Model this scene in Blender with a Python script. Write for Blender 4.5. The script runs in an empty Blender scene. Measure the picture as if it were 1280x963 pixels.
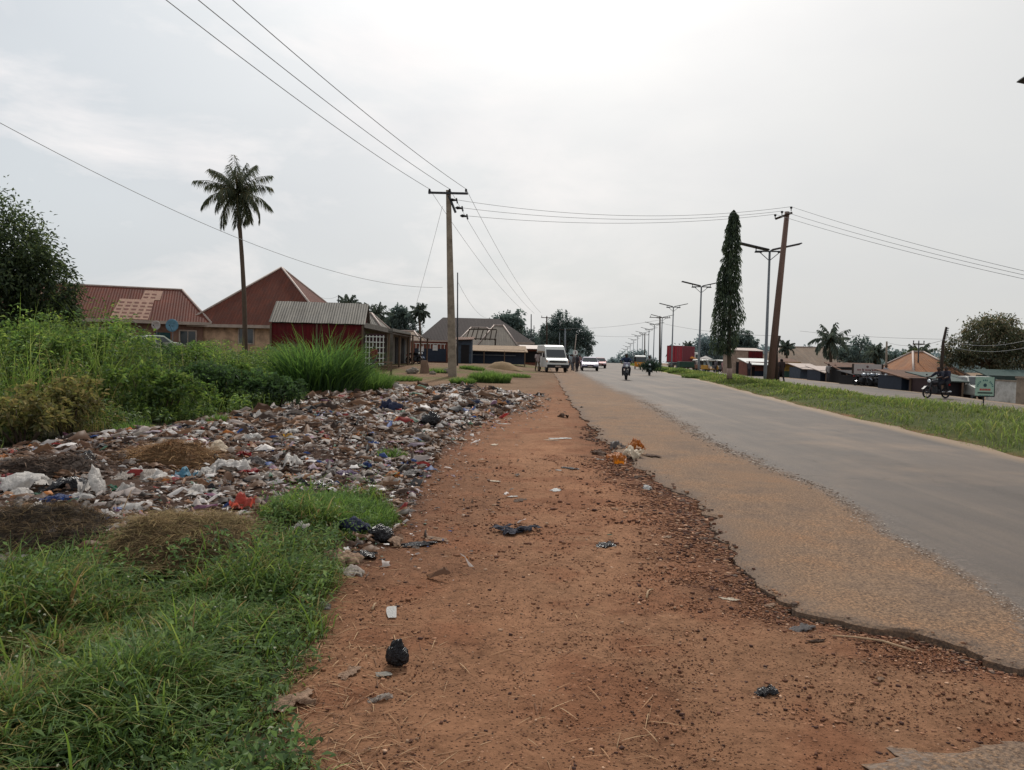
import bpy, bmesh, math, random
import numpy as np
from mathutils import Vector, Matrix, Euler
rnd = random.Random(7)
R = np.random.default_rng(11)
sc = bpy.context.scene
col = sc.collection
rad = math.radians
PI = math.pi

# ------------------------------------------------------------------ camera
CAM = Vector((0, 0, 1.5)); F = 960.0; PITCH = 2.12; ROLL = 1.4
RM = Matrix.Rotation(rad(90 - PITCH), 3, 'X') @ Matrix.Rotation(rad(ROLL), 3, 'Z')
cd = bpy.data.cameras.new("camera"); cam = bpy.data.objects.new("camera", cd); col.objects.link(cam)
cam.location = CAM; cam.rotation_euler = RM.to_euler()
cd.sensor_width = 36; cd.lens = F / 1280 * 36; cd.clip_start = 0.05; cd.clip_end = 6000
sc.camera = cam

def smooth(a, b, x):
    t = np.clip((np.asarray(x, float) - a) / (b - a), 0, 1); return t * t * (3 - 2 * t)

def vnoise(x, y, seed=0):
    x = np.asarray(x, float); y = np.asarray(y, float)
    xi = np.floor(x); yi = np.floor(y); fx = x - xi; fy = y - yi
    fx = fx * fx * (3 - 2 * fx); fy = fy * fy * (3 - 2 * fy)
    def h(i, j):
        v = np.sin(i * 127.1 + j * 311.7 + seed * 74.7) * 43758.5453
        return v - np.floor(v)
    return (h(xi, yi) * (1 - fx) + h(xi + 1, yi) * fx) * (1 - fy) + (h(xi, yi + 1) * (1 - fx) + h(xi + 1, yi + 1) * fx) * fy
def fbm(x, y, seed=0, oct=4):
    s = 0; a = .5
    for o in range(oct):
        s = s + a * vnoise(x * 2 ** o, y * 2 ** o, seed + o * 13); a *= .5
    return s / (1 - .5 ** oct)

def s_far(y):
    """offset of the far carriageway's near edge from the road line"""
    return np.interp(y, [0, 24, 28, 33, 44, 400], [15.2, 14.8, 14.3, 12.9, 12.3, 12.3])
def base_z(x, y):
    x = np.asarray(x, float); y = np.asarray(y, float)
    s = x - .11 * y
    z = .2 * smooth(20, 60, y)
    wl = smooth(-4, -11, s) if False else 1 - smooth(-11, -4, s)
    z = z + wl * (.12 * smooth(25, 50, y) + .38 * smooth(40, 62, y))
    z = z - .25 * smooth(-.6, 2.4, s - s_far(y)) * smooth(5, 15, y)
    z = z - .32 * smooth(20.2, 22.5, s) * smooth(15, 30, y) * (1 - smooth(60, 85, y))
    z = z + .16 * smooth(7.3, 8.6, s) * (1 - smooth(-1.7, -.2, s - s_far(y))) * smooth(3, 8, y)
    z = z - .03 * np.maximum(0, y - 255)
    return np.maximum(z, -14)

def ray(px, py):
    v = RM @ Vector(((px - 640) / F, -(py - 481.5) / F, -1)); return v
def P(px, py, d):
    v = ray(px, py); return CAM + v * (d / v.y)
def G(px, py):
    v = ray(px, py); d = 10.0
    lo, hi = 1.0, 600.0
    for _ in range(60):
        d = (lo + hi) / 2; p = CAM + v * (d / v.y)
        if p.z > float(base_z(p.x, p.y)): lo = d
        else: hi = d
    return CAM + v * (d / v.y)
def gw(px, d):
    """ground point below picture column px at depth d"""
    x = P(px, 448, d).x; return Vector((x, d, float(gz(x, d))))

# ------------------------------------------------------------------ outlines in the world
def curve_from(pts, extra=()):
    w = [G(*p) for p in pts]; w = [(p.y, p.x) for p in w] + list(extra)
    w.sort(); return np.array([a for a, b in w]), np.array([b for a, b in w])
BR = curve_from([(1280,835),(1240,822),(1205,806),(1150,790),(1100,786),(1050,775),(1000,765),(965,740),(940,715),(900,670),(885,645),(870,625),(845,612),(830,605),(812,590),(790,580),(765,560),(750,545),(735,528),(720,510),(708,495),(700,480)],
                [(3.3,4.0),(2.6,5.2),(1.8,6.3),(95,4.6),(150,11.2),(320,29.5)])
AE = curve_from([(1280,770),(1100,655),(1000,600),(900,558),(850,528),(800,500),(750,480)],
                [(3.6,2.75),(2.4,2.6),(1,2.5),(-30,2.0),(72,6.15),(110,9.5),(150,13.5),(320,32)])
def x_broken(y):
    y = np.asarray(y, float); b = np.interp(y, *BR)
    return b + (fbm(y * 1.3, y * 0 + 3, 5, 4) - .5) * .26 * np.clip(y / 6, .45, 1.3) + (vnoise(y * 8, y * 0, 8) - .5) * .06 + (vnoise(y * 24, y * 0, 9) - .5) * .035
def x_asph(y):
    y = np.asarray(y, float)
    return np.interp(y, *AE) + (fbm(y * 1.1, y * 0 + 9, 6, 3) - .5) * .22
def poly(pts): return np.array([(p.x, p.y) for p in (G(*q) for q in pts)])
REFUSE = np.vstack([poly([(655,494),(640,515),(590,530),(555,560),(540,590),(515,640),(480,690),(420,715),(330,740),(160,745),(0,735)]), [(-6.5,4.6),(-11,8)],
                    poly([(0,565),(150,545),(330,515),(400,497),(480,487),(560,486)])])
GRASS = np.vstack([poly([(0,722),(100,725),(170,730),(235,722),(300,700),(330,660),(380,632),(470,630),(500,655),(480,672),(430,690),(408,760),(395,830),(340,890),(385,950),(400,990)]), [(-.75,2.2),(-.8,.8),(-5,.8),(-5.5,4.6)]])
WEEDS = np.vstack([poly([(-40,572),(0,560),(60,553),(150,540),(250,527),(330,517),(400,498),(450,494),(486,488)]), [(-5.6,34),(-7,41),(-9.8,45),(-13,46),(-30,46),(-30,11),(-14,9.5)]])
PATCH = np.array([(1.15,2.3),(1.25,2.62),(1.5,2.86),(1.9,3.0),(2.6,3.05),(3.4,2.9),(3.8,2.0),(3,1.2),(1.6,1.3)])
def inside(pts, x, y):
    x = np.asarray(x, float); y = np.asarray(y, float); c = np.zeros(x.shape, bool); n = len(pts)
    for i in range(n):
        x0, y0 = pts[i]; x1, y1 = pts[(i + 1) % n]
        if y0 == y1: continue
        m = ((y0 > y) != (y1 > y)) & (x < (x1 - x0) * (y - y0) / (y1 - y0) + x0)
        c ^= m
    return c
def sdist(pts, x, y):
    """positive inside"""
    x = np.asarray(x, float); y = np.asarray(y, float); d = np.full(x.shape, 1e9); n = len(pts)
    for i in range(n):
        ax, ay = pts[i]; bx, by = pts[(i + 1) % n]; dx, dy = bx - ax, by - ay
        t = np.clip(((x - ax) * dx + (y - ay) * dy) / (dx * dx + dy * dy + 1e-9), 0, 1)
        d = np.minimum(d, np.hypot(x - ax - t * dx, y - ay - t * dy))
    return np.where(inside(pts, x, y), d, -d)
def heap(x, y):
    d = sdist(REFUSE, x, y)
    m = smooth(-.3, 1.2, d)
    h = m * (.05 + .30 * (fbm(x * .55, y * .55, 21, 3) - .3) + .10 * (fbm(x * 2.2, y * 2.2, 23, 3) - .5) * smooth(-.1, .5, d))
    return np.where(y > 1, h, 0), d
def edge_dip(x, y):
    e = x_broken(y) - x
    return -(.02 + .022 * (1 - smooth(4.0, 5.2, y))) * np.exp(-(np.maximum(e, 0) / .55) ** 2) * (e > -.3) * (1 - smooth(25, 60, y)), e
def gz(x, y):
    x = np.asarray(x, float); y = np.asarray(y, float)
    h, _ = heap(x, y); dip, _ = edge_dip(x, y)
    nz = .05 * (fbm(x * .8, y * .8, 31, 3) - .5) * (1 - smooth(50, 90, y))
    return base_z(x, y) + np.maximum(h, -.06) + dip + nz * (x < x_broken(y))
def road_z(x, y): return base_z(x, y) + .012

# ------------------------------------------------------------------ object helpers
def link(o, parent=None):
    col.objects.link(o)
    if parent is not None: o.parent = parent
    return o
def tag(o, label=None, cat=None, group=None, kind=None):
    if label: o['label'] = label
    if cat: o['category'] = cat
    if group: o['group'] = group
    if kind: o['kind'] = kind
    return o
def thing(name, label, cat, loc=(0, 0, 0), rz=0, group=None):
    o = bpy.data.objects.new(name, None); link(o); o.location = loc; o.rotation_euler = (0, 0, rz)
    o.empty_display_size = .2
    return tag(o, label, cat, group)
def dup(root, loc=None, rz=None, label=None, group=None, scale=None):
    r = root.copy(); col.objects.link(r)
    if loc is not None: r.location = loc
    if rz is not None: r.rotation_euler = (0, 0, rz)
    if scale is not None: r.scale = (scale,) * 3
    if label: r['label'] = label
    if group: r['group'] = group
    for ch in root.children:
        c = ch.copy(); col.objects.link(c); c.parent = r
        for g in ch.children:
            d = g.copy(); col.objects.link(d); d.parent = c
    return r

def bulk(name, V, Fc, mat, colr=None, parent=None, smooth_=False):
    V = np.asarray(V, np.float32).reshape(-1, 3); Fc = np.asarray(Fc, np.int32); k = Fc.shape[1]; n = len(Fc)
    me = bpy.data.meshes.new(name)
    me.vertices.add(len(V)); me.vertices.foreach_set('co', V.ravel())
    me.loops.add(n * k); me.loops.foreach_set('vertex_index', Fc.ravel())
    me.polygons.add(n); me.polygons.foreach_set('loop_start', np.arange(0, n * k, k, dtype=np.int32))
    me.polygons.foreach_set('loop_total', np.full(n, k, np.int32))
    me.polygons.foreach_set('use_smooth', np.full(n, smooth_, bool))
    me.update(calc_edges=True)
    if colr is not None:
        a = me.color_attributes.new('col', 'FLOAT_COLOR', 'POINT')
        c = np.ones((len(V), 4), np.float32); c[:, :3] = colr; a.data.foreach_set('color', c.ravel())
    me.materials.append(mat)
    return link(bpy.data.objects.new(name, me), parent)

class MB:
    def __init__(s): s.v = []; s.f = []; s.m = []; s.mi = 0
    def add(s, vs, fs):
        o = len(s.v); s.v += [tuple(v) for v in vs]; s.f += [tuple(i + o for i in f) for f in fs]; s.m += [s.mi] * len(fs); return s
    def box(s, c, d, rot=None, taper=1.0):
        x, y, z = d[0] / 2, d[1] / 2, d[2] / 2
        vs = [Vector((a * x * (taper if cc > 0 else 1), b * y * (taper if cc > 0 else 1), cc * z)) for cc in (-1, 1) for b in (-1, 1) for a in (-1, 1)]
        if rot is not None: vs = [Euler(rot).to_matrix() @ v for v in vs]
        return s.add([v + Vector(c) for v in vs], [(0,2,3,1),(4,5,7,6),(0,1,5,4),(2,6,7,3),(0,4,6,2),(1,3,7,5)])
    def tube(s, pts, r, n=8, cap=True):
        pts = [Vector(p) for p in pts]; rs = r if isinstance(r, (list, tuple)) else [r] * len(pts)
        vs = []; up0 = None
        for i, p in enumerate(pts):
            t = (pts[min(i + 1, len(pts) - 1)] - pts[max(i - 1, 0)]).normalized()
            ref = Vector((0, 0, 1)) if abs(t.z) < .9 else Vector((0, 1, 0))
            if up0 is None: a = t.cross(ref).normalized()
            else:
                a = (up0 - t * up0.dot(t))
                a = a.normalized() if a.length > 1e-6 else t.cross(ref).normalized()
            up0 = a; b = t.cross(a)
            for k in range(n):
                th = 2 * PI * k / n; vs.append(p + (a * math.cos(th) + b * math.sin(th)) * rs[i])
        fs = []
        for i in range(len(pts) - 1):
            for k in range(n): fs.append((i * n + k, i * n + (k + 1) % n, (i + 1) * n + (k + 1) % n, (i + 1) * n + k))
        if cap: fs += [tuple(range(n))[::-1], tuple(range((len(pts) - 1) * n, len(pts) * n))]
        return s.add(vs, fs)
    def prism(s, prof, hw, axis='x', c=(0, 0, 0)):
        """prof: list of (y,z); hw number or function(y,z) -> half width; extruded along x"""
        f = hw if callable(hw) else (lambda y, z: hw); n = len(prof)
        vs = [(c[0] - f(y, z), c[1] + y, c[2] + z) for y, z in prof] + [(c[0] + f(y, z), c[1] + y, c[2] + z) for y, z in prof]
        fs = [tuple(range(n)), tuple(range(n, 2 * n))[::-1]] + [(i, i + n, (i + 1) % n + n, (i + 1) % n) for i in range(n)]
        return s.add(vs, fs)
    def torus(s, c, R0, r, axis='x', n=20, m=8):
        vs = []; fs = []
        for i in range(n):
            a = 2 * PI * i / n
            for j in range(m):
                b = 2 * PI * j / m; q = R0 + r * math.cos(b); u, v, w = q * math.cos(a), q * math.sin(a), r * math.sin(b)
                vs.append((c[0] + w, c[1] + u, c[2] + v) if axis == 'x' else (c[0] + u, c[1] + v, c[2] + w))
        for i in range(n):
            for j in range(m): fs.append((i * m + j, i * m + (j + 1) % m, (i + 1) % n * m + (j + 1) % m, (i + 1) % n * m + j))
        return s.add(vs, fs)
    def ball(s, c, r, n=10, m=6, sx=1, sy=1, sz=1):
        vs = [(c[0], c[1], c[2] - r * sz)]; fs = []
        for i in range(1, m):
            t = PI * i / m
            for k in range(n): vs.append((c[0] + r * sx * math.sin(t) * math.cos(2 * PI * k / n), c[1] + r * sy * math.sin(t) * math.sin(2 * PI * k / n), c[2] - r * sz * math.cos(t)))
        vs.append((c[0], c[1], c[2] + r * sz)); L = len(vs) - 1
        for k in range(n):
            fs.append((0, 1 + (k + 1) % n, 1 + k)); fs.append((L, 1 + (m - 2) * n + k, 1 + (m - 2) * n + (k + 1) % n))
            for i in range(m - 2): fs.append((1 + i * n + k, 1 + i * n + (k + 1) % n, 1 + (i + 1) * n + (k + 1) % n, 1 + (i + 1) * n + k))
        return s.add(vs, fs)
    def build(s, name, mat, parent=None, sm=False, bevel=0):
        me = bpy.data.meshes.new(name); me.from_pydata(s.v, [], s.f)
        mats = mat if isinstance(mat, (list, tuple)) else [mat]
        for m_ in mats: me.materials.append(m_)
        for p, i in zip(me.polygons, s.m): p.material_index = i; p.use_smooth = sm
        bm = bmesh.new(); bm.from_mesh(me); bmesh.ops.recalc_face_normals(bm, faces=bm.faces); bm.to_mesh(me); bm.free()
        o = link(bpy.data.objects.new(name, me), parent)
        if bevel:
            b = o.modifiers.new('b', 'BEVEL'); b.width = bevel; b.segments = 2; b.limit_method = 'ANGLE'
        return o

# ------------------------------------------------------------------ materials
def lin(r, g, b, k=1.0):
    f = lambda c: ((c / 255) / 12.92 if c / 255 <= .04045 else ((c / 255 + .055) / 1.055) ** 2.4) * k
    return (f(r), f(g), f(b))
class NT:
    def __init__(s, name):
        s.m = bpy.data.materials.new(name); s.m.use_nodes = True; s.t = s.m.node_tree; s.t.nodes.clear()
        s.out = s.n('ShaderNodeOutputMaterial')
    def n(s, typ, **kw):
        x = s.t.nodes.new(typ)
        for k, v in kw.items():
            if k.startswith('i_'):
                key = k[2:]; x.inputs[int(key) if key.isdigit() else key].default_value = v
            else: setattr(x, k, v)
        return x
    def l(s, a, b): s.t.links.new(a, b)
    def noise(s, vec, scale, detail=5, rough=.6):
        x = s.n('ShaderNodeTexNoise'); x.inputs['Scale'].default_value = scale; x.inputs['Detail'].default_value = detail; x.inputs['Roughness'].default_value = rough
        s.l(vec, x.inputs['Vector']); return x.outputs['Fac']
    def ramp(s, fac, stops):
        x = s.n('ShaderNodeValToRGB'); e = x.color_ramp.elements
        while len(e) < len(stops): e.new(.5)
        for el, (p, c) in zip(e, stops):
            el.position = p; el.color = (c[0], c[1], c[2], 1) if hasattr(c, '__len__') else (c, c, c, 1)
        s.l(fac, x.inputs['Fac']); return x.outputs['Color']
    def mix(s, fac, a, b, mode='MIX'):
        x = s.n('ShaderNodeMix', data_type='RGBA', blend_type=mode)
        for sock, v in ((0, fac), (6, a), (7, b)):
            if hasattr(v, 'is_output'): s.l(v, x.inputs[sock])
            elif sock == 0: x.inputs[0].default_value = v
            else: x.inputs[sock].default_value = (v[0], v[1], v[2], 1)
        return x.outputs[2]
    def math(s, op, a, b=None, c=None, clamp=False):
        x = s.n('ShaderNodeMath', operation=op, use_clamp=clamp)
        for i, v in enumerate((a, b, c)):
            if v is None: continue
            if hasattr(v, 'is_output'): s.l(v, x.inputs[i])
            else: x.inputs[i].default_value = v
        return x.outputs[0]
    def bump(s, h, strength=.3, dist=.02):
        x = s.n('ShaderNodeBump'); x.inputs['Strength'].default_value = strength; x.inputs['Distance'].default_value = dist
        s.l(h, x.inputs['Height']); return x.outputs['Normal']
    def pbr(s, colr, rough=.8, metal=0, normal=None, spec=.3, **kw):
        x = s.n('ShaderNodeBsdfPrincipled')
        for k, v in (('Base Color', colr), ('Roughness', rough), ('Metallic', metal), ('Specular IOR Level', spec)) + tuple(kw.items()):
            if hasattr(v, 'is_output'): s.l(v, x.inputs[k])
            else: x.inputs[k].default_value = (v[0], v[1], v[2], 1) if hasattr(v, '__len__') else v
        if normal is not None: s.l(normal, x.inputs['Normal'])
        s.l(x.outputs[0], s.out.inputs['Surface']); return x
def mat(name, c, rough=.75, metal=0, var=.25, scale=3, bump=.15, bscale=25, spec=.3, dirt=None, streak=False):
    t = NT(name); tc = t.n('ShaderNodeTexCoord'); v = tc.outputs['Object']
    if streak:
        mp = t.n('ShaderNodeMapping'); mp.inputs['Scale'].default_value = (1, 1, .15); t.l(v, mp.inputs[0]); v = mp.outputs[0]
    n1 = t.noise(v, scale); n2 = t.noise(v, scale * 6, 3)
    f = t.math('ADD', t.math('MULTIPLY', n1, .7), t.math('MULTIPLY', n2, .3))
    lo = tuple(x * (1 - var) for x in c); hi = tuple(min(1, x * (1 + var)) for x in c)
    cc = t.ramp(f, [(.3, lo), (.7, hi)])
    if dirt: cc = t.mix(t.ramp(t.noise(v, scale * .8, 6, .7), [(.45, 0.), (.7, .8)]), cc, dirt)
    nb = t.bump(t.noise(tc.outputs['Object'], bscale, 4), bump, .01) if bump else None
    t.pbr(cc, rough, metal, nb, spec); return t.m
def leafmat(name, transl=.35, rough=.5, gloss=.06):
    t = NT(name); a = t.n('ShaderNodeAttribute', attribute_name='col')
    d = t.n('ShaderNodeBsdfDiffuse'); tr = t.n('ShaderNodeBsdfTranslucent'); g = t.n('ShaderNodeBsdfGlossy'); g.inputs['Roughness'].default_value = rough
    hs = t.n('ShaderNodeHueSaturation'); hs.inputs['Value'].default_value = 1.5; hs.inputs['Hue'].default_value = .485; t.l(a.outputs['Color'], hs.inputs['Color'])
    t.l(a.outputs['Color'], d.inputs['Color']); t.l(hs.outputs[0], tr.inputs['Color'])
    m1 = t.n('ShaderNodeMixShader'); m1.inputs[0].default_value = transl; t.l(d.outputs[0], m1.inputs[1]); t.l(tr.outputs[0], m1.inputs[2])
    m2 = t.n('ShaderNodeMixShader'); m2.inputs[0].default_value = gloss; t.l(m1.outputs[0], m2.inputs[1]); t.l(g.outputs[0], m2.inputs[2])
    t.l(m2.outputs[0], t.out.inputs['Surface']); return t.m
def roofmat(name, c, c2, rough=.7, pitch=.2, metal=0.0, k=.35, seam=3.0):
    """corrugated sheet metal: stripes run down the slope, sheet laps across it, rust in streaks"""
    t = NT(name); tc = t.n('ShaderNodeTexCoord'); o = tc.outputs['Object']
    sp = t.n('ShaderNodeSeparateXYZ'); t.l(o, sp.inputs[0]); sn = t.n('ShaderNodeSeparateXYZ'); t.l(tc.outputs['Normal'], sn.inputs[0])
    side = t.math('GREATER_THAN', t.math('ABSOLUTE', sn.outputs[0]), t.math('ABSOLUTE', sn.outputs[1]))
    mx = t.n('ShaderNodeMix'); t.l(side, mx.inputs[0]); t.l(sp.outputs[0], mx.inputs[2]); t.l(sp.outputs[1], mx.inputs[3]); u = mx.outputs[0]
    w = t.math('SINE', t.math('MULTIPLY', u, 2 * PI / pitch))
    cb = t.n('ShaderNodeCombineXYZ'); t.l(u, cb.inputs[0]); t.l(t.math('MULTIPLY', sp.outputs[2], .22), cb.inputs[1]); st = t.noise(cb.outputs[0], 2.4, 6, .7)
    big = t.noise(o, .5, 4); fine = t.noise(o, 7, 3)
    fac = t.math('ADD', t.math('ADD', t.math('MULTIPLY', st, .5), t.math('MULTIPLY', big, .3)), t.math('MULTIPLY', fine, .2))
    cc = t.ramp(fac, [(.36, c), (.62, c2)])
    # individual sheets differ a little
    sh = t.n('ShaderNodeTexWhiteNoise', noise_dimensions='2D'); cs = t.n('ShaderNodeCombineXYZ')
    t.l(t.math('FLOOR', t.math('MULTIPLY', u, 1 / .85)), cs.inputs[0]); t.l(t.math('FLOOR', t.math('MULTIPLY', sp.outputs[2], 1.1)), cs.inputs[1]); t.l(cs.outputs[0], sh.inputs[0])
    cc = t.mix(t.math('MULTIPLY', sh.outputs['Value'], .28), cc, tuple(x * .35 for x in c))
    cc = t.mix(t.ramp(t.noise(o, 1.3, 7, .75), [(.42, 0.), (.68, .55)]), cc, tuple(.55 * (x * .4 + .6 * sum(c) / 3) for x in c))
    cc = t.mix(t.math('MULTIPLY', t.math('ADD', t.math('MULTIPLY', w, .5), .5), k), cc, tuple(x * .45 for x in c))
    t.pbr(cc, rough, metal, t.bump(w, .5, .03), .08); return t.m
# ------------------------------------------------------------------ light and sky
SUN_EL, SUN_AZ = 45.0, 3.0      # azimuth right of the view direction (+Y)
sd = Vector((math.sin(rad(SUN_AZ)) * math.cos(rad(SUN_EL)), math.cos(rad(SUN_AZ)) * math.cos(rad(SUN_EL)), math.sin(rad(SUN_EL))))
sl = bpy.data.lights.new('sun', 'SUN'); sl.energy = 2.4; sl.angle = rad(2.0); sl.color = (1, .95, .87)
so = bpy.data.objects.new('sun', sl); link(so); so.rotation_euler = sd.to_track_quat('Z', 'Y').to_euler(); so.location = (0, 0, 60)
w = bpy.data.worlds.new("World"); sc.world = w; w.use_nodes = True; wt = w.node_tree; wt.nodes.clear()
def wn(t, **k):
    x = wt.nodes.new(t)
    for a, b in k.items(): setattr(x, a, b)
    return x
wl = wt.links.new
wo = wn('ShaderNodeOutputWorld'); bg = wn('ShaderNodeBackground'); bg.inputs['Strength'].default_value = .106; wl(bg.outputs[0], wo.inputs[0])
sky = wn('ShaderNodeTexSky', sky_type='NISHITA', sun_disc=False, sun_elevation=rad(SUN_EL), sun_rotation=rad(SUN_AZ), air_density=1.0, dust_density=6.0, ozone_density=1.0)
tc = wn('ShaderNodeTexCoord')
def wm(op, a, b=None, clamp=False):
    x = wn('ShaderNodeMath', operation=op, use_clamp=clamp)
    for i, v in enumerate((a, b)):
        if v is None: continue
        if hasattr(v, 'is_output'): wl(v, x.inputs[i])
        else: x.inputs[i].default_value = v
    return x.outputs[0]
def wmix(f, a, b):
    x = wn('ShaderNodeMix', data_type='RGBA')
    for s_, v in ((0, f), (6, a), (7, b)):
        if hasattr(v, 'is_output'): wl(v, x.inputs[s_])
        elif s_ == 0: x.inputs[0].default_value = v
        else: x.inputs[s_].default_value = (*v, 1)
    return x.outputs[2]
dt = wn('ShaderNodeVectorMath', operation='DOT_PRODUCT'); wl(tc.outputs['Generated'], dt.inputs[0]); dt.inputs[1].default_value = sd
dot = wm('MAXIMUM', dt.outputs['Value'], 0)
sp = wn('ShaderNodeSeparateXYZ'); wl(tc.outputs['Generated'], sp.inputs[0])
glow = wm('MULTIPLY', wm('POWER', dot, 16.0), 7.6)
glow2 = wm('MULTIPLY', wm('POWER', dot, 80.0), 8.0)
hz = wmix(wm('ADD', wm('MULTIPLY', sp.outputs[0], 1.1), .5, True), (6.4, 6.85, 7.2), (6.85, 6.95, 6.9))
gl = wn('ShaderNodeMix', data_type='RGBA', blend_type='ADD'); gl.inputs[0].default_value = 1.0; wl(hz, gl.inputs[6])
cg = wn('ShaderNodeCombineColor'); gs = wm('ADD', glow, glow2)
for i in range(3): wl(gs, cg.inputs[i])
wl(cg.outputs[0], gl.inputs[7])
# thin broken cloud low on the left
mp = wn('ShaderNodeMapping'); mp.inputs['Scale'].default_value = (1.0, 1.0, 2.4); wl(tc.outputs['Generated'], mp.inputs[0])
nz = wn('ShaderNodeTexNoise'); nz.inputs['Scale'].default_value = 4.6; nz.inputs['Detail'].default_value = 9; nz.inputs['Roughness'].default_value = .58; nz.inputs['Distortion'].default_value = .3; wl(mp.outputs[0], nz.inputs['Vector'])
cr = wn('ShaderNodeValToRGB'); cr.color_ramp.elements[0].position = .47; cr.color_ramp.elements[0].color = (0, 0, 0, 1); cr.color_ramp.elements[1].position = .72; cr.color_ramp.elements[1].color = (1, 1, 1, 1); wl(nz.outputs['Fac'], cr.inputs[0])
band = wm('MULTIPLY', wm('MULTIPLY', wm('SUBTRACT', .62, sp.outputs[2]), 2.5, True), wm('MULTIPLY', wm('ADD', wm('MULTIPLY', sp.outputs[0], -1.6), .55), 1.0, True))
cf = wm('MULTIPLY', wm('MULTIPLY', cr.outputs[0], band), 1.0)
c1 = wmix(cf, gl.outputs[2], (9.7, 9.3, 9.2))
nz2 = wn('ShaderNodeTexNoise'); nz2.inputs['Scale'].default_value = 2.1; nz2.inputs['Detail'].default_value = 6; wl(mp.outputs[0], nz2.inputs['Vector'])
cr2 = wn('ShaderNodeValToRGB'); cr2.color_ramp.elements[0].position = .42; cr2.color_ramp.elements[0].color = (0, 0, 0, 1); cr2.color_ramp.elements[1].position = .75; cr2.color_ramp.elements[1].color = (.45, .45, .45, 1); wl(nz2.outputs['Fac'], cr2.inputs[0])
c2 = wmix(cr2.outputs[0], c1, (5.4, 5.7, 6.2))
fin = wmix(.86, sky.outputs[0], c2); wl(fin, bg.inputs[0])
sc.view_settings.view_transform = 'Standard'; sc.view_settings.look = 'None'; sc.view_settings.exposure = 0; sc.view_settings.gamma = 1
sc.render.engine = 'CYCLES'
sc.cycles.use_denoising = True
try: sc.cycles.denoiser = 'OPENIMAGEDENOISE'; sc.cycles.denoising_prefilter = 'ACCURATE'
except Exception: pass
sc.cycles.max_bounces = 6; sc.cycles.diffuse_bounces = 3; sc.cycles.glossy_bounces = 2; sc.cycles.transmission_bounces = 4; sc.cycles.transparent_max_bounces = 6
sc.cycles.use_adaptive_sampling = False
sc.render.film_transparent = False

# ------------------------------------------------------------------ ground
def spaced(segs):
    out = []
    for a, b, st in segs: out += list(np.arange(a, b, st))
    return np.array(out)
xs = np.concatenate([-np.geomspace(3000, 60, 22), spaced([(-58, -22, 1.2), (-22, -9, .3), (-9, 5.2, .065), (5.2, 16, .25), (16, 60, 1.2)]), np.geomspace(60, 3000, 22)])
ys = np.concatenate([spaced([(-40, -2, 3), (-2, 1.8, .3), (1.8, 9, .055), (9, 18, .1), (18, 40, .25), (40, 100, .8)]), np.geomspace(100, 4000, 40)])
XX, YY = np.meshgrid(xs, ys); X = XX.ravel(); Y = YY.ravel()
hp, dref = heap(X, Y); dip, e = edge_dip(X, Y)
Z = gz(X, Y) + (fbm(X * 5, Y * 5, 41, 3) - .5) * .018 * (np.abs(X) < 10) * (Y < 30)
S = X - .11 * Y
under = (e < -.0) & (S < 7.2) & (Y > 1.85) | ((S > s_far(Y) + .05) & (S < 19.8))
Z = np.where(under & (Y < 340), Z - .2, Z)
dgrass = sdist(GRASS, X, Y); dweed = sdist(WEEDS, X, Y); dpatch = sdist(PATCH, X, Y)
n1 = fbm(X * .5, Y * .35, 51, 4); n2 = fbm(X * 3, Y * 3, 53, 4); n3 = fbm(X * 1.3, Y * .5, 55, 3)
def C(*a): return np.array(lin(*a))
k = .83
path = C(146, 106, 79, .88)[None] * (1 + .35 * (n1[:, None] - .5)) + (n3[:, None] - .5) * np.array([.07, .022, .008])
dark = C(114, 78, 57, .88)[None] * (.75 + .5 * n2[:, None])
def mixc(a, b, t): t = np.clip(t, 0, 1)[:, None]; return a * (1 - t) + b * t
cg_ = mixc(path, dark, smooth(.95, .1, e + (n2 - .5) * 1.0) if False else (1 - smooth(.1, .95, e + (n2 - .5) * 1.0)) * .9 * (1 - .65 * smooth(10, 26, Y)))
cg_ = mixc(cg_, dark, (1 - smooth(-.1, 1.5, -dref + (n2 - .5) * 1.2)) * .75)          # stained band beside the refuse
cg_ = mixc(cg_, C(126, 80, 56, k)[None], smooth(.48, .7, n2) * .55)
soil = C(74, 56, 46, k)[None] * (.55 + .9 * n2[:, None])
cg_ = mixc(cg_, soil, smooth(-.25, .35, dref + (n2 - .5) * .8))
gsoil = C(58, 56, 36, k)[None] * (.6 + .8 * n2[:, None])
cg_ = mixc(cg_, gsoil, smooth(-.1, .15, dgrass)); cg_ = mixc(cg_, gsoil * .7, smooth(-1.3, -.3, dweed))
med = smooth(7.0, 7.7, S + (n2 - .5) * .8) * (1 - smooth(-.6, .0, S - s_far(Y) + (n2 - .5) * .8)) * (Y > 4)
cg_ = mixc(cg_, C(80, 88, 48, k)[None] * (.7 + .6 * n2[:, None]), med)
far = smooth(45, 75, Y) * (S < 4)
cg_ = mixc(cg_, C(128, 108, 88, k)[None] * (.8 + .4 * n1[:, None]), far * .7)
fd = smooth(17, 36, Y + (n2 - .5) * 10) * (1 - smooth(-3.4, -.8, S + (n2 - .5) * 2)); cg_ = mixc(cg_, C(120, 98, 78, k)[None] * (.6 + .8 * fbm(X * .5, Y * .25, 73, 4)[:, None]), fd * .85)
gl_ = smooth(.5, .62, fbm(X * .22, Y * .22, 71, 3)) * smooth(38, 44, Y) * (S < -5)
cg_ = mixc(cg_, C(98, 100, 56, k)[None], gl_ * .7)
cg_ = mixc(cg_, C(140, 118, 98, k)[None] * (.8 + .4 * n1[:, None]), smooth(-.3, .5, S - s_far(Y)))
nx, ny = len(xs), len(ys)
I = (np.arange(ny - 1)[:, None] * nx + np.arange(nx - 1)[None]).ravel()
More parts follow.
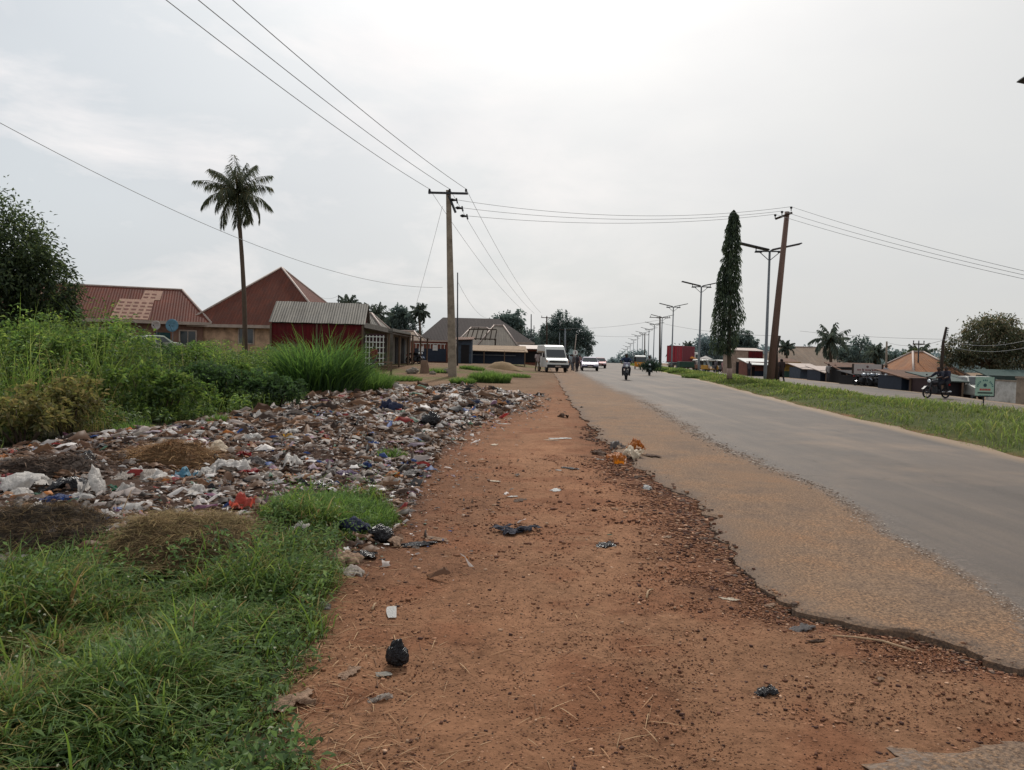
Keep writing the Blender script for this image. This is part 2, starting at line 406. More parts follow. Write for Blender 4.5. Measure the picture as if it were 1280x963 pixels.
Fg = np.stack([I, I + 1, I + nx + 1, I + nx], 1)
def groundmat():
    t = NT('laterite_ground'); a = t.n('ShaderNodeAttribute', attribute_name='col'); tc = t.n('ShaderNodeTexCoord'); o = tc.outputs['Object']
    vo = t.n('ShaderNodeTexVoronoi'); vo.inputs['Scale'].default_value = 55; t.l(o, vo.inputs['Vector'])
    v2 = t.n('ShaderNodeTexVoronoi'); v2.inputs['Scale'].default_value = 24; t.l(o, v2.inputs['Vector'])
    n = t.noise(o, 14, 8, .75); nb = t.noise(o, 2.2, 6, .65)
    sp1 = t.ramp(vo.outputs['Distance'], [(.12, 1.), (.3, 0.)]); sel = t.ramp(vo.outputs['Color'], [(.45, 0.), (.5, 1.)])
    f = t.math('ADD', t.math('MULTIPLY', n, .65), t.math('MULTIPLY', nb, .35))
    c = t.mix(1.0, a.outputs['Color'], t.ramp(f, [(.32, (.42, .38, .36)), (.46, (.95, .95, .95)), (.68, (1.45, 1.47, 1.5))]), 'MULTIPLY')
    c = t.mix(t.math('MULTIPLY', t.math('MULTIPLY', sp1, sel), .8), c, lin(60, 38, 32))
    s2 = t.math('MULTIPLY', t.ramp(v2.outputs['Distance'], [(.1, 1.), (.2, 0.)]), t.ramp(v2.outputs['Color'], [(.72, 0.), (.75, 1.)]))
    c = t.mix(t.math('MULTIPLY', s2, .4), c, lin(196, 150, 122))
    h = t.math('ADD', t.math('MULTIPLY', n, .8), t.math('MULTIPLY', sp1, .35))
    t.pbr(c, .95, 0, t.bump(h, 1.0, .03), .1); return t.m
gobj = bulk('ground', np.stack([X, Y, Z], 1), Fg, groundmat(), cg_, smooth_=True); tag(gobj, kind='structure')

# ------------------------------------------------------------------ carriageways
def roadmat(name, shoulder=True):
    t = NT(name); a = t.n('ShaderNodeAttribute', attribute_name='col'); sepc = t.n('ShaderNodeSeparateColor'); t.l(a.outputs['Color'], sepc.inputs[0])
    tc = t.n('ShaderNodeTexCoord'); o = tc.outputs['Object']
    d = sepc.outputs[0]; med = sepc.outputs[1]
    mp = t.n('ShaderNodeMapping'); mp.inputs['Rotation'].default_value = (0, 0, rad(6.3)); mp.inputs['Scale'].default_value = (1.0, .05, 1); t.l(o, mp.inputs[0])
    trk = t.math('ADD', t.math('MULTIPLY', t.noise(mp.outputs[0], 1.3, 5, .65), .7), t.math('MULTIPLY', t.noise(o, .35, 5, .65), .3)); n = t.noise(o, 1.1, 6, .7); fine = t.noise(o, 60, 4, .8); stone = t.n('ShaderNodeTexVoronoi'); stone.inputs['Scale'].default_value = 45; t.l(o, stone.inputs['Vector'])
    asph = t.ramp(trk, [(.3, lin(72, 64, 58)), (.48, lin(96, 86, 78)), (.66, lin(126, 110, 96))])
    asph = t.mix(t.ramp(fine, [(.35, .55), (.7, 0.)]), asph, lin(62, 55, 52))
    asph = t.mix(t.ramp(n, [(.35, .35), (.6, 0.)]), asph, lin(88, 80, 76))
    dust = t.ramp(n, [(.32, lin(126, 106, 90)), (.5, lin(154, 124, 97)), (.72, lin(168, 126, 90))])
    dust = t.mix(t.ramp(fine, [(.42, .9), (.6, 0.)]), dust, lin(66, 52, 45))
    dust = t.mix(t.math('MULTIPLY', t.ramp(n, [(.25, 1.), (.7, .3)]), t.math('MULTIPLY', sepc.outputs[2], .8)), dust, lin(100, 88, 80))
    ff = t.math('ADD', d, t.math('MULTIPLY', t.math('SUBTRACT', n, .5), .22))
    m = t.ramp(ff, [(.47, 0.), (.53, 1.)])
    c = t.mix(m, dust, asph)
    crk = t.n('ShaderNodeTexVoronoi', feature='DISTANCE_TO_EDGE'); crk.inputs['Scale'].default_value = .55; wv = t.n('ShaderNodeVectorMath', operation='ADD'); t.l(o, wv.inputs[0]); nv = t.n('ShaderNodeTexNoise'); nv.inputs['Scale'].default_value = 1.6; nv.inputs['Detail'].default_value = 5; t.l(o, nv.inputs['Vector']); t.l(nv.outputs['Color'], wv.inputs[1]); t.l(wv.outputs[0], crk.inputs['Vector'])
    c = t.mix(t.math('MULTIPLY', t.math('MULTIPLY', t.ramp(crk.outputs['Distance'], [(.0, 1.), (.012, 0.)]), t.ramp(t.noise(o, .3, 3), [(.5, 0.), (.62, 1.)])), .5), c, lin(52, 46, 42))
    c = t.mix(t.math('MULTIPLY', t.ramp(t.noise(o, .22, 5, .7), [(.52, 0.), (.7, 1.)]), .35), c, lin(150, 124, 100))
    line = t.math('MULTIPLY', t.ramp(ff, [(.44, 0.), (.5, 1.), (.54, .55), (.62, 0.)]), t.ramp(stone.outputs['Color'], [(.45, 0.), (.6, 1.)]))
    c = t.mix(t.math('MULTIPLY', line, .75), c, t.mix(stone.outputs['Color'], lin(176, 160, 146), lin(70, 60, 55)))
    c = t.mix(t.ramp(med, [(.35, 0.), (.9, .8)]), c, lin(142, 118, 92))
    h = t.math('ADD', t.math('MULTIPLY', fine, 1.0), t.math('MULTIPLY', line, .6))
    rg = t.mix(m, (.95, .95, .95), (.7, .7, .7)); sp_ = t.n('ShaderNodeSeparateColor'); t.l(rg, sp_.inputs[0])
    t.pbr(c, sp_.outputs[0], 0, t.bump(h, .7, .012), .25); return t.m
def road(name, xl, xr, rows, ncol, dfun, mfun, zoff=.0, m=None):
    yy = np.repeat(rows[:, None], ncol, 1); u = np.linspace(0, 1, ncol)[None] ** 1.25
    a = xl(rows)[:, None]; b = xr(rows)[:, None]; xx = a + (b - a) * u
    zz = road_z(xx, yy) + zoff + (fbm(xx * .6, yy * .6, 61, 2) - .5) * .02
    zz[:, 0] -= .018; zz[:, 1] -= .004
    # skirts on both sides
    xx = np.concatenate([xx[:, :1] + .01, xx, xx[:, -1:]], 1); yy = np.concatenate([yy[:, :1], yy, yy[:, -1:]], 1); zz = np.concatenate([zz[:, :1] - .16, zz, zz[:, -1:] - .16], 1)
    n, c = xx.shape; I = (np.arange(n - 1)[:, None] * c + np.arange(c - 1)[None]).ravel()
    Fr = np.stack([I, I + 1, I + c + 1, I + c], 1); X, Y, Z = xx.ravel(), yy.ravel(), zz.ravel()
    cc = np.stack([dfun(X, Y), mfun(X, Y), 1 - smooth(0, .35, X - np.repeat(xl(rows), c)) if name == 'road' else X * 0], 1)
    o = bulk(name, np.stack([X, Y, Z], 1), Fr, m, cc, smooth_=False); tag(o, kind='structure'); return o
rows = np.concatenate([spaced([(1.85, 6, .025), (6, 12, .05), (12, 30, .15), (30, 80, .6)]), np.geomspace(80, 335, 40)])
rm = roadmat('asphalt')
road('road', x_broken, lambda y: .11 * y + 7.25 + (fbm(y * .4, y * 0, 77, 3) - .5) * .5, rows, 40,
     lambda x, y: np.clip(.5 + (x - x_asph(y)) * .28 * np.clip(9 / np.maximum(y, 4), .35, 1.4), 0, 1), lambda x, y: smooth(6.3, 7.3, x - .11 * y), 0, rm)
rows2 = np.concatenate([spaced([(-30, 80, 1.0)]), np.geomspace(80, 335, 30)])
road('far_road', lambda y: .11 * y + s_far(y) + (fbm(y * .4, y * 0, 78, 3) - .5) * .4, lambda y: .11 * y + 19.9 + (fbm(y * .4, y * 0, 79, 3) - .5) * .4, rows2, 12,
     lambda x, y: x * 0 + .62, lambda x, y: np.maximum(smooth(18.6, 19.8, x - .11 * y), 1 - smooth(0, 1, x - .11 * y - s_far(y))) * .9, .0, rm)
# broken asphalt remnant at the lower right
g = np.linspace(0, 1, 60); gx, gy = np.meshgrid(.9 + 3.2 * g, 1.1 + 2.1 * g); gx = gx.ravel(); gy = gy.ravel()
dd = sdist(PATCH, gx, gy) + (fbm(gx * 4, gy * 4, 91, 4) - .5) * .3
keep = (dd > 0)
zz = gz(gx, gy) + .003 + np.clip(dd * .25, 0, .03)
I = (np.arange(59)[:, None] * 60 + np.arange(59)[None]).ravel(); Fp = np.stack([I, I + 1, I + 61, I + 60], 1); Fp = Fp[keep[Fp].all(1)]
tag(bulk('asphalt_patch', np.stack([gx, gy, zz], 1), Fp, rm, np.stack([gx * 0 + .47, gx * 0, gx * 0], 1)), kind='structure')
# ------------------------------------------------------------------ plants
GRASSM = leafmat('grass_blades', .42, .6, .03); LEAFM = leafmat('leaves', .3, .45, .05); DRYM = leafmat('dry_straw', .15, .7, .02); DARKLEAF = leafmat('tree_leaves', .36, .6, .03)
BARK = mat('bark', lin(92, 78, 66, .8), .9, var=.4, scale=6, bump=.6, bscale=18, streak=True)
def unit(v): return v / np.maximum(np.linalg.norm(v, axis=-1, keepdims=True), 1e-9)
def rdir(n, zmin=-1):
    z = R.uniform(zmin, 1, n); a = R.uniform(0, 2 * PI, n); r = np.sqrt(1 - z * z); return np.stack([r * np.cos(a), r * np.sin(a), z], 1)
def blades(Pb, h, lean, bend, wd, colr, nseg=3, tipcol=1.25):
    """Pb Nx3 roots, h heights, lean Nx2 unit dir, bend horizontal reach, wd width"""
    N = len(Pb); t = np.linspace(0, 1, nseg + 1)[None, :, None]
    Ld = np.concatenate([lean, np.zeros((N, 1))], 1)[:, None]; sd_ = np.stack([-lean[:, 1], lean[:, 0], np.zeros(N)], 1)
    a = R.uniform(0, 2 * PI, N); sv = unit(sd_ * np.cos(a)[:, None] * .8 + np.stack([np.cos(a), np.sin(a), a * 0], 1) * .5)[:, None]
    hh = h[:, None, None]; bb = bend[:, None, None]
    c = Pb[:, None] + np.array([0, 0, 1.0]) * (hh * (t - .42 * t ** 3 * np.minimum(bb / np.maximum(hh, .01), 1.6))) + Ld * bb * t ** 1.8
    ww = wd[:, None, None] * (1 - t ** 1.6) * (.35 + t * 1.3).clip(0, 1) * .5 + .0006
    V = np.stack([c - sv * ww, c + sv * ww], 2).reshape(N, -1, 3)
    m = 2 * (nseg + 1); base = (np.arange(N) * m)[:, None]; fs = []
    for i in range(nseg): fs.append(np.stack([base[:, 0] + 2 * i, base[:, 0] + 2 * i + 1, base[:, 0] + 2 * i + 3, base[:, 0] + 2 * i + 2], 1))
    cc = colr[:, None, :] * (np.linspace(.55, tipcol, nseg + 1)[None, :, None]); cc = np.repeat(cc, 2, 1).reshape(-1, 3)  # root shade and tip highlight put into the blade colour
    return V.reshape(-1, 3), np.concatenate(fs), cc
def leaves(Pb, D, L, W, colr, droop=.2):
    N = len(Pb); D = unit(D); up = np.tile(np.array([0, 0, 1.0]), (N, 1)) + R.normal(0, .6, (N, 3)); S_ = unit(np.cross(D, up)); Nn = np.cross(S_, D)
    L = L[:, None]; W = W[:, None]
    v0 = Pb; v1 = Pb + D * L * .45 + S_ * W * .5 + Nn * W * .12; v2 = Pb + D * L - np.array([0, 0, 1.0]) * L * droop; v3 = Pb + D * L * .45 - S_ * W * .5 + Nn * W * .12
    V = np.stack([v0, v1, v2, v3], 1).reshape(-1, 3); b = np.arange(N) * 4
    return V, np.stack([b, b + 1, b + 2, b + 3], 1), np.repeat(colr, 4, 0)
def join(*parts):
    o = 0; Vs = []; Fs = []; Cs = []
    for V, Fc, c in parts: Vs.append(V); Fs.append(Fc + o); Cs.append(c); o += len(V)
    return np.concatenate(Vs), np.concatenate(Fs), np.concatenate(Cs)
def scatter(polyg, n, dens=None):
    lo = polyg.min(0); hi = polyg.max(0); out = []
    tot = 0
    while tot < n:
        q = R.uniform(lo, hi, (n * 2, 2)); m = inside(polyg, q[:, 0], q[:, 1])
        if dens is not None: m &= R.uniform(0, 1, len(q)) < dens(q[:, 0], q[:, 1])
        q = q[m]; out.append(q); tot += len(q)
    return np.concatenate(out)[:n]
def pal(n, cols, v=.25):
    c = np.array([lin(*x) for x in cols]); i = R.integers(0, len(cols), n); return c[i] * R.uniform(1 - v, 1 + v, (n, 1))
GREEN = [(74, 100, 44), (88, 112, 48), (66, 92, 44), (104, 122, 56), (80, 102, 58)]
def ldir(n, mean=(.25, -.2)):
    a = R.uniform(0, 2 * PI, n); v = np.stack([np.cos(a) + mean[0], np.sin(a) + mean[1]], 1); return unit(v)

# --- grass in the left foreground: tufts of fine blades, some broad leaves
def fg_grass():
    near = lambda x, y: np.clip((3.2 / np.maximum(y, 2.4)) ** .9, .15, 1) * (y > 2.0)
    q = scatter(GRASS, 6200, near); d = sdist(GRASS, q[:, 0], q[:, 1])
    tz = gz(q[:, 0], q[:, 1]); th = (.09 + .28 * smooth(.25, .8, fbm(q[:, 0] * 2.1, q[:, 1] * 2.1, 101, 3))) * (.45 + .55 * smooth(0, .5, d))
    hol = smooth(.30, .48, fbm(q[:, 0] * 1.7 + 4, q[:, 1] * 1.7, 105, 3)); th = th * (.35 + .65 * hol)
    lush = fbm(q[:, 0] * .7, q[:, 1] * .7, 103, 3)
    nb = 15; N = len(q) * nb; ii = np.repeat(np.arange(len(q)), nb)
    Pb = np.stack([q[ii, 0] + R.normal(0, .034, N), q[ii, 1] + R.normal(0, .03, N), tz[ii] - .01], 1)
    h = th[ii] * R.uniform(.4, 1.4, N); c = pal(N, GREEN, .3) * (.75 + .8 * lush[ii][:, None])
    yl = R.uniform(0, 1, N) < .16 + .34 * smooth(.5, .75, fbm(q[ii, 0] * .9, q[ii, 1] * .9, 107, 2)); c[yl] = pal(yl.sum(), [(134, 122, 70), (126, 108, 70), (150, 138, 92), (112, 116, 58)], .2)
    A = blades(Pb, h, ldir(N), h * R.uniform(.25, 1.3, N), R.uniform(.004, .0115, N) * (1 + .07 * Pb[:, 1]), c, 4)
    M_ = 3000; s = scatter(GRASS, M_, near); z = gz(s[:, 0], s[:, 1]); nl = 7; N2 = M_ * nl; jj = np.repeat(np.arange(M_), nl)
    zz = z[jj] + R.uniform(.15, 1.05, N2) * (.07 + .26 * smooth(.25, .8, fbm(s[jj, 0] * 2.1, s[jj, 1] * 2.1, 101, 3)))
    B = leaves(np.stack([s[jj, 0] + R.normal(0, .035, N2), s[jj, 1] + R.normal(0, .035, N2), zz], 1), rdir(N2, -.1), R.uniform(.022, .065, N2), R.uniform(.009, .024, N2), pal(N2, [(70, 96, 50), (86, 112, 60), (104, 128, 76), (60, 84, 46)], .3))
    # a few long flowering stalks and wide blades
    K = 420; s = scatter(GRASS, K, near); z = gz(s[:, 0], s[:, 1]); hh = R.uniform(.22, .40, K)
    D_ = blades(np.stack([s[:, 0], s[:, 1], z], 1), hh, ldir(K), hh * R.uniform(.2, .9, K), R.uniform(.007, .014, K), pal(K, [(92, 120, 46), (108, 132, 58), (78, 104, 48)], .2), 6)
    # pale clover-like flower heads
    W_ = 160; s = scatter(GRASS, W_, near); z = gz(s[:, 0], s[:, 1]) + R.uniform(.15, .26, W_)
    w_ = np.repeat(np.arange(W_), 6); E_ = leaves(np.stack([s[w_, 0], s[w_, 1], z[w_]], 1), rdir(W_ * 6, -.2), R.uniform(.006, .012, W_ * 6), R.uniform(.005, .01, W_ * 6), pal(W_ * 6, [(190, 190, 170), (170, 172, 150)], .1))
    V, Fq, cc = join(A, B, D_, E_); o = bulk('grass', V, Fq, GRASSM, cc)
    tag(o, 'lush green grass and clover growing beside the bare earth verge', 'grass', kind='stuff')
fg_grass()

# --- tall weeds behind the refuse
def weeds():
    lo = lambda x, y: np.clip((16 / np.maximum(y, 9)) ** 1.1, .1, 1) * np.where(x / y > -.8, 1, .12)
    q = scatter(WEEDS, 4300, lo); x, y = q[:, 0], q[:, 1]; d = sdist(WEEDS, x, y); px = 640 + 960 * x / y
    top = np.interp(px, [-200, 0, 60, 130, 170, 200, 260, 310, 340, 380, 430, 480, 520], [2.0, 1.85, 2.0, 1.95, 1.6, 1.35, 1.25, 1.4, 1.45, 1.3, 1.1, .75, .5])
    ncl = 150; cc_ = scatter(WEEDS, ncl, lo); d2 = ((q[:, None] - cc_[None]) ** 2).sum(2); ci = d2.argmin(1); rc = np.sqrt(d2.min(1)); Rc = (.6 + .034 * y); rel = np.clip(rc / Rc, 0, 1.2)
    ck = R.uniform(.55, 1.3, ncl)[ci]; ct = R.uniform(.55, 1.45, ncl)[ci]
    H = top * (.24 + .76 * smooth(0, 2.8, d)) * ck * (1.08 - .72 * rel ** 2) * (.8 + .35 * fbm(x * 2, y * 2, 111, 2)); H = np.clip(H, .2, 3)
    z = gz(x, y); tone = fbm(x * .45, y * .45, 113, 3)
    olive = smooth(.0, 1., 1 - np.abs(px - 80) / 75) * smooth(2.6, .6, d) if False else np.clip(1 - np.abs(px - 85) / 80, 0, 1) * (1 - smooth(1.0, 2.8, d))
    nl = 34; N = len(q) * nl; ii = np.repeat(np.arange(len(q)), nl); t = R.uniform(.08, 1, N) ** .7
    a = R.uniform(0, 2 * PI, N); rr = (.06 + .22 * np.sqrt(R.uniform(0, 1, N))) * (1.15 - .5 * t) * np.clip(H[ii], .5, 1.6)
    Pb = np.stack([x[ii] + np.cos(a) * rr, y[ii] + np.sin(a) * rr, z[ii] + H[ii] * t], 1)
    D = unit(np.stack([np.cos(a), np.sin(a), R.uniform(-.2, .9, N)], 1)); sz = np.clip(y[ii] / 16, .75, 1.5)
    c = pal(N, [(80, 106, 46), (92, 118, 50), (74, 100, 48), (116, 136, 62), (66, 92, 50)], .28) * (.55 + .8 * tone[ii][:, None]) * (.25 + .85 * t[:, None]) * (ct * (1.1 - .5 * rel ** 2))[ii][:, None]  # shade low down and in gaps between clumps painted into the leaf colour
    oc = pal(N, [(110, 108, 58), (120, 112, 66), (96, 100, 54)], .2); m = olive[ii] > R.uniform(0, 1, N); c[m] = oc[m]
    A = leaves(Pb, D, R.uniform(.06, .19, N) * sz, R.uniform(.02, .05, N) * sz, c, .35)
    nb = 9; N = len(q) * nb; ii = np.repeat(np.arange(len(q)), nb)
    Pb = np.stack([x[ii] + R.normal(0, .14, N), y[ii] + R.normal(0, .14, N), z[ii]], 1); h = H[ii] * R.uniform(.6, 1.2, N)
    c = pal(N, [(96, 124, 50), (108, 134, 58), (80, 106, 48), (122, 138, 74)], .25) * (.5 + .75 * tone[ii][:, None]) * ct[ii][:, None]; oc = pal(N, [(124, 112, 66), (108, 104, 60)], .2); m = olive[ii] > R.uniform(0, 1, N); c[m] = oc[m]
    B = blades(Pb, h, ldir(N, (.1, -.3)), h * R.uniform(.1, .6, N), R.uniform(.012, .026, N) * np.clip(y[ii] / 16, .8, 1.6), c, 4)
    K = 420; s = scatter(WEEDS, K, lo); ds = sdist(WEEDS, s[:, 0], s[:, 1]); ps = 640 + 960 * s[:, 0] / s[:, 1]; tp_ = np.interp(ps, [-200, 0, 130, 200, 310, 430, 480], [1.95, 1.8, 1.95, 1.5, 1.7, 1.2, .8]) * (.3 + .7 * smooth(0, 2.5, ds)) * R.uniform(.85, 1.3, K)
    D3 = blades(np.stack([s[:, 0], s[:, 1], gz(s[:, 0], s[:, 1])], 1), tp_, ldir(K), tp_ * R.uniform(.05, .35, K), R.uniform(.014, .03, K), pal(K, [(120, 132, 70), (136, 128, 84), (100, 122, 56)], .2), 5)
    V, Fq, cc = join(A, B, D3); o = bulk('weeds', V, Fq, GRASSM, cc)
    tag(o, 'tall green weeds and undergrowth filling the plot behind the refuse', 'weeds', kind='stuff')
weeds()
def arching_clump(name, label, cx, cy, rx, ry, n, hmin, hmax, w, cols, group=None):
    a = R.uniform(0, 2 * PI, n); r = np.sqrt(R.uniform(0, 1, n)); x = np.cos(a) * r * rx; y = np.sin(a) * r * ry
    Pb = np.stack([x, y, gz(cx + x, cy + y) - float(gz(cx, cy))], 1); h = R.uniform(hmin, hmax, n) * (1 - .35 * r ** 2)
    out = unit(np.stack([x / rx, y / ry], 1) * .9 + R.normal(0, .6, (n, 2)))
    A = blades(Pb, h, out, h * R.uniform(.15, .95, n), R.uniform(.5, 1.3, n) * w, pal(n, cols, .25), 6, 1.35)
    o = bulk(name, *A[:2], GRASSM, A[2]); o.location = (cx, cy, float(gz(cx, cy))); tag(o, label, 'grass clump', group); return o
p = G(418, 497)
arching_clump('elephant_grass', 'tall dark clump of arching elephant grass in front of the maroon shed', -6.35, 25.4, 1.3, 1.4, 1700, 1.3, 2.9, .062, [(62, 92, 46), (74, 108, 48), (92, 126, 56), (54, 82, 44)])
arching_clump('elephant_grass', 'lower spreading grass clump at the weeds\' right tip beside the refuse', -5.3, 27.6, 1.0, 1.2, 1200, .6, 1.3, .04, [(74, 104, 48), (88, 118, 54), (66, 94, 46)])
def bush(label, px, d, r, h, n, cols, ls=.1):
    b = gw(px, d); t = thing('bush', label, 'bush', b); q = np.random.default_rng(int(px * 7 + d)); bl = [(q.uniform(-.55, .55) * r, q.uniform(-.5, .5) * r, h * q.uniform(.35, .72), r * q.uniform(.42, .7), h / (2.4 * r)) for _ in range(7)]
    Vs = []
    for x, y, z, rr, sz in bl:
        k_ = n // 7; ncl = k_ // 12; cd_ = rdir(ncl, -.5); f = R.uniform(.5, 1.1, ncl) ** .6; cc = np.array([x, y, z]) + cd_ * (f * rr)[:, None] * np.array([1, 1, sz]); ii = R.integers(0, ncl, k_); Pb = cc[ii] + R.normal(0, rr * .09, (k_, 3)); tone = R.uniform(.6, 1.3, ncl)[ii]
        Vs.append(leaves(Pb, cd_[ii] * .6 + rdir(k_) + np.array([0, 0, .25]), R.uniform(.6, 1.4, k_) * ls, R.uniform(.35, .6, k_) * ls, pal(k_, cols, .25) * (tone * (.35 + .8 * np.clip(Pb[:, 2] / h, 0, 1.1)))[:, None], .3))  # shaded foot and bright top painted into the leaf colour
    V, Fq, cc = join(*Vs); bulk('foliage', V, Fq, GRASSM, cc, t); m = MB()
    for x, y, z, rr, sz in bl: m.tube([(x * .2, y * .2, -.05), (x * .7, y * .7, z * .6), (x, y, z)], [.022, .016, .007], 5)
    m.build('stem', BARK, t, True)
BG = [(84, 114, 50), (98, 126, 54), (72, 100, 50), (112, 132, 64)]; BO = [(118, 116, 62), (104, 108, 58), (130, 120, 72)]; BD = [(62, 88, 48), (74, 102, 52), (54, 78, 46)]
for px, d, r, h, n, cols, lab in ((40, 16.5, 1.2, 2.15, 3600, BG, 'tall bright leafy bush rising below the dark mango tree at the left edge'), (118, 18.5, 1.1, 2.15, 3200, BG, 'bright rounded bush in front of the left end of the long red roofed house'), (85, 12.6, .85, 1.05, 2200, BO, 'olive yellow low bush at the front left of the weeds'), (30, 11.4, .6, .8, 1300, BO, 'small olive bush at the left edge above the dark stick pile'),
        (200, 16.2, .9, 1.3, 2400, BG, 'mid green bush in the weeds right of the olive bush'), (262, 18.6, 1.0, 1.25, 2600, BD, 'dark green bush in the weeds below the coconut palm trunk'), (310, 20.5, .9, 1.35, 2400, BG, 'bright bush below the left corner of the maroon shed'), (345, 19.2, .8, 1.0, 2200, BD, 'low dense bush in front of the elephant grass, nearest the refuse'), (160, 22, 1.1, 2.0, 2600, BD, 'dark bush in front of the small grey satellite dish'), (455, 30, .7, 1.0, 1500, BG, 'small light green bush at the right tip of the weeds'), (225, 27, 1.1, 1.9, 2000, BG, 'bush with upright shoots right of the blue satellite dish')):
    bush(lab, px, d, r, h, n, cols, .09 + .002 * d)
for px, py, r_, n_, h_, lab in ((648, 472, .8, 500, .4, 'scrubby grass beside the bright green patch, nearer the van'), (505, 476, .9, 700, .4, 'dull grass clump on the brown ground between the weeds and the stump'), (548, 466, .7, 500, .4, 'thin grass in front of the low red brown building'), (590, 462, .9, 600, .45, 'dry scrub in front of the small dark kiosk'), (420, 655, .52, 2600, .22, 'thick low grass tuft at the corner of the refuse beside the earth path'),
                               (490, 577, .2, 420, .16, 'small green weed tuft growing out of the middle of the refuse'),
                               (166, 541, .3, 420, .3, 'small green weed at the upper edge of the refuse below the olive bush'),
                               (272, 532, .2, 260, .28, 'little upright green sprig in the refuse below the weeds'),
                               (612, 478, 1.1, 2200, .85, 'bright green grass patch right of the concrete pole'),
                               (578, 480, .6, 800, .5, 'small grass patch at the foot of the concrete pole'),
                               (120, 718, .34, 500, .2, 'leafy weed growing over the refuse edge left of the hay mound')):
    p = G(px, py); arching_clump('grass_tuft', lab, p.x, p.y, r_, r_ * 1.1, n_, h_ * .5, h_, .011 * max(1, p.y / 9), [(72, 100, 48), (84, 114, 52), (98, 126, 60)])

# --- grass on the median
def median():
    n = 52000; yy = 9 + (R.uniform(0, 1, n) ** 2.0) * 190; s = 7.15 + R.uniform(0, 1, n) * (s_far(yy) - 7.3); s += (fbm(yy * .8, s, 121, 2) - .5) * .7; x = s + .11 * yy
    g = fbm(x * .6, yy * .6, 123, 3); keep = R.uniform(0, 1, n) < np.clip(.35 + g * 1.4, 0, 1); x, yy, s, g = x[keep], yy[keep], s[keep], g[keep]; n = len(x)
    h = (.05 + .24 * smooth(.35, .75, g)) * R.uniform(.5, 1.35, n) * smooth(7.0, 8.2, s) * (1 - .6 * smooth(-2.2, 0, s - s_far(yy))) + .03; w_ = R.uniform(.012, .03, n) * np.clip(yy / 14, .8, 6)
    c = pal(n, [(104, 126, 58), (92, 112, 52), (116, 132, 66), (126, 130, 74), (80, 100, 50)], .25) * (.5 + .85 * g[:, None])
    A = blades(np.stack([x, yy, base_z(x, yy) - .01], 1), h, ldir(n), h * R.uniform(.3, 1.2, n), w_, c, 3)
    o = bulk('grass', *A[:2], GRASSM, A[2]); tag(o, 'short green grass covering the median between the two carriageways', 'grass', kind='stuff')
median()

# --- trees
def tree(name, label, loc, blobs, nleaf, ls, cols, trunk, group=None, rzs=0, shade=(.45, 1.15), limbs=5):
    """blobs: list of (x,y,z,r,rz) crown lobes in local metres; trunk: (height, r)"""
    loc = Vector(loc); t = thing(name, label, 'tree', loc, rzs, group)
    vol = np.array([b[3] ** 2 for b in blobs]); vol = vol / vol.sum(); zlo = min(b[2] - b[3] * b[4] for b in blobs); zhi = max(b[2] + b[3] * b[4] for b in blobs)
    Vs = []
    for b, f in zip(blobs, vol):
        n = int(nleaf * f); ncl = max(8, n // 22); cd_ = rdir(ncl, -.75); rr = R.uniform(.45, 1.04, ncl) ** .55
        cc = np.array(b[:3]) + cd_ * (rr * b[3])[:, None] * np.array([1, 1, b[4]])
        ii = R.integers(0, ncl, n); Pb = cc[ii] + R.normal(0, b[3] * .085 + ls * .25, (n, 3)); tone = R.uniform(.6, 1.25, ncl)[ii]
        dd = rr[ii]; D = unit(cd_[ii] * .8 + rdir(n) * .9 + np.array([0, 0, -.15]))
        c = pal(n, cols, .22) * tone[:, None] * (shade[0] + (shade[1] - shade[0]) * (.55 * dd + .45 * (Pb[:, 2] - zlo) / (zhi - zlo)))[:, None]  # inner and lower crown leaves darkened in colour, as painted shade
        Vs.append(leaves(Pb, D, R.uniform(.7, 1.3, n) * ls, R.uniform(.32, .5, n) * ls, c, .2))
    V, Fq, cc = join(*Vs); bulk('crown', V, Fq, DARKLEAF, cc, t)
    m = MB(); h, r = trunk; top = np.array([np.mean([b[0] for b in blobs]), np.mean([b[1] for b in blobs])])
    m.tube([(0, 0, -.3), (.02, 0, h * .3), (top[0] * .2, top[1] * .2, h * .7), (top[0] * .5, top[1] * .5, h)], [r * 1.3, r, r * .85, r * .7], 9)
    for b in blobs[:limbs + 2]: m.tube([(top[0] * .4, top[1] * .4, h * .85), (b[0] * .6, b[1] * .6, h * .5 + b[2] * .5), b[:3]], [r * .55, r * .38, r * .12], 6)
    m.build('trunk', BARK, t, True); return t
def lobes(cx, cz, rx, rz, n, r, seed):
    q = np.random.default_rng(seed); out = [(0, 0, cz, min(rx, rz) * .8, 1)]
    for i in range(n):
        a = 2 * PI * i / n + q.uniform(-.3, .3); e = q.uniform(-.75, 1); k_ = math.sqrt(max(0, 1 - e * e)) * q.uniform(.6, .85)
        out.append((math.cos(a) * rx * k_, math.sin(a) * rx * k_, cz + e * rz * .72, r * q.uniform(.75, 1.25), q.uniform(.7, .95)))
    return out
DG = [(58, 74, 46), (70, 86, 52), (48, 62, 44), (84, 96, 56)]; MG = [(70, 80, 52), (84, 90, 58), (60, 72, 50), (98, 98, 66)]; HZ = [(90, 104, 100), (80, 96, 94), (100, 114, 104), (72, 88, 86)]; HB = [(108, 124, 128), (100, 116, 120), (116, 130, 130)]  # HZ, HB: distance haze put into the leaf colours, paler and bluer
def gp(px, d): return gw(px, d)
b = gp(10, 31)
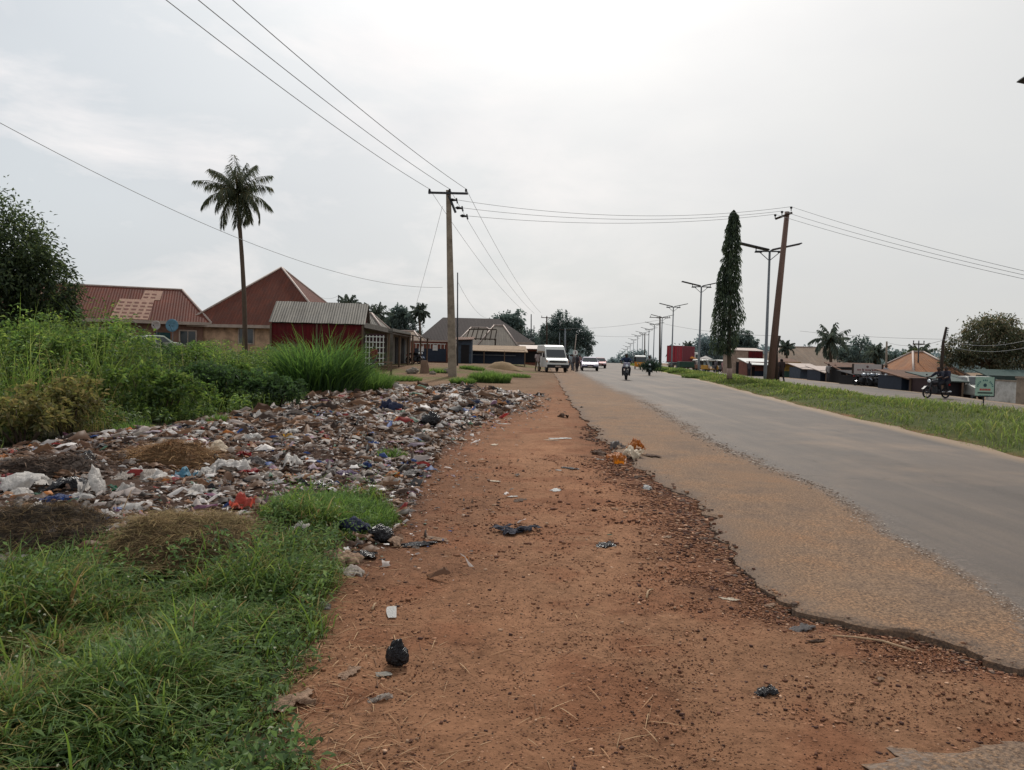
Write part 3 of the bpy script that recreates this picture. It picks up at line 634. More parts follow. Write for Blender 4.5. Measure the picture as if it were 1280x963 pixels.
tree('mango_tree', 'dark dense mango tree cut by the left edge of the photo above the weeds', b, [(-1.6, 0, 5.6, 2.6, .9), (.2, 0, 4.9, 1.75, .9), (1.4, 0, 3.8, 1.35, .9), (.9, .3, 2.6, 1.5, .9), (-1.2, -.6, 3.0, 2.1, .9), (1.75, .2, 2.5, .95, .9), (-.6, -.8, 4.4, 1.8, .9), (-2.2, 0, 7.2, 1.3, .9), (1.9, 0, 3.1, .9, .9), (1.0, -.5, 4.3, 1.2, .9), (-.2, -1, 3.2, 1.8, .9)], 27000, .21, DG, (2.6, .3))
b = gp(1238, 58)
tree('mango_tree', 'large rounded mango tree behind the white wall on the right side of the far road', b, [(0, 0, 4.0, 2.0, .85), (-1.9, 0, 3.1, 1.5, .8), (1.8, 0, 3.5, 1.8, .8), (-.7, -.4, 4.7, 1.35, .75), (.8, .3, 4.8, 1.35, .75), (-2.3, .2, 2.4, 1.1, .8), (-1.0, -.9, 2.6, 1.4, .8), (1.0, -.9, 2.7, 1.5, .8), (2.9, 0, 2.6, 1.6, .8), (3.4, 0, 4.2, 1.2, .8)], 17000, .24, [(80, 88, 62), (98, 98, 72), (68, 78, 56), (122, 112, 86)], (2.2, .28))
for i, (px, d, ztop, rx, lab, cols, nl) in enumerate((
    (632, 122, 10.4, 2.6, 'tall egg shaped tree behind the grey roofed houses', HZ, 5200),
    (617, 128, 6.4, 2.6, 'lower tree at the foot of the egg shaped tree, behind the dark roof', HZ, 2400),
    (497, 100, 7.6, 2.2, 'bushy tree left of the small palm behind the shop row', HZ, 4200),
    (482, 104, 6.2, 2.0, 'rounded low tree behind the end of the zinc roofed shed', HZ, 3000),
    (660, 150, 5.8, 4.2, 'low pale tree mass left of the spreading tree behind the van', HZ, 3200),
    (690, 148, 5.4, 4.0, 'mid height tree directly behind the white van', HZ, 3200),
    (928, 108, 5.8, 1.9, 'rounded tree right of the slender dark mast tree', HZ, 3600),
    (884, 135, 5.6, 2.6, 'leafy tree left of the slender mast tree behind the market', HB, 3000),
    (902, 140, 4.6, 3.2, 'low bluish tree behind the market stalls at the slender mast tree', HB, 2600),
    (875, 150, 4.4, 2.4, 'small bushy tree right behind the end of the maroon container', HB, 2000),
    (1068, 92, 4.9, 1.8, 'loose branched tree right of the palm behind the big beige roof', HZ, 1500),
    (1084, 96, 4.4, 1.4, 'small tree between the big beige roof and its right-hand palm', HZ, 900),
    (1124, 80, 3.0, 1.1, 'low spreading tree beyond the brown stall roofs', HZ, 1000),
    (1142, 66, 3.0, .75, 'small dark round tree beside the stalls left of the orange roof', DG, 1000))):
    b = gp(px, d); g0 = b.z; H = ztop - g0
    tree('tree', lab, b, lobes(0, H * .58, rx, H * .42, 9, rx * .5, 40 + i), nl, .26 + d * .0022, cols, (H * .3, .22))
b = gp(704, 142); sp_ = [(0, 0, 5.0, 3.0, .8), (-2.2, 0, 5.6, 2.2, .7), (1.8, 0, 6.0, 2.2, .7), (-.6, 0, 8.2, 1.6, .75), (-1.5, .5, 7.2, 1.7, .6), (1.2, 0, 7.2, 1.5, .6), (-.3, 0, 9.4, .8, .9), (3.0, 0, 4.2, 2.0, .7), (4.1, 0, 5.6, 1.3, .35), (4.4, 0, 4.1, 1.3, .4), (-2.6, 0, 3.4, 2.2, .8), (4.2, 0, 2.6, 1.4, .7), (-3.1, 0, 6.6, 1.1, .5), (2.2, 0, 8.0, .9, .4)]
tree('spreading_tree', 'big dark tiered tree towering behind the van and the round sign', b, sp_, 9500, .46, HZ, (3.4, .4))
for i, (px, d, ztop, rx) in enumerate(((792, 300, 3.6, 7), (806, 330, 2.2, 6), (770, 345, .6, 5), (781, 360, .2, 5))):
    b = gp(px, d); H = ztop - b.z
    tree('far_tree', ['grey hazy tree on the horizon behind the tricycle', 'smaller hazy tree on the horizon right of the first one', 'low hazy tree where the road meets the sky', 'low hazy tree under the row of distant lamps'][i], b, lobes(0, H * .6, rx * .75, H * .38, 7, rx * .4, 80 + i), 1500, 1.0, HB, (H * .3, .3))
# far woodland on both sides
def woodland():
    n = 70000; side = R.integers(0, 2, n); px = np.where(side == 0, R.uniform(-500, 735, n), R.uniform(835, 1800, n)); y = R.uniform(230, 340, n); x = (px - 640) / 960 * y
    H = 4.8 + 4.2 * fbm(x * .06, y * .06, 131, 3); z = base_z(x, y) + H * R.uniform(0, 1, n) ** .75 - .5
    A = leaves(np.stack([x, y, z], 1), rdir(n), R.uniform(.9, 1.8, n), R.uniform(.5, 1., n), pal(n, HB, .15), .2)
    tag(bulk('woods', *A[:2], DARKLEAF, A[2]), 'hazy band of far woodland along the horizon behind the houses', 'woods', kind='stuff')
woodland()

# --- palms
def frond(az, el, L, nl, lw, ll, droop, cols, twist=0):
    n = 10; t = np.linspace(0, 1, n); ang = el - droop * t ** 1.3; dl = L / (n - 1)
    r = np.concatenate([[0], np.cumsum(np.cos(ang[:-1]) * dl)]); z = np.concatenate([[0], np.cumsum(np.sin(ang[:-1]) * dl)])
    dirv = np.array([math.cos(az), math.sin(az), 0]); sv = np.array([-math.sin(az), math.cos(az), 0]); c = dirv[None] * r[:, None] + np.array([0, 0, 1.]) * z[:, None]
    tt = np.tile(np.linspace(.1, 1, nl), 2); sg = np.repeat([1, -1], nl); base = np.stack([np.interp(tt, t, c[:, k_]) for k_ in range(3)], 1)
    tan = np.stack([np.interp(tt, t, np.gradient(c[:, k_], t)) for k_ in range(3)], 1); tan = unit(tan)
    D = unit(tan * .55 + sv * sg[:, None] * (.75 - .2 * tt)[:, None] + np.array([0, 0, -1]) * R.uniform(.4, 1.25, 2 * nl)[:, None])
    l_ = ll * np.sin(PI * (.12 + .8 * tt)) ** .6 * R.uniform(.75, 1.15, 2 * nl)
    A = leaves(base, D, l_, np.full(2 * nl, lw), pal(2 * nl, cols, .25), .28)
    m = MB(); m.tube([tuple(p_) for p_ in c[::3]] , [.035, .028, .018, .006], 5, False)
    V = np.array(m.v); Fr = np.array(m.f); cr_ = np.tile(np.array(lin(104, 96, 60)), (len(V), 1))
    return join(A, (V, Fr, cr_))
def palm(label, loc, H, L, nf, leafn, lw, ll, cols, each=False, lean=(0, 0), group=None, r0=.19, name='palm_tree', seed=0):
    t = thing(name, label, 'palm tree', loc, 0, group); q = np.random.default_rng(seed + 5)
    m = MB(); pts = []; n = 14
    for i in range(n + 1):
        u = i / n; pts.append((lean[0] * (u ** 1.5) + .06 * math.sin(u * 4) , lean[1] * u ** 1.5, -.3 + (H + .3) * u))
    m.tube(pts, [r0 * (1.35 - .3 * min(1, i / 3)) * (1 - .3 * i / n) * (1 + .05 * (i % 2)) for i in range(n + 1)], 9); m.build('trunk', BARK, t, True)
    top = Vector(pts[-1]); fs = []
    for k_ in range(nf):
        u = k_ / nf; az = k_ * 2.399 + q.uniform(-.2, .2); el = 1.5 - 2.4 * u + q.uniform(-.12, .12); dr = .55 + 1.25 * u + q.uniform(-.25, .35)
        A = frond(az, el, L * q.uniform(.82, 1.08) * (.8 + .2 * math.sin(PI * u)), leafn, lw, ll, dr, cols); A = (A[0] + np.array(top), A[1], A[2])
        if each: bulk('frond', *A[:2], DARKLEAF, A[2], t)
        else: fs.append(A)
    if not each: V, Fq, cc = join(*fs); bulk('crown', V, Fq, DARKLEAF, cc, t)
    else:
        m = MB()
        for k_ in range(6): a = k_ * 1.05; m.ball((top[0] + math.cos(a) * .2, top[1] + math.sin(a) * .2, top[2] - .28 - .1 * (k_ % 2)), .13, 8, 6)
        m.build('coconuts', mat('coconut', lin(96, 88, 52), .6), t, True)
    return t
b = gp(306, 53); tp = P(297, 241, 53)
palm('tall coconut palm with a drooping crown in front of the maroon pyramid roof', b, tp.z - b.z, 2.95, 28, 60, .055, .78, [(66, 76, 56), (56, 66, 50), (78, 86, 60), (92, 90, 62)], True, (tp.x - b.x, 0), r0=.165, seed=1)
for i, (px, py, d, L, lab) in enumerate(((435, 382, 92, 1.9, 'far palm showing only its crown above the zinc shed roof'), (470, 394, 88, 2.0, 'far palm with a broad crown right of the zinc shed roof'),
        (524, 390, 98, 1.7, 'small slim palm right of the bushy tree behind the shops'), (1038, 426, 84, 2.5, 'broad palm rising behind the ridge of the big beige roof'), (983, 434, 100, 1.4, 'small palm crown at the left end of the big beige roof'),
        (1096, 444, 80, 1.7, 'palm with drooping fronds at the right end of the big beige roof'), (1151, 445, 74, 1.7, 'palm beside the thin post left of the orange roof'), (860, 434, 150, 1.7, 'tiny palm crown just above the maroon container'), (748, 452, 120, .1, ''))):
    if not lab: continue
    b = gp(px, d); tp = P(px, py, d)
    palm(lab, b, tp.z - b.z, L, 20, 18, .12 + d * .0006, .6 * L / 2, [(74, 86, 76), (64, 76, 68), (86, 96, 82)], False, (0, 0), r0=.17, seed=20 + i)

# --- slender mast tree on the median
def mast_tree():
    b = gp(911, 50); b = Vector((P(911, 470, 50).x, 50, float(base_z(P(911, 470, 50).x, 50)))); t = thing('mast_tree', 'slender dark mast tree with drooping foliage on the median', 'tree', b)
    H = P(909, 262, 50).z - b.z; zb = P(905, 442, 50).z - b.z; parts = []
    n = 13000; u = R.uniform(0, 1, n) ** .85; a = R.uniform(0, 2 * PI, n); z = zb + (H - zb) * u
    prof = np.interp(u, [0, .05, .12, .3, .5, .75, .88, .97, 1], [.38, .62, .70, .68, .55, .45, .38, .2, .03]) * (1 + .75 * (vnoise(u * 26, a * .9, 141) - .5))
    lob = vnoise(a * 2.5, u * 9, 143); rr = prof * np.sqrt(R.uniform(.12, 1, n)) * (.6 + .75 * lob)
    cx = np.interp(u, [0, .2, .5, 1], [-.3, -.12, -.12, -.05]); left = R.uniform(0, 1, n) < .17
    # second, shorter leader on the left
    z2 = zb + (H - zb) * (.0 + .62 * u); r2 = np.interp(u, [0, .4, .9, 1], [.46, .42, .24, .04]) * np.sqrt(R.uniform(.1, 1, n))
    x = np.where(left, -.86 + .22 * u + np.cos(a) * r2, cx + np.cos(a) * rr); y = np.where(left, np.sin(a) * r2, np.sin(a) * rr); z = np.where(left, z2, z)
    D = np.stack([np.cos(a) * .45, np.sin(a) * .45, -R.uniform(.6, 1.4, n)], 1)
    c = pal(n, [(58, 74, 54), (70, 86, 58), (48, 62, 50), (82, 96, 64)], .25) * (.5 + .6 * lob[:, None])
    V, Fq, cc = leaves(np.stack([x, y, z], 1), D, R.uniform(.16, .32, n), R.uniform(.04, .075, n), c, .05); bulk('crown', V, Fq, DARKLEAF, cc, t)
    m = MB(); m.tube([(.05, 0, -.2), (.02, 0, zb * .5), (-.05, 0, zb), (-.1, 0, H * .6), (-.05, 0, H * .96)], [.19, .15, .13, .09, .02], 9); m.build('trunk', BARK, t, True)
    m = MB(); m.tube([(.048, 0, .1), (.03, 0, .75)], [.19, .172], 10); m.build('painted_band', mat('lime_wash', lin(150, 128, 118), .9), t, True)
mast_tree()
for px, d, h_, lab in ((868, 58, .8, 'low hedge bush on the median below the maroon container'), (846, 78, 1.0, 'small bush on the median left of the slender mast tree'), (826, 90, 1.0, 'far little bush on the median near the green laden motorcycle')):
    x = P(px, 460, d).x; arching_clump('bush', lab, x, d, .9, .9, 700, h_ * .3, h_ * .7, .06, [(84, 106, 56), (96, 116, 62)])
# ------------------------------------------------------------------ refuse, litter, stones
def plastic(name, c, rough=.4, transl=.45, var=.2):
    t = NT(name); tc = t.n('ShaderNodeTexCoord'); n = t.noise(tc.outputs['Object'], 6, 5)
    cc = t.ramp(n, [(.3, tuple(x * (1 - var * 1.6) for x in c)), (.7, tuple(min(1, x * (1 + var)) for x in c))])
    p = t.pbr(cc, rough, 0, t.bump(t.noise(tc.outputs['Object'], 9, 5), .6, .08), .45)
    if transl:
        tr = t.n('ShaderNodeBsdfTranslucent'); t.l(cc, tr.inputs['Color']); m = t.n('ShaderNodeMixShader'); m.inputs[0].default_value = transl
        t.l(p.outputs[0], m.inputs[1]); t.l(tr.outputs[0], m.inputs[2]); t.l(m.outputs[0], t.out.inputs['Surface'])
    return t.m
PL = {'white': plastic('white_plastic', lin(232, 226, 220, .9)), 'pale': plastic('pale_plastic', lin(196, 182, 170, .85)), 'grey': plastic('grey_plastic', lin(132, 124, 122, .8)),
      'black': plastic('black_plastic', lin(38, 36, 40, .8), .22, .05), 'blue': plastic('blue_plastic', lin(44, 74, 140, .8)), 'skyblue': plastic('sky_blue_plastic', lin(110, 170, 196, .8)),
      'navy': plastic('dark_blue_cloth', lin(38, 46, 76, .8), .8, .05), 'red': plastic('red_plastic', lin(178, 46, 48, .8)), 'orange': plastic('orange_plastic', lin(206, 122, 30, .85)),
      'yellow': plastic('yellow_plastic', lin(214, 164, 50, .85)), 'green': plastic('green_plastic', lin(34, 120, 88, .8)), 'purple': plastic('purple_plastic', lin(112, 84, 128, .8)),
      'tan': plastic('tan_cloth', lin(168, 136, 112, .8), .9, .1), 'brown': plastic('brown_rag', lin(96, 70, 54, .8), .9, .05), 'cream': plastic('cream_foam', lin(226, 206, 180, .85), .6, .2),
      'paper': plastic('white_paper', lin(232, 230, 226, .85), .8, .25, .05), 'card': plastic('grey_card', lin(158, 152, 142, .8), .8, .05), 'coral': plastic('coral_plastic', lin(216, 100, 82, .85)),
      'tatter': mat('tattered_rag', lin(62, 62, 72, .8), .9, var=.9, scale=14, bump=.4), 'concrete': mat('concrete_chunk', lin(150, 140, 128, .75), .95)}
def crumple_mesh(seed, n=17, amp=.5, flat=False, m=None, name='sheet'):
    q = np.random.default_rng(seed); u, v = np.meshgrid(np.linspace(-.5, .5, n), np.linspace(-.5, .5, n))
    z = np.zeros_like(u)
    for k_ in range(13):
        a = q.uniform(0, PI); f = 3 + 26 * q.uniform(0, 1) ** 1.6; ph = q.uniform(0, 6); z += np.abs(np.sin((u * math.cos(a) + v * math.sin(a)) * f + ph)) * q.uniform(.3, 1) / f * 1.5
    z = (z - z.mean()) * amp; x = u + q.normal(0, .012, u.shape); y = v + q.normal(0, .012, u.shape)
    r = np.hypot(x, y); ang = np.arctan2(y, x); lim = .5 * (1 + .25 * np.sin(ang * 2 + q.uniform(0, 6)) + .22 * np.sin(ang * 5 + q.uniform(0, 6)) + .12 * np.sin(ang * 11 + q.uniform(0, 6))); sq = np.minimum(1, lim / np.maximum(r, 1e-6) * .92)
    x, y = x * sq, y * sq; z = z + (.24 - r * .5) * amp * (0 if flat else 1.2); z = z - np.percentile(z, 12)
    I = (np.arange(n - 1)[:, None] * n + np.arange(n - 1)[None]).ravel(); Fc = np.stack([I, I + 1, I + n + 1, I + n], 1)
    return np.stack([x, y, z], 2).reshape(-1, 3), Fc
def ball_mesh(seed, n=40, m=24):
    q = np.random.default_rng(seed); b = MB().ball((0, 0, .42), .5, n, m, 1, .85, .85); V = np.array(b.v); c = V - np.array([0, 0, .42]); d = unit(c); d = unit(d + .25 * np.sin(d[:, [1, 2, 0]] * 4 + seed))
    k_ = 0
    for i in range(3): k_ = k_ + np.sin(d @ unit(q.normal(0, 1, 3)) * q.uniform(1.5, 4) + q.uniform(0, 6)) * .09
    for i in range(11):
        a = unit(q.normal(0, 1, 3)); k_ = k_ + np.abs(np.sin(d @ a * q.uniform(3, 12 if i < 5 else 22) + q.uniform(0, 6))) * (.13 if i < 5 else .022)
    V = np.array([0, 0, .42]) + c * (.58 + k_)[:, None]; V[:, 2] = np.maximum(V[:, 2], 0)
    tt = np.clip((d[:, 2] - .86) / .14, 0, 1); V[:, 2] += tt * .12; V[:, 0] += tt * .08
    return b.v and V, b.f
_cache = {}
def piece(kind, mname, name, label, cat, px=None, py=None, size=.2, asp=1.0, hs=1.0, rz=None, group=None, xy=None, seed=None, sink=.0, tilt=(0, 0)):
    seed = rnd.randrange(14) if seed is None else seed; key = (kind, mname, seed)
    if key not in _cache:
        if kind == 'ball':
            V, Fc = ball_mesh(seed); me = bpy.data.meshes.new(name); me.from_pydata([tuple(v) for v in V], [], Fc); me.polygons.foreach_set('use_smooth', [True] * len(me.polygons)); me.materials.append(PL[mname])
        elif kind == 'tatter':
            q = np.random.default_rng(seed); Vs = []; Fs = []; o_ = 0
            for i in range(16):
                V, Fc = crumple_mesh(seed * 31 + i, 9, .7); a = q.uniform(0, 6.28); s_ = q.uniform(.22, .5); V = V * s_ * np.array([1, .7, 1]); V = np.stack([V[:, 0] * math.cos(a) - V[:, 1] * math.sin(a), V[:, 0] * math.sin(a) + V[:, 1] * math.cos(a), V[:, 2]], 1) + np.array([q.normal(0, .2), q.normal(0, .2), q.uniform(0, .25)]); Vs.append(V); Fs.append(Fc + o_); o_ += len(V)
            tmp = bulk('tmp', np.concatenate(Vs), np.concatenate(Fs), PL[mname]); me = tmp.data; bpy.data.objects.remove(tmp)
        else:
            V, Fc = crumple_mesh(seed, 17 if kind != 'card' else 4, {'sheet': .55, 'flat': .07, 'card': .04, 'heapy': .95}[kind], kind in ('flat', 'card'))
            if kind == 'card': V[:, :2] = np.clip(V[:, :2] * 1.3, -.42, .42)
            tmp = bulk('tmp', V, Fc, PL[mname], smooth_=(kind in ('heapy', 'sheet'))); me = tmp.data; bpy.data.objects.remove(tmp)
        _cache[key] = me
    o = bpy.data.objects.new(name, _cache[key]); link(o)
    if xy is None: p = G(px, py); x, y = p.x, p.y
    else: x, y = xy
    e = float(x_broken(y)); z = float(gz(x, y)) if x < e else float(road_z(x, y)) + .01
    o.location = (x, y, z + .006 - sink); o.rotation_euler = (tilt[0], tilt[1], rnd.uniform(0, 6.28) if rz is None else rz); o.scale = (size, size * asp, size * hs)
    return tag(o, label, cat, group)
# pieces one can point to: (px, py, shape, colour, name, label, category, size, aspect, height)
NOTE = [
 (497, 828, 'ball', 'black', 'plastic_bag', 'knotted shiny black plastic bag lying on the bare earth in the foreground', 'plastic bag', .105, .9, 1.2),
 (489, 770, 'card', 'paper', 'paper', 'white rectangular scrap of paper on the earth behind the black knotted bag', 'paper', .07, 2.5, 1),
 (480, 842, 'card', 'card', 'cardboard', 'small grey cardboard scrap just in front of the black knotted bag', 'cardboard', .09, .7, 1),
 (475, 875, 'sheet', 'pale', 'plastic_wrapper', 'crumpled pinkish wrapper on the earth nearest the camera, left of the middle', 'wrapper', .11, .45, .6),
 (437, 841, 'flat', 'tan', 'dry_leaf', 'curled tan dry leaf on the earth between the grass and the grey card', 'dry leaf', .16, .5, 1.6),
 (362, 880, 'sheet', 'tan', 'brown_paper', 'torn brown paper at the edge of the foreground grass', 'paper', .24, .8, .5),
 (345, 948, 'flat', 'tan', 'brown_paper', 'brown paper strip in the dry straw at the bottom of the photo', 'paper', .2, .4, 1.2),
 (650, 664, 'tatter', 'tatter', 'rag', 'dark tattered blue and black rag lying alone in the middle of the path', 'rag', .42, .6, .3),
 (757, 684, 'sheet', 'black', 'plastic_bag', 'small torn black plastic scrap on the path right of the dark rag', 'plastic bag', .16, .9, .5),
 (957, 864, 'sheet', 'black', 'plastic_bag', 'crumpled black plastic scrap on the smooth earth at the lower right', 'plastic bag', .115, .7, .75),
 (1003, 782, 'sheet', 'grey', 'plastic_bag', 'flattened dark grey plastic strip below the broken asphalt edge at the right', 'plastic bag', .19, .6, .4),
 (1021, 800, 'flat', 'brown', 'wood_chunk', 'short brown stick of wood under the grey plastic strip', 'wood', .13, .25, 2.5),
 (695, 613, 'flat', 'paper', 'paper', 'flat white oval paper in the middle of the path', 'paper', .24, .5, .6),
 (641, 620, 'flat', 'paper', 'paper', 'small white paper just above the dark rag on the path', 'paper', .12, .6, .6),
 (619, 602, 'flat', 'cream', 'paper', 'small pale scrap left of the flat white oval paper', 'paper', .15, .6, .9),
 (650, 625, 'flat', 'brown', 'rag', 'little dark brown rag beside the small white paper', 'rag', .22, .6, 1.2),
 (700, 549, 'flat', 'paper', 'paper', 'long white paper strip across the path left of the orange plastic', 'paper', .45, .5, .5),
 (690, 551, 'flat', 'cream', 'paper', 'second thin white strip touching the long paper strip', 'paper', .3, .3, .5),
 (712, 586, 'flat', 'black', 'plastic_bag', 'flat black scrap on the path above the flat white oval paper', 'plastic bag', .28, .5, 1.3),
 (698, 588, 'flat', 'paper', 'paper', 'tiny white scrap next to the flat black scrap', 'paper', .1, .6, .6),
 (704, 521, 'sheet', 'brown', 'rag', 'standing brown black rag at the far eroded edge', 'rag', .42, .5, .9),
 (772, 578, 'heapy', 'orange', 'plastic_sheet', 'bright orange torn plastic piece at the broken asphalt edge', 'plastic sheet', .42, .7, .7),
 (795, 562, 'heapy', 'orange', 'plastic_sheet', 'smaller orange plastic flap behind the cream foam', 'plastic sheet', .38, .7, .8),
 (791, 573, 'heapy', 'cream', 'foam', 'cream white crumpled foam beside the bright orange plastic', 'foam', .46, .7, .6),
 (772, 561, 'heapy', 'grey', 'plastic_bag', 'dark grey crumpled bag behind the orange plastic', 'plastic bag', .3, .6, .6),
 (748, 566, 'sheet', 'brown', 'rag', 'brown matted rag left of the orange plastic', 'rag', .4, .6, .6),
 (815, 572, 'flat', 'brown', 'rag', 'dark brown rag lying right of the cream foam on the shoulder', 'rag', .4, .5, 1.2),
 (750, 576, 'flat', 'pale', 'paper', 'pale scrap in front of the brown matted rag', 'paper', .2, .5, 1),
 (809, 610, 'sheet', 'paper', 'paper', 'crumpled white paper at the foot of the broken edge, right of the path', 'paper', .13, .8, .9),
 (912, 746, 'flat', 'cream', 'paper', 'pale shredded paper near the broken edge, upper one of a pair', 'paper', .14, .4, 1.2),
 (963, 752, 'flat', 'tan', 'paper', 'pale lump right of the shredded paper under the broken edge', 'paper', .12, .5, 1.3),
 (834, 672, 'flat', 'tan', 'dry_leaf', 'small tan leaf on the path toward the broken edge', 'dry leaf', .13, .5, 1.2),
 (1100, 849, 'flat', 'tan', 'dry_leaf', 'small pale leaf on the smooth earth right of the black scrap', 'dry leaf', .06, .5, 2),
 (430, 708, 'heapy', 'tan', 'sack', 'tan crumpled sack at the end of the low grass tuft', 'sack', .32, .8, .5),
 (442, 720, 'sheet', 'pale', 'cloth', 'pale cloth scrap in front of the tan sack', 'cloth', .24, .6, .5),
 (458, 700, 'sheet', 'black', 'plastic_bag', 'small black bag touching the tan sack on its right', 'plastic bag', .2, .8, .8),
 (437, 676, 'heapy', 'navy', 'plastic_bag', 'blue black bag lying in the edge of the low grass tuft', 'plastic bag', .34, .7, .6),
 (476, 681, 'ball', 'black', 'plastic_bag', 'round black bag right of the low grass tuft', 'plastic bag', .16, 1, .8),
 (492, 682, 'sheet', 'tan', 'cloth', 'tan cloth scrap beside the round black bag', 'cloth', .24, .6, .5),
 (522, 682, 'flat', 'black', 'plastic_bag', 'long black scrap lying on the path edge right of the tan cloth', 'plastic bag', .34, .4, 1.3),
 (545, 675, 'flat', 'tan', 'cloth', 'tan strip at the path edge right of the long black scrap', 'cloth', .3, .4, 1.2),
 (360, 665, 'sheet', 'pale', 'plastic_bag', 'pale bag resting in the low grass tuft', 'plastic bag', .22, .6, .8),
 (374, 682, 'sheet', 'white', 'plastic_bag', 'small clear plastic bag standing in the grass below the pale bag', 'plastic bag', .15, .7, 1.3),
 (394, 762, 'sheet', 'grey', 'plastic_bag', 'grey and black plastic at the right edge of the foreground grass', 'plastic bag', .2, .6, .5),
 (376, 785, 'flat', 'tan', 'cloth', 'tan scrap in the grass edge below the grey plastic', 'cloth', .16, .5, 1),
 (38, 632, 'sheet', 'white', 'plastic_sheet', 'large white plastic sheet draped over the refuse at the left edge', 'plastic sheet', .56, .7, .62),
 (116, 640, 'heapy', 'white', 'sack', 'upright white translucent sack left of the hay mound', 'sack', .3, .9, 1.1),
 (22, 645, 'sheet', 'white', 'plastic_bag', 'white crumpled bag just below the large white sheet', 'plastic bag', .3, .6, .7),
 (74, 650, 'sheet', 'blue', 'plastic_bag', 'bright blue bag between the large white sheet and the upright sack', 'plastic bag', .3, .5, .6),
 (43, 640, 'sheet', 'green', 'plastic_bag', 'dark green scrap tucked under the large white sheet', 'plastic bag', .18, .5, .6),
 (80, 632, 'heapy', 'black', 'plastic_bag', 'big black bag behind the bright blue bag', 'plastic bag', .42, .7, .6),
 (137, 636, 'sheet', 'green', 'plastic_bag', 'turquoise green scrap right of the upright sack', 'plastic bag', .17, .6, .8),
 (126, 650, 'sheet', 'brown', 'plastic_bag', 'rust brown bag leaning on the upright white sack', 'plastic bag', .18, .6, 1),
 (8, 620, 'sheet', 'red', 'plastic_bag', 'red bag cut by the left edge of the photo', 'plastic bag', .26, .6, .5),
 (6, 602, 'heapy', 'grey', 'plastic_bag', 'grey bundle above the red bag at the left edge', 'plastic bag', .3, .8, .6),
 (2, 586, 'sheet', 'orange', 'plastic_bag', 'orange yellow scrap above the grey bundle at the left edge', 'plastic bag', .2, .7, .7),
 (12, 578, 'sheet', 'coral', 'plastic_bag', 'reddish scrap in the far left corner of the refuse', 'plastic bag', .26, .6, .6),
 (108, 594, 'heapy', 'black', 'plastic_bag', 'black tangled bag left of the brown straw mound', 'plastic bag', .34, .7, .7),
 (87, 600, 'sheet', 'blue', 'plastic_bag', 'small blue and white wrapper left of the black tangled bag', 'plastic bag', .2, .5, .6),
 (168, 607, 'sheet', 'white', 'plastic_bag', 'bright white bag standing in front of the brown straw mound', 'plastic bag', .26, .7, .95),
 (152, 619, 'sheet', 'pale', 'plastic_bag', 'pale crumpled bag below the bright white standing bag', 'plastic bag', .34, .6, .5),
 (196, 622, 'heapy', 'white', 'plastic_bag', 'white bag with a folded front, left of the blue printed bag', 'plastic bag', .34, .8, .7),
 (230, 610, 'heapy', 'skyblue', 'plastic_bag', 'pale blue printed bag in the middle of the refuse', 'plastic bag', .36, .7, .55),
 (256, 605, 'heapy', 'white', 'plastic_bag', 'white bag touching the pale blue printed bag', 'plastic bag', .34, .7, .6),
 (287, 600, 'heapy', 'white', 'sack', 'large arched white sack right of the pale blue printed bag', 'sack', .5, .6, .6),
 (253, 628, 'sheet', 'skyblue', 'plastic_bag', 'flat sky blue wrapper above the hay mound', 'plastic bag', .22, .35, .6),
 (303, 661, 'heapy', 'coral', 'plastic_bag', 'coral red bag at the right end of the hay mound', 'plastic bag', .26, .8, .85),
 (320, 660, 'sheet', 'tan', 'plastic_bag', 'orange tan bag touching the coral red bag', 'plastic bag', .24, .6, .7),
 (303, 668, 'sheet', 'white', 'plastic_bag', 'white fluffy scrap in front of the coral red bag', 'plastic bag', .2, .6, .6),
 (212, 560, 'sheet', 'white', 'plastic_bag', 'white flat bag at the back of the straw mound', 'plastic bag', .42, .6, .5),
 (180, 562, 'sheet', 'pale', 'plastic_bag', 'pale bag at the upper left of the straw mound', 'plastic bag', .42, .6, .5),
 (268, 583, 'heapy', 'cream', 'sack', 'cream bolster shaped sack between the straw mound and the arched sack', 'sack', .5, .45, .5),
 (360, 563, 'heapy', 'yellow', 'plastic_bag', 'bright yellow bag in the refuse under a white bag', 'plastic bag', .28, .6, .7),
 (363, 556, 'sheet', 'white', 'plastic_bag', 'white bag behind the bright yellow bag', 'plastic bag', .38, .6, .7),
 (236, 560, 'sheet', 'red', 'plastic_bag', 'small red scrap left of the bigger red wrapper in the mid refuse', 'plastic bag', .16, .6, .7),
 (252, 566, 'sheet', 'red', 'plastic_bag', 'red wrapper in the mid refuse above the cream sack', 'plastic bag', .2, .6, .7),
 (321, 572, 'sheet', 'red', 'plastic_bag', 'flat bright red wrapper left of the bright yellow bag', 'plastic bag', .3, .5, .6),
 (304, 585, 'sheet', 'red', 'plastic_bag', 'dark red wrapper above the arched white sack', 'plastic bag', .2, .6, .7),
 (333, 578, 'sheet', 'blue', 'plastic_bag', 'blue scrap beside the flat bright red wrapper', 'plastic bag', .22, .6, .7),
 (318, 591, 'heapy', 'grey', 'plastic_bag', 'grey lavender bag right of the arched white sack', 'plastic bag', .3, .7, .6),
 (365, 590, 'heapy', 'white', 'plastic_bag', 'white peaked bag below the bright yellow bag', 'plastic bag', .38, .7, .8),
 (378, 596, 'sheet', 'orange', 'plastic_bag', 'small orange scrap beside the white peaked bag', 'plastic bag', .14, .7, .8),
 (340, 613, 'heapy', 'pale', 'sack', 'dirty pale sack above the low grass tuft', 'sack', .4, .6, .5),
 (304, 521, 'card', 'concrete', 'concrete_slab', 'flat grey slab lying at the foot of the weeds', 'slab', .85, .5, 2),
 (300, 540, 'sheet', 'orange', 'plastic_bag', 'orange rust scrap right of the little upright green sprig', 'plastic bag', .24, .6, .8),
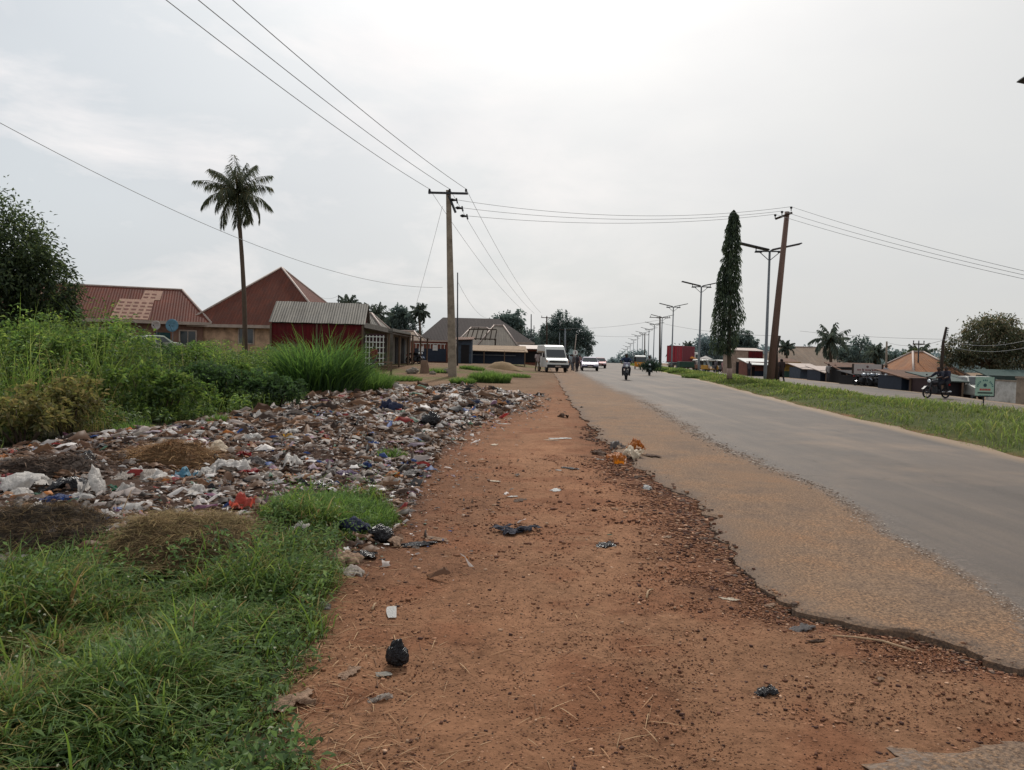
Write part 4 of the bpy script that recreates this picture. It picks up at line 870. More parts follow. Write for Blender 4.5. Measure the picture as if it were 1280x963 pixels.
 (434, 607, 'sheet', 'purple', 'plastic_bag', 'purple bag at the right end of the refuse', 'plastic bag', .26, .7, .8),
 (418, 606, 'sheet', 'grey', 'plastic_bag', 'lavender grey bag left of the purple bag', 'plastic bag', .28, .6, .7),
 (490, 600, 'sheet', 'orange', 'plastic_bag', 'ochre wrapper at the right end of the refuse', 'plastic bag', .22, .6, .7),
 (408, 562, 'sheet', 'red', 'plastic_bag', 'crimson wrapper in the refuse left of the small orange wrapper', 'plastic bag', .2, .7, .8),
 (447, 562, 'sheet', 'orange', 'plastic_bag', 'small orange wrapper in the refuse left of the green weed tuft', 'plastic bag', .24, .6, .8),
 (500, 588, 'flat', 'skyblue', 'plastic_bag', 'pale blue strip under the green weed tuft', 'plastic bag', .4, .3, 1),
 (488, 518, 'heapy', 'navy', 'clothes', 'dark navy clothes bundle in the upper refuse', 'clothes', .6, .7, .7),
 (538, 542, 'ball', 'black', 'plastic_bag', 'round black bag at the upper right of the refuse near the path', 'plastic bag', .3, 1, 1),
 (474, 544, 'heapy', 'white', 'plastic_bag', 'bright white bag in the upper refuse left of the round black bag', 'plastic bag', .42, .7, .7),
 (498, 548, 'heapy', 'white', 'plastic_bag', 'second bright white bag close to the round black bag', 'plastic bag', .34, .7, .7),
 (596, 512, 'heapy', 'navy', 'clothes', 'dark blue clothes at the refuse end beside the path', 'clothes', .7, .6, .5),
 (632, 508, 'heapy', 'navy', 'clothes', 'navy cloth at the tip of the refuse beside the path', 'clothes', .6, .6, .5),
 (622, 517, 'heapy', 'red', 'clothes', 'dark red cloth below the navy cloth at the tip of the refuse', 'clothes', .5, .5, .4),
 (602, 528, 'flat', 'pale', 'paper', 'pale scrap on the path near the tip of the refuse', 'paper', .35, .5, 1),
 (630, 530, 'flat', 'paper', 'paper', 'white oval scrap on the path below the dark red cloth', 'paper', .3, .4, 1),
 (575, 551, 'flat', 'cream', 'paper', 'cream scrap on the path edge right of the refuse', 'paper', .28, .5, 1),
 (618, 557, 'flat', 'cream', 'paper', 'cream scrap in the middle of the path behind the white strips', 'paper', .25, .5, 1),
 (62, 700, 'sheet', 'grey', 'plastic_bag', 'grey crumpled sheet between the low dark mound and the grass', 'plastic bag', .34, .6, .5),
 (5, 715, 'sheet', 'pale', 'plastic_bag', 'pale crumpled bag half under the grass at the left edge', 'plastic bag', .26, .8, .6),
 (120, 722, 'sheet', 'white', 'plastic_bag', 'white plastic in front of the hay mound at the grass edge', 'plastic bag', .2, .6, .6),
 (150, 690, 'flat', 'white', 'paper', 'white torn card just left of the hay mound', 'paper', .26, .6, .8),
 (135, 663, 'sheet', 'white', 'plastic_bag', 'star shaped white scrap on dark soil left of the hay mound', 'plastic bag', .2, .8, .6),
 (85, 692, 'sheet', 'black', 'plastic_bag', 'black plastic between the two dry mounds', 'plastic bag', .26, .6, .6),
]
for a in NOTE:
    px, py, kd, cn, nm, lb, ct, sz, asp, hs = a
    piece(kd, cn, nm, lb, ct, px, py, sz, asp, hs, tilt=(rnd.uniform(-.15, .15), rnd.uniform(-.15, .15)) if kd in ('sheet', 'heapy') else (.12, 0) if 'rectangular scrap' in lb and kd == 'card' else (0, 0), rz=.15 if 'rectangular scrap' in lb and kd == 'card' else None, sink=-.012 if 'rectangular scrap' in lb and kd == 'card' else 0)
# many similar bags in the heap, each its own object
CH = [('white', 75, 'crumpled whitish plastic bag among the heaped refuse', 'white plastic bags in the refuse'), ('pale', 40, 'dirty pale plastic bag among the heaped refuse', 'pale plastic bags in the refuse'), ('grey', 12, 'grey plastic bag among the heaped refuse', 'grey plastic bags in the refuse'),
      ('black', 9, 'black plastic bag among the heaped refuse', 'black plastic bags in the refuse'), ('tan', 8, 'tan brown scrap among the heaped refuse', 'tan scraps in the refuse'), ('red', 3, 'small red wrapper among the heaped refuse', 'red wrappers in the refuse'), ('blue', 2, 'small blue wrapper among the heaped refuse', 'blue wrappers in the refuse'), ('brown', 5, 'brown rag among the heaped refuse', 'brown rags in the refuse')]
names = [c for c in CH for _ in range(c[1])]
den = lambda x, y: np.clip((13 / np.maximum(y, 7)), .25, 1) * (x / y > -.72)
qq = scatter(REFUSE, 330, den); dq = sdist(REFUSE, qq[:, 0], qq[:, 1])
for (x, y), d_ in zip(qq, dq):
    if d_ < .12 or float(sdist(GRASS, x, y)) > -.1: continue
    c = rnd.choice(names); piece(rnd.choice(['sheet', 'sheet', 'heapy', 'flat']), c[0], 'plastic_bag' if c[0] not in ('tan', 'brown') else 'rag', c[2], 'plastic bag' if c[0] not in ('tan', 'brown') else 'rag', xy=(x, y), size=(.11 + .24 * rnd.random() ** 1.7) * (1 + .018 * y), asp=rnd.uniform(.4, .9), hs=rnd.uniform(.35, .8), group=c[3], tilt=(rnd.uniform(-.3, .3), rnd.uniform(-.3, .3)))
# uncountable small litter
def litter():
    n = 32000; den = lambda x, y: np.clip((11 / np.maximum(y, 6)), .2, 1) * (x / y > -.8) * np.clip(-.7 + 3.0 * fbm(x * .8, y * .8, 151, 3), .06, 1)
    q = scatter(REFUSE, n, den); d = sdist(REFUSE, q[:, 0], q[:, 1]); dg = sdist(GRASS, q[:, 0], q[:, 1]); q = q[(dg < -.02)]; d = d[dg < -.02]
    # thin spill onto the path
    m = 3800; e = scatter(REFUSE + 0, m, lambda x, y: (sdist(REFUSE, x, y) < .35) * (x / y > -.5) * 1.0); e[:, 0] += np.abs(R.normal(0, .75, m)) * R.uniform(0, 1, m); e = e[sdist(GRASS, e[:, 0], e[:, 1]) < 0]
    sm = np.concatenate([np.ones(len(q)), np.full(len(e), .6)]); q = np.concatenate([q, e]); n = len(q)
    k_ = 4; u, v = np.meshgrid(np.linspace(-.5, .5, k_), np.linspace(-.5, .5, k_)); u, v = u.ravel(), v.ravel()
    sz = (.018 + .042 * R.uniform(0, 1, n) + .13 * R.uniform(0, 1, n) ** 8) * np.clip(q[:, 1] / 11, .8, 2.1) * sm; asp = R.uniform(.3, 1, n); stp = R.uniform(0, 1, n) < .3; sz = np.where(stp, sz * 1.9, sz); asp = np.where(stp, R.uniform(.08, .25, n), asp); a = R.uniform(0, 2 * PI, n)
    lx = (u[None] + R.normal(0, .09, (n, 16))) * sz[:, None]; ly = (v[None] + R.normal(0, .09, (n, 16))) * (sz * asp)[:, None]
    lz = (np.abs(R.normal(0, .09, (n, 16))) + np.maximum(0, .3 - 1.0 * (u ** 2 + v ** 2))[None] * R.uniform(0, 1.1, n)[:, None]) * sz[:, None] + lx * R.normal(0, .22, n)[:, None]
    X = q[:, :1] + lx * np.cos(a)[:, None] - ly * np.sin(a)[:, None]; Y = q[:, 1:] + lx * np.sin(a)[:, None] + ly * np.cos(a)[:, None]; Z = gz(q[:, 0], q[:, 1])[:, None] + .01 + lz + np.minimum(sz, .12)[:, None] * .12
    cols = [(222, 216, 212)] * 8 + [(180, 168, 162)] * 6 + [(128, 116, 108)] * 5 + [(122, 92, 70)] * 12 + [(92, 66, 50)] * 14 + [(60, 48, 42)] * 9 + [(36, 34, 38)] * 4 + [(150, 112, 84)] * 5 + [(160, 56, 52), (60, 84, 140), (188, 120, 60), (90, 120, 100), (176, 160, 170), (128, 86, 110)]
    tone = fbm(q[:, 0] * .5, q[:, 1] * .5, 153, 3); c = pal(n, cols, .2)
    br = R.uniform(0, 1, n) < smooth(.42, .62, tone) * .6 + .08; c[br] = pal(br.sum(), [(112, 82, 62), (92, 68, 52), (132, 98, 72), (74, 56, 46)], .25)
    I = (np.arange(3)[:, None] * 4 + np.arange(3)[None]).ravel(); f = np.stack([I, I + 1, I + 5, I + 4], 1); Fq = (np.arange(n)[:, None, None] * 16 + f[None]).reshape(-1, 4)
    t = NT('litter'); at = t.n('ShaderNodeAttribute', attribute_name='col'); p = t.pbr(at.outputs['Color'], .55, 0, None, .3); tr = t.n('ShaderNodeBsdfTranslucent'); t.l(at.outputs['Color'], tr.inputs[0])
    ms = t.n('ShaderNodeMixShader'); ms.inputs[0].default_value = .38; t.l(p.outputs[0], ms.inputs[1]); t.l(tr.outputs[0], ms.inputs[2]); t.l(ms.outputs[0], t.out.inputs['Surface'])
    tag(bulk('litter', np.stack([X, Y, Z], 2).reshape(-1, 3), Fq, t.m, np.repeat(c, 16, 0), smooth_=True), 'countless small scraps of plastic, paper and peel heaped on dark soil', 'litter', kind='stuff')
litter()
# hay and straw mounds
def mound(label, px, py, rx, ry, h, n, cols, bcol, L=.14, name='hay_mound', wd=.004):
    p = G(px, py); cx, cy = p.x, p.y; z0 = float(gz(cx, cy)) - .02; t = thing(name, label, 'hay mound', (cx, cy, z0))
    m = 26; g = np.linspace(-1.15, 1.15, m); U, V = np.meshgrid(g, g); r2 = U ** 2 + V ** 2; hz_ = lambda u, v: h * np.maximum(0, 1 - (u ** 2 + v ** 2)) ** .75 * (.35 + 1.1 * fbm(u * 2.2 + px, v * 2.2, 161, 3))
    Zm = hz_(U, V) - .03; I = (np.arange(m - 1)[:, None] * m + np.arange(m - 1)[None]).ravel(); Fm = np.stack([I, I + 1, I + m + 1, I + m], 1); Fm = Fm[(r2.ravel()[Fm] < 1.2).all(1)]
    base = np.tile(np.array(lin(*bcol)), (m * m, 1))
    a = R.uniform(0, 2 * PI, n); rr = np.sqrt(R.uniform(0, 1, n)) * (1.02 + np.abs(R.normal(0, .16, n))); u = np.cos(a) * rr; v = np.sin(a) * rr
    ba = R.uniform(0, 2 * PI, n); ln = np.stack([np.cos(ba), np.sin(ba)], 1)
    A = blades(np.stack([u * rx, v * ry, hz_(u, v) - .02], 1), R.uniform(.005, .05, n) + .08 * R.uniform(0, 1, n) ** 4, ln, L * R.uniform(.4, 1.6, n), R.uniform(.6, 1.3, n) * wd, pal(n, cols, .3), 4, 1.1)
    V_, Fq, cc = join(A, (np.stack([U.ravel() * rx, V.ravel() * ry, Zm.ravel()], 1), Fm, base))
    bulk('straw', V_, Fq, DRYM, cc, t)
mound('rounded mound of dry brown hay between the refuse and the foreground grass', 234, 704, .5, .5, .27, 6500, [(146, 122, 84), (122, 100, 70), (162, 140, 100), (104, 86, 60), (126, 116, 74)], (84, 68, 48))
mound('low dark mound of rotting hay at the left edge below the white plastic sheet', 50, 692, .55, .42, .2, 3600, [(96, 76, 52), (78, 62, 46), (112, 94, 64), (64, 54, 40)], (48, 40, 32))
mound('mound of tan straw and peelings in the middle of the refuse', 212, 590, .62, .55, .24, 2600, [(150, 116, 78), (128, 92, 60), (168, 136, 96), (112, 82, 54)], (104, 80, 56), .2, 'straw_mound', .012)
mound('dark pile of charred sticks left of the tan straw mound', 60, 608, .5, .5, .16, 700, [(80, 62, 50), (60, 48, 42), (104, 86, 72)], (52, 42, 36), .3, 'stick_pile', .018)
# stones and gravel over the bare earth
def gravel():
    n = 68000; y = 2.3 + 9.5 * R.uniform(0, 1, n) ** 1.7; x = R.uniform(-.95, 1, n) * y * .5 + .75; x = np.where(R.uniform(0, 1, n) < .3, x_broken(y) - np.abs(R.normal(0, .35, n)), x)
    dens = fbm(x * 1.2, y * 1.2, 171, 4); e = x_broken(y) - x; k_ = (e > .01) & (R.uniform(0, 1, n) < .2 + 1.6 * (dens - .25) + .5 * (e < .7)) & (sdist(GRASS, x, y) < .05) & (sdist(REFUSE, x, y) < .2) & (sdist(PATCH, x, y) < .05)
    x, y = x[k_], y[k_]; n = len(x); s = R.uniform(.0014, .0042, n) + .008 * R.uniform(0, 1, n) ** 12; s *= np.clip(y / 4, .8, 2.0)
    c8 = np.array([(a, b, c) for c in (-1, 1) for b in (-1, 1) for a in (-1, 1)], float); V = c8[None] * R.uniform(.45, 1.1, (n, 8, 1)) * s[:, None, None] * np.stack([R.uniform(.7, 1.5, n), R.uniform(.7, 1.3, n), R.uniform(.4, .8, n)], 1)[:, None]
    a = R.uniform(0, 6.28, n); V = np.stack([V[..., 0] * np.cos(a)[:, None] - V[..., 1] * np.sin(a)[:, None], V[..., 0] * np.sin(a)[:, None] + V[..., 1] * np.cos(a)[:, None], V[..., 2]], 2) + np.stack([x, y, gz(x, y) + s * .2], 1)[:, None]
    f = np.array([(0,2,3,1),(4,5,7,6),(0,1,5,4),(2,6,7,3),(0,4,6,2),(1,3,7,5)]); Fq = (np.arange(n)[:, None, None] * 8 + f[None]).reshape(-1, 4)
    cols = [(122, 84, 62)] * 7 + [(96, 64, 50)] * 6 + [(70, 48, 42)] * 4 + [(146, 106, 82)] * 6 + [(186, 150, 124)] * 1 + [(150, 120, 98)] * 1
    t = NT('gravel'); at = t.n('ShaderNodeAttribute', attribute_name='col'); t.pbr(at.outputs['Color'], .9, 0, None, .15)
    tag(bulk('gravel', V.reshape(-1, 3), Fq, t.m, np.repeat(pal(n, cols, .25), 8, 0), smooth_=True), 'loose laterite gravel and pebbles strewn over the bare earth', 'gravel', kind='stuff')
    n = 2600; y = 3.2 + 14 * R.uniform(0, 1, n) ** 1.6; x = x_broken(y) - R.normal(.085, .06, n) * np.clip(y / 6, .8, 1.6); s = (.003 + .012 * R.uniform(0, 1, n) ** 3) * np.clip(y / 6, .8, 1.7)
    on = x > x_broken(y); V = c8[None] * R.uniform(.45, 1.1, (n, 8, 1)) * s[:, None, None] * np.array([1.3, 1, .7]) + np.stack([x, y, np.where(on, road_z(x, y), gz(x, y)) + s * .3], 1)[:, None]; Fq = (np.arange(n)[:, None, None] * 8 + f[None]).reshape(-1, 4)
    tag(bulk('rubble', V.reshape(-1, 3), Fq, t.m, np.repeat(pal(n, [(112, 76, 58), (92, 62, 50), (120, 98, 84), (138, 104, 80), (84, 70, 62)], .2), 8, 0)), 'crumbled bits of asphalt and red earth along the broken edge', 'rubble', kind='stuff')
    # chips along the asphalt line
    n = 2200; y = 3.4 + 24 * R.uniform(0, 1, n) ** 2; x = x_asph(y) + R.normal(0, .06, n) * np.clip(y / 8, .7, 2) - .03; s = R.uniform(.003, .008, n) * np.clip(y / 6, .8, 2.2)
    V = c8[None] * R.uniform(.5, 1.1, (n, 8, 1)) * s[:, None, None] * np.array([1, 1, .3]) + np.stack([x, y, road_z(x, y) + .006 + s * .2], 1)[:, None]; Fq = (np.arange(n)[:, None, None] * 8 + f[None]).reshape(-1, 4)
    tag(bulk('gravel', V.reshape(-1, 3), Fq, t.m, np.repeat(pal(n, [(168, 154, 142), (146, 130, 118), (122, 106, 94), (190, 178, 166), (132, 114, 100)], .2), 8, 0), smooth_=True), 'loose pale stone chips along the seam of the asphalt', 'gravel', kind='stuff')
gravel()
def twigs():
    n = 2000; y = 2.6 + 6 * R.uniform(0, 1, n) ** 1.4; x = R.uniform(-1, .6, n) * .35 * y; w_ = np.where(R.uniform(0, 1, n) < .75, 1, 0); gx = -.30 * y + .0; x = np.where(w_ == 1, gx + np.abs(R.normal(0, .36, n)) * np.clip(y / 4, .7, 2), x)
    k_ = (sdist(GRASS, x, y) < .1) & (x < x_broken(y) - .1); x, y = x[k_], y[k_]; n = len(x); a = R.uniform(0, 6.28, n)
    A = blades(np.stack([x, y, gz(x, y) + .004], 1), R.uniform(.004, .02, n), np.stack([np.cos(a), np.sin(a)], 1), R.uniform(.03, .16, n), R.uniform(.003, .007, n), pal(n, [(170, 132, 98), (140, 104, 78), (190, 158, 122), (112, 80, 60)], .2), 3, 1.0)
    tag(bulk('straw', *A[:2], DRYM, A[2]), 'dry straw and twigs strewn along the path edge', 'straw', kind='stuff')
twigs()
for px, py, L, az, lb in ((812, 742, .2, 1.2, 'pale curved dry twig lying alone on the path'), (468, 762, .1, 1.5, 'short pale stalk left of the white rectangular paper'), (1090, 800, .42, 2.6, 'thin pale stick along the dark broken edge at the right'), (140, 675, .32, .9, 'grey stick standing out of the soil left of the hay mound')):
    p = G(px, py); m = MB(); dx, dy = math.cos(az) * L / 2, math.sin(az) * L / 2
    m.tube([(-dx, -dy, .008), (-dx * .3, -dy * .2 + .02, .02), (dx * .4, dy * .4 + .015, .016), (dx, dy * .8, .012 if 'stand' not in lb else .2)], [.007, .006, .005, .003], 6)
    o = m.build('twig', mat('dry_twig', lin(186, 156, 124, .8), .9), None, True); o.location = (p.x, p.y, float(gz(p.x, p.y))); tag(o, lb, 'twig')
# ------------------------------------------------------------------ shared materials
WALL = mat('plaster_wall', lin(196, 162, 134, .95), .9, var=.15, scale=1.2, dirt=lin(96, 78, 64, .8)); WALLR = mat('rose_wall', lin(136, 104, 90, .8), .9, var=.15, dirt=lin(92, 70, 60, .8))
WALLG = mat('grey_wall', lin(132, 126, 118, .8), .9, var=.2, dirt=lin(84, 78, 70, .8)); WHITEW = mat('white_wall', lin(206, 206, 202, .8), .85, var=.08, dirt=lin(132, 130, 122, .8))
RUST = roofmat('rusty_red_roof', lin(134, 74, 58, .8), lin(90, 50, 42, .8)); RUST2 = roofmat('old_red_roof', lin(126, 72, 56, .85), lin(86, 48, 40, .85), pitch=.26, k=.38); ZINC = roofmat('zinc_roof', lin(160, 154, 144, .8), lin(92, 86, 80, .8), .6, pitch=.16, metal=.1, k=.14)
BEIGE = roofmat('beige_roof', lin(170, 148, 128, .8), lin(132, 112, 96, .8), k=.25); DARKR = roofmat('dark_brown_roof', lin(88, 78, 76, .8), lin(72, 62, 62, .8), k=.2); GREYR = roofmat('grey_beige_roof', lin(152, 142, 130, .8), lin(120, 110, 100, .8), k=.3)
ORANGER = roofmat('orange_roof', lin(196, 142, 102, .85), lin(146, 92, 68, .85), k=.3); BROWNR = roofmat('brown_rust_roof', lin(140, 100, 78, .85), lin(92, 64, 52, .85)); MAROON = roofmat('maroon_sheet', lin(124, 40, 44, .85), lin(84, 28, 34, .85), pitch=.25, k=.5)
RIDGE = mat('ridge_cap', lin(186, 168, 158, .8), .6, var=.2); FASCIA = mat('fascia_board', lin(176, 160, 148, .8), .8); DARK = mat('dark_opening', lin(26, 24, 26), .8, var=.3); WOOD = mat('weathered_wood', lin(112, 92, 76, .8), .9, var=.35, scale=5, streak=True); DWOOD = mat('dark_wood', lin(66, 54, 46, .8), .9, var=.35, scale=5, streak=True)
CONC = mat('concrete', lin(160, 146, 130, .75), .9, var=.22, scale=2.5, bump=.3, dirt=lin(104, 92, 80, .75)); STEEL = mat('galvanised_steel', lin(128, 132, 136, .8), .55, .5, .15); DSTEEL = mat('dark_steel', lin(66, 68, 72, .8), .6, .3); TEAL = mat('teal_door', lin(24, 66, 70, .8), .6); GLASSD = mat('window_glass', lin(40, 46, 50), .12, 0, .1, bump=0, spec=.6)
RUBBER = mat('tyre_rubber', lin(30, 30, 32), .85); CHROME = mat('chrome', lin(170, 172, 176), .25, .8, .05, bump=0); BLACKP = mat('black_plastic_trim', lin(28, 28, 30), .5); WHITEP = mat('white_paint', lin(222, 222, 216, .85), .35, 0, .06, bump=0, spec=.5); BLUEW = mat('blue_grey_wall', lin(70, 82, 96, .8), .8, dirt=lin(46, 52, 60, .8)); DBLUE = mat('dark_blue_sheet', lin(40, 50, 66, .8), .7)
TIN = mat('shop_tin', lin(120, 126, 132, .8), .6, .2, .25); CLOTHW = mat('white_cloth', lin(214, 212, 208, .8), .9); BRICK = mat('red_brown_wall', lin(134, 84, 70, .85), .9, var=.25, dirt=lin(96, 58, 50, .8)); LENS = mat('lamp_lens', lin(214, 220, 224), .15, 0, .05, bump=0, spec=.6); AMBER = mat('amber_lens', lin(214, 130, 40), .2, bump=0); REDL = mat('red_lens', lin(168, 34, 30), .25, bump=0)
PANELM = mat('solar_cells', lin(38, 42, 54), .2, 0, .1, bump=0, spec=.6)

# ------------------------------------------------------------------ buildings
def hip_roof(L, W, z, rh, ov, k1, k2, th=.07):
    """ridge along x; k = distance of the ridge ends from the gable edges"""
    a, b = L / 2 + ov, W / 2 + ov; m = MB(); rx0, rx1 = -a + k1, a - k2
    v = [(-a, -b, z), (a, -b, z), (a, b, z), (-a, b, z), (rx0, 0, z + rh), (rx1, 0, z + rh)]
    m.add(v, [(0, 1, 5, 4), (2, 3, 4, 5), (1, 2, 5), (3, 0, 4)]); 
    u = [(x, y, q - th) for x, y, q in v]; m.add(u, [(3, 2, 1, 0)]); 
    m.add([v[0], v[1], v[2], v[3], u[0], u[1], u[2], u[3]], [(0, 4, 5, 1), (1, 5, 6, 2), (2, 6, 7, 3), (3, 7, 4, 0)])
    return m, v
def house(name, label, loc, rz, L, W, H, rh, ov, k1, k2, wallm, roofm, doors=(), windows=(), fascia=True, cap=True, group=None):
    t = thing(name, label, 'house', loc, rz, group); m = MB(); m.box((0, 0, H / 2 - .3), (L, W, H + .6 - .02)); 
    if k1 < .05 or k2 < .05:
        for sx in ([-1] if k1 < .05 else []) + ([1] if k2 < .05 else []): m.add([(sx * L / 2, -W / 2, H), (sx * L / 2, W / 2, H), (sx * L / 2, 0, H + rh * .93)], [(0, 1, 2)])
    m.build('wall', wallm, t)
    r, v = hip_roof(L, W, H, rh, ov, k1, k2); ro = r.build('roof', roofm, t)
    if cap:
        m = MB(); up = Vector((0, 0, .03))
        for i, j in ((4, 5), (0, 4), (3, 4), (1, 5), (2, 5)): m.tube([Vector(v[i]) + up, Vector(v[j]) + up], .085, 6)
        m.build('ridge_cap', RIDGE, ro, True)
    if fascia:
        m = MB(); a, b = L / 2 + ov + .02, W / 2 + ov + .02
        for s in (-1, 1): m.box((0, s * b, H - .08), (2 * a + .05, .035, .24)); m.box((s * a, 0, H - .08), (.035, 2 * b - .05, .24))
        m.build('fascia_board', FASCIA, t)
    for (face, u, w_, h_, dm) in doors:
        y = -W / 2 - .03 if face == 'f' else 0
        m = MB(); 
        if face == 'f': m.box((u, -W / 2 - .02, h_ / 2), (w_, .07, h_))
        else: m.box((L / 2 + .02, u, h_ / 2), (.07, w_, h_))
        m.build('door', dm, t, bevel=.01)
    for (face, u, z, w_, h_) in windows:
        f = MB(); g = MB(); 
        def bx(mm, du, dz, sw, sh, out):
            if face == 'f': mm.box((u + du, -W / 2 - out, z + dz), (sw, .1, sh))
            else: mm.box((L / 2 + out, u + du, z + dz), (.1, sw, sh))
        for s in (-1, 1): bx(f, s * (w_ / 2 + .05), 0, .1, h_ + .2, .02); bx(f, 0, s * (h_ / 2 + .05), w_, .1, .022)
        bx(f, 0, 0, .05, h_, .015); wf = f.build('window', FASCIA, t); bx(g, 0, 0, w_, h_, -.02); g.build('pane', GLASSD, wf)
    return t
zg = lambda x, y: float(base_z(x, y))
# long red roofed house, far left
fr = P(264, 404, 60); rz = rad(20); dx = Vector((math.cos(rz), math.sin(rz), 0)); dy = Vector((-math.sin(rz), math.cos(rz), 0)); L, W = 15, 9; ov = .6
ctr = fr - dx * (L / 2 + ov) + dy * (W / 2 + ov); g0 = zg(ctr.x, ctr.y) - .1; H = fr.z - g0; rh = P(235, 363, 64).z - fr.z
h1 = house('house', 'long low house with rusty red hip roof patched with pale tiles, left of the palm', (ctr.x, ctr.y, g0), rz, L, W, H, rh, ov, 2.6, 2.4, WALLR, RUST,
           doors=[('f', 4.6, 1.1, 2.1, TEAL), ('f', 2.1, 1.0, 2.1, FASCIA)], windows=[('f', .4, 1.7, 1.2, 1.1), ('f', -3, 1.7, 1.2, 1.1), ('f', 6.4, 1.7, 1.1, 1.1)])
m = MB(); sl_ = math.atan2(rh, W / 2 + ov); 
def on_roof(u, tt): return Vector((u, -(W / 2 + ov) * (1 - tt), H + rh * tt + .03))
PTM = mat('pale_roof_tiles', lin(164, 130, 112, .85), .85, var=.25); TGM = mat('tile_gap', lin(116, 76, 66, .8), .9)
for (u0, u1, t0, t1) in ((1.0, 3.6, .02, .62), (2.5, 4.0, .62, .92), (-5.2, -4.0, .55, .9)):
    pm = MB(); gm = MB()
    pm.add([on_roof(u0 + .5 * (t0), t0), on_roof(u1 + .3 * t0, t0), on_roof(u1 + .3 * t1, t1), on_roof(u0 + .5 * t1, t1)], [(0, 1, 2, 3)])
    r_ = t0 + .05
    while r_ < t1 - .05:
        uu = u0 + .5 * r_ + .12
        while uu < u1 + .3 * r_ - .3: gm.add([on_roof(uu, r_) + Vector((0, -.004, .01)), on_roof(uu + .34, r_) + Vector((0, -.004, .01)), on_roof(uu + .34, r_ + .045) + Vector((0, -.004, .01)), on_roof(uu, r_ + .045) + Vector((0, -.004, .01))], [(0, 1, 2, 3)]); uu += .52
        r_ += .105
    pt = pm.build('roof_patch', PTM, h1); gm.build('tile_gap', TGM, pt)
m = MB(); p = Vector((-3.9, -W / 2 - .9, 0)); m.box((-4.6, -W / 2 - .8, 1.2), (2.2, 1.6, 2.6)); m.build('porch', WALLR, h1); m = MB(); m.box((-4.6, -W / 2 - .9, 2.62), (2.6, 2.1, .12)); m.build('porch_roof', RIDGE, h1); m = MB(); m.box((-4.8, -W / 2 - 1.61, 1.6), (.9, .06, .8)); m.build('porch_window', DARK, h1)
# pyramid roofed house
fl = P(228, 405, 60); fr = P(410, 413, 59.5); c2 = (fl + fr) / 2; L = (fr - fl).length - 1.2; rz = math.atan2(fr.y - fl.y, fr.x - fl.x); dy = Vector((-math.sin(rz), math.cos(rz), 0)); ctr = c2 + dy * (L / 2 + .6); g0 = zg(ctr.x, ctr.y); H = fl.z - g0; rh = P(350, 336, 66).z - fl.z
house('house', 'house with a steep rusty red pyramid roof behind the coconut palm', (ctr.x, ctr.y, g0), rz, L, L, H, rh, .6, L / 2 + .55, L / 2 + .55, WALL, RUST2, windows=[('f', -.9, 1.9, 1.1, 1.1), ('f', 3.4, 1.9, 1.1, 1.1)])
# zinc roofed maroon shed
el = P(336, 403, 48); er = P(455, 410, 48.6); rl = P(341, 379, 50.3); rz = math.atan2(er.y - el.y, er.x - el.x); L = (er - el).length; dx = Vector((math.cos(rz), math.sin(rz), 0)); dy = Vector((-math.sin(rz), math.cos(rz), 0)); W = 4.2
ctr = (el + er) / 2 + dy * (W / 2 + .15); g0 = zg(ctr.x, ctr.y); H = el.z - g0; rh = rl.z - el.z + .1
t = thing('shed', 'maroon sheet metal shed with a weathered zinc gable roof beside the elephant grass', 'shed', (ctr.x, ctr.y, g0), rz)
m = MB(); m.box((0, 0, H / 2 - .3), (L - .3, W, H + .55)); m.add([(s * (L / 2 - .15), y, z) for s in (-1, 1) for y, z in ((-W / 2, H - .03), (W / 2, H - .03), (0, H + rh - .05))], [(0, 1, 2), (3, 4, 5)]); m.build('wall', MAROON, t)
m = MB(); b_ = W / 2 + .15
for i in range(9):
    x0 = -L / 2 + i * L / 9; x1 = x0 + L / 9 + .07; j = .012 * (i % 2) + .005; m.add([(x0, -b_ - rnd.uniform(0, .06), H + j), (x1, -b_ - rnd.uniform(0, .06), H + j), (x1, 0, H + rh + j), (x0, 0, H + rh + j)], [(0, 1, 2, 3)])
    m.add([(x0, b_, H + j), (x1, b_, H + j), (x1, 0, H + rh + j), (x0, 0, H + rh + j)], [(0, 1, 2, 3)])
ro = m.build('roof', ZINC, t); sd_ = ro.modifiers.new('s', 'SOLIDIFY'); sd_.thickness = .03
m = MB()
for u in (-.6, .5, .95, 1.45, 1.9, 2.35): m.add([(u, -b_ * .92, H + rh * .08 + .035), (u + .1, -b_ * .92, H + rh * .08 + .035), (u + .22, -b_ * .35, H + rh * .65 + .035), (u + .12, -b_ * .35, H + rh * .65 + .035)], [(0, 1, 2, 3)])
m.build('rust_gap', mat('rust_gap', lin(84, 70, 62, .8), .9), ro)
for s in (-1, .0, 1):
    m = MB(); m.tube([(s * (L / 2 - .1), -W / 2 - .06, -.3), (s * (L / 2 - .1), -W / 2 - .06, H - .05)], .06, 7); m.build('post', WOOD, t)
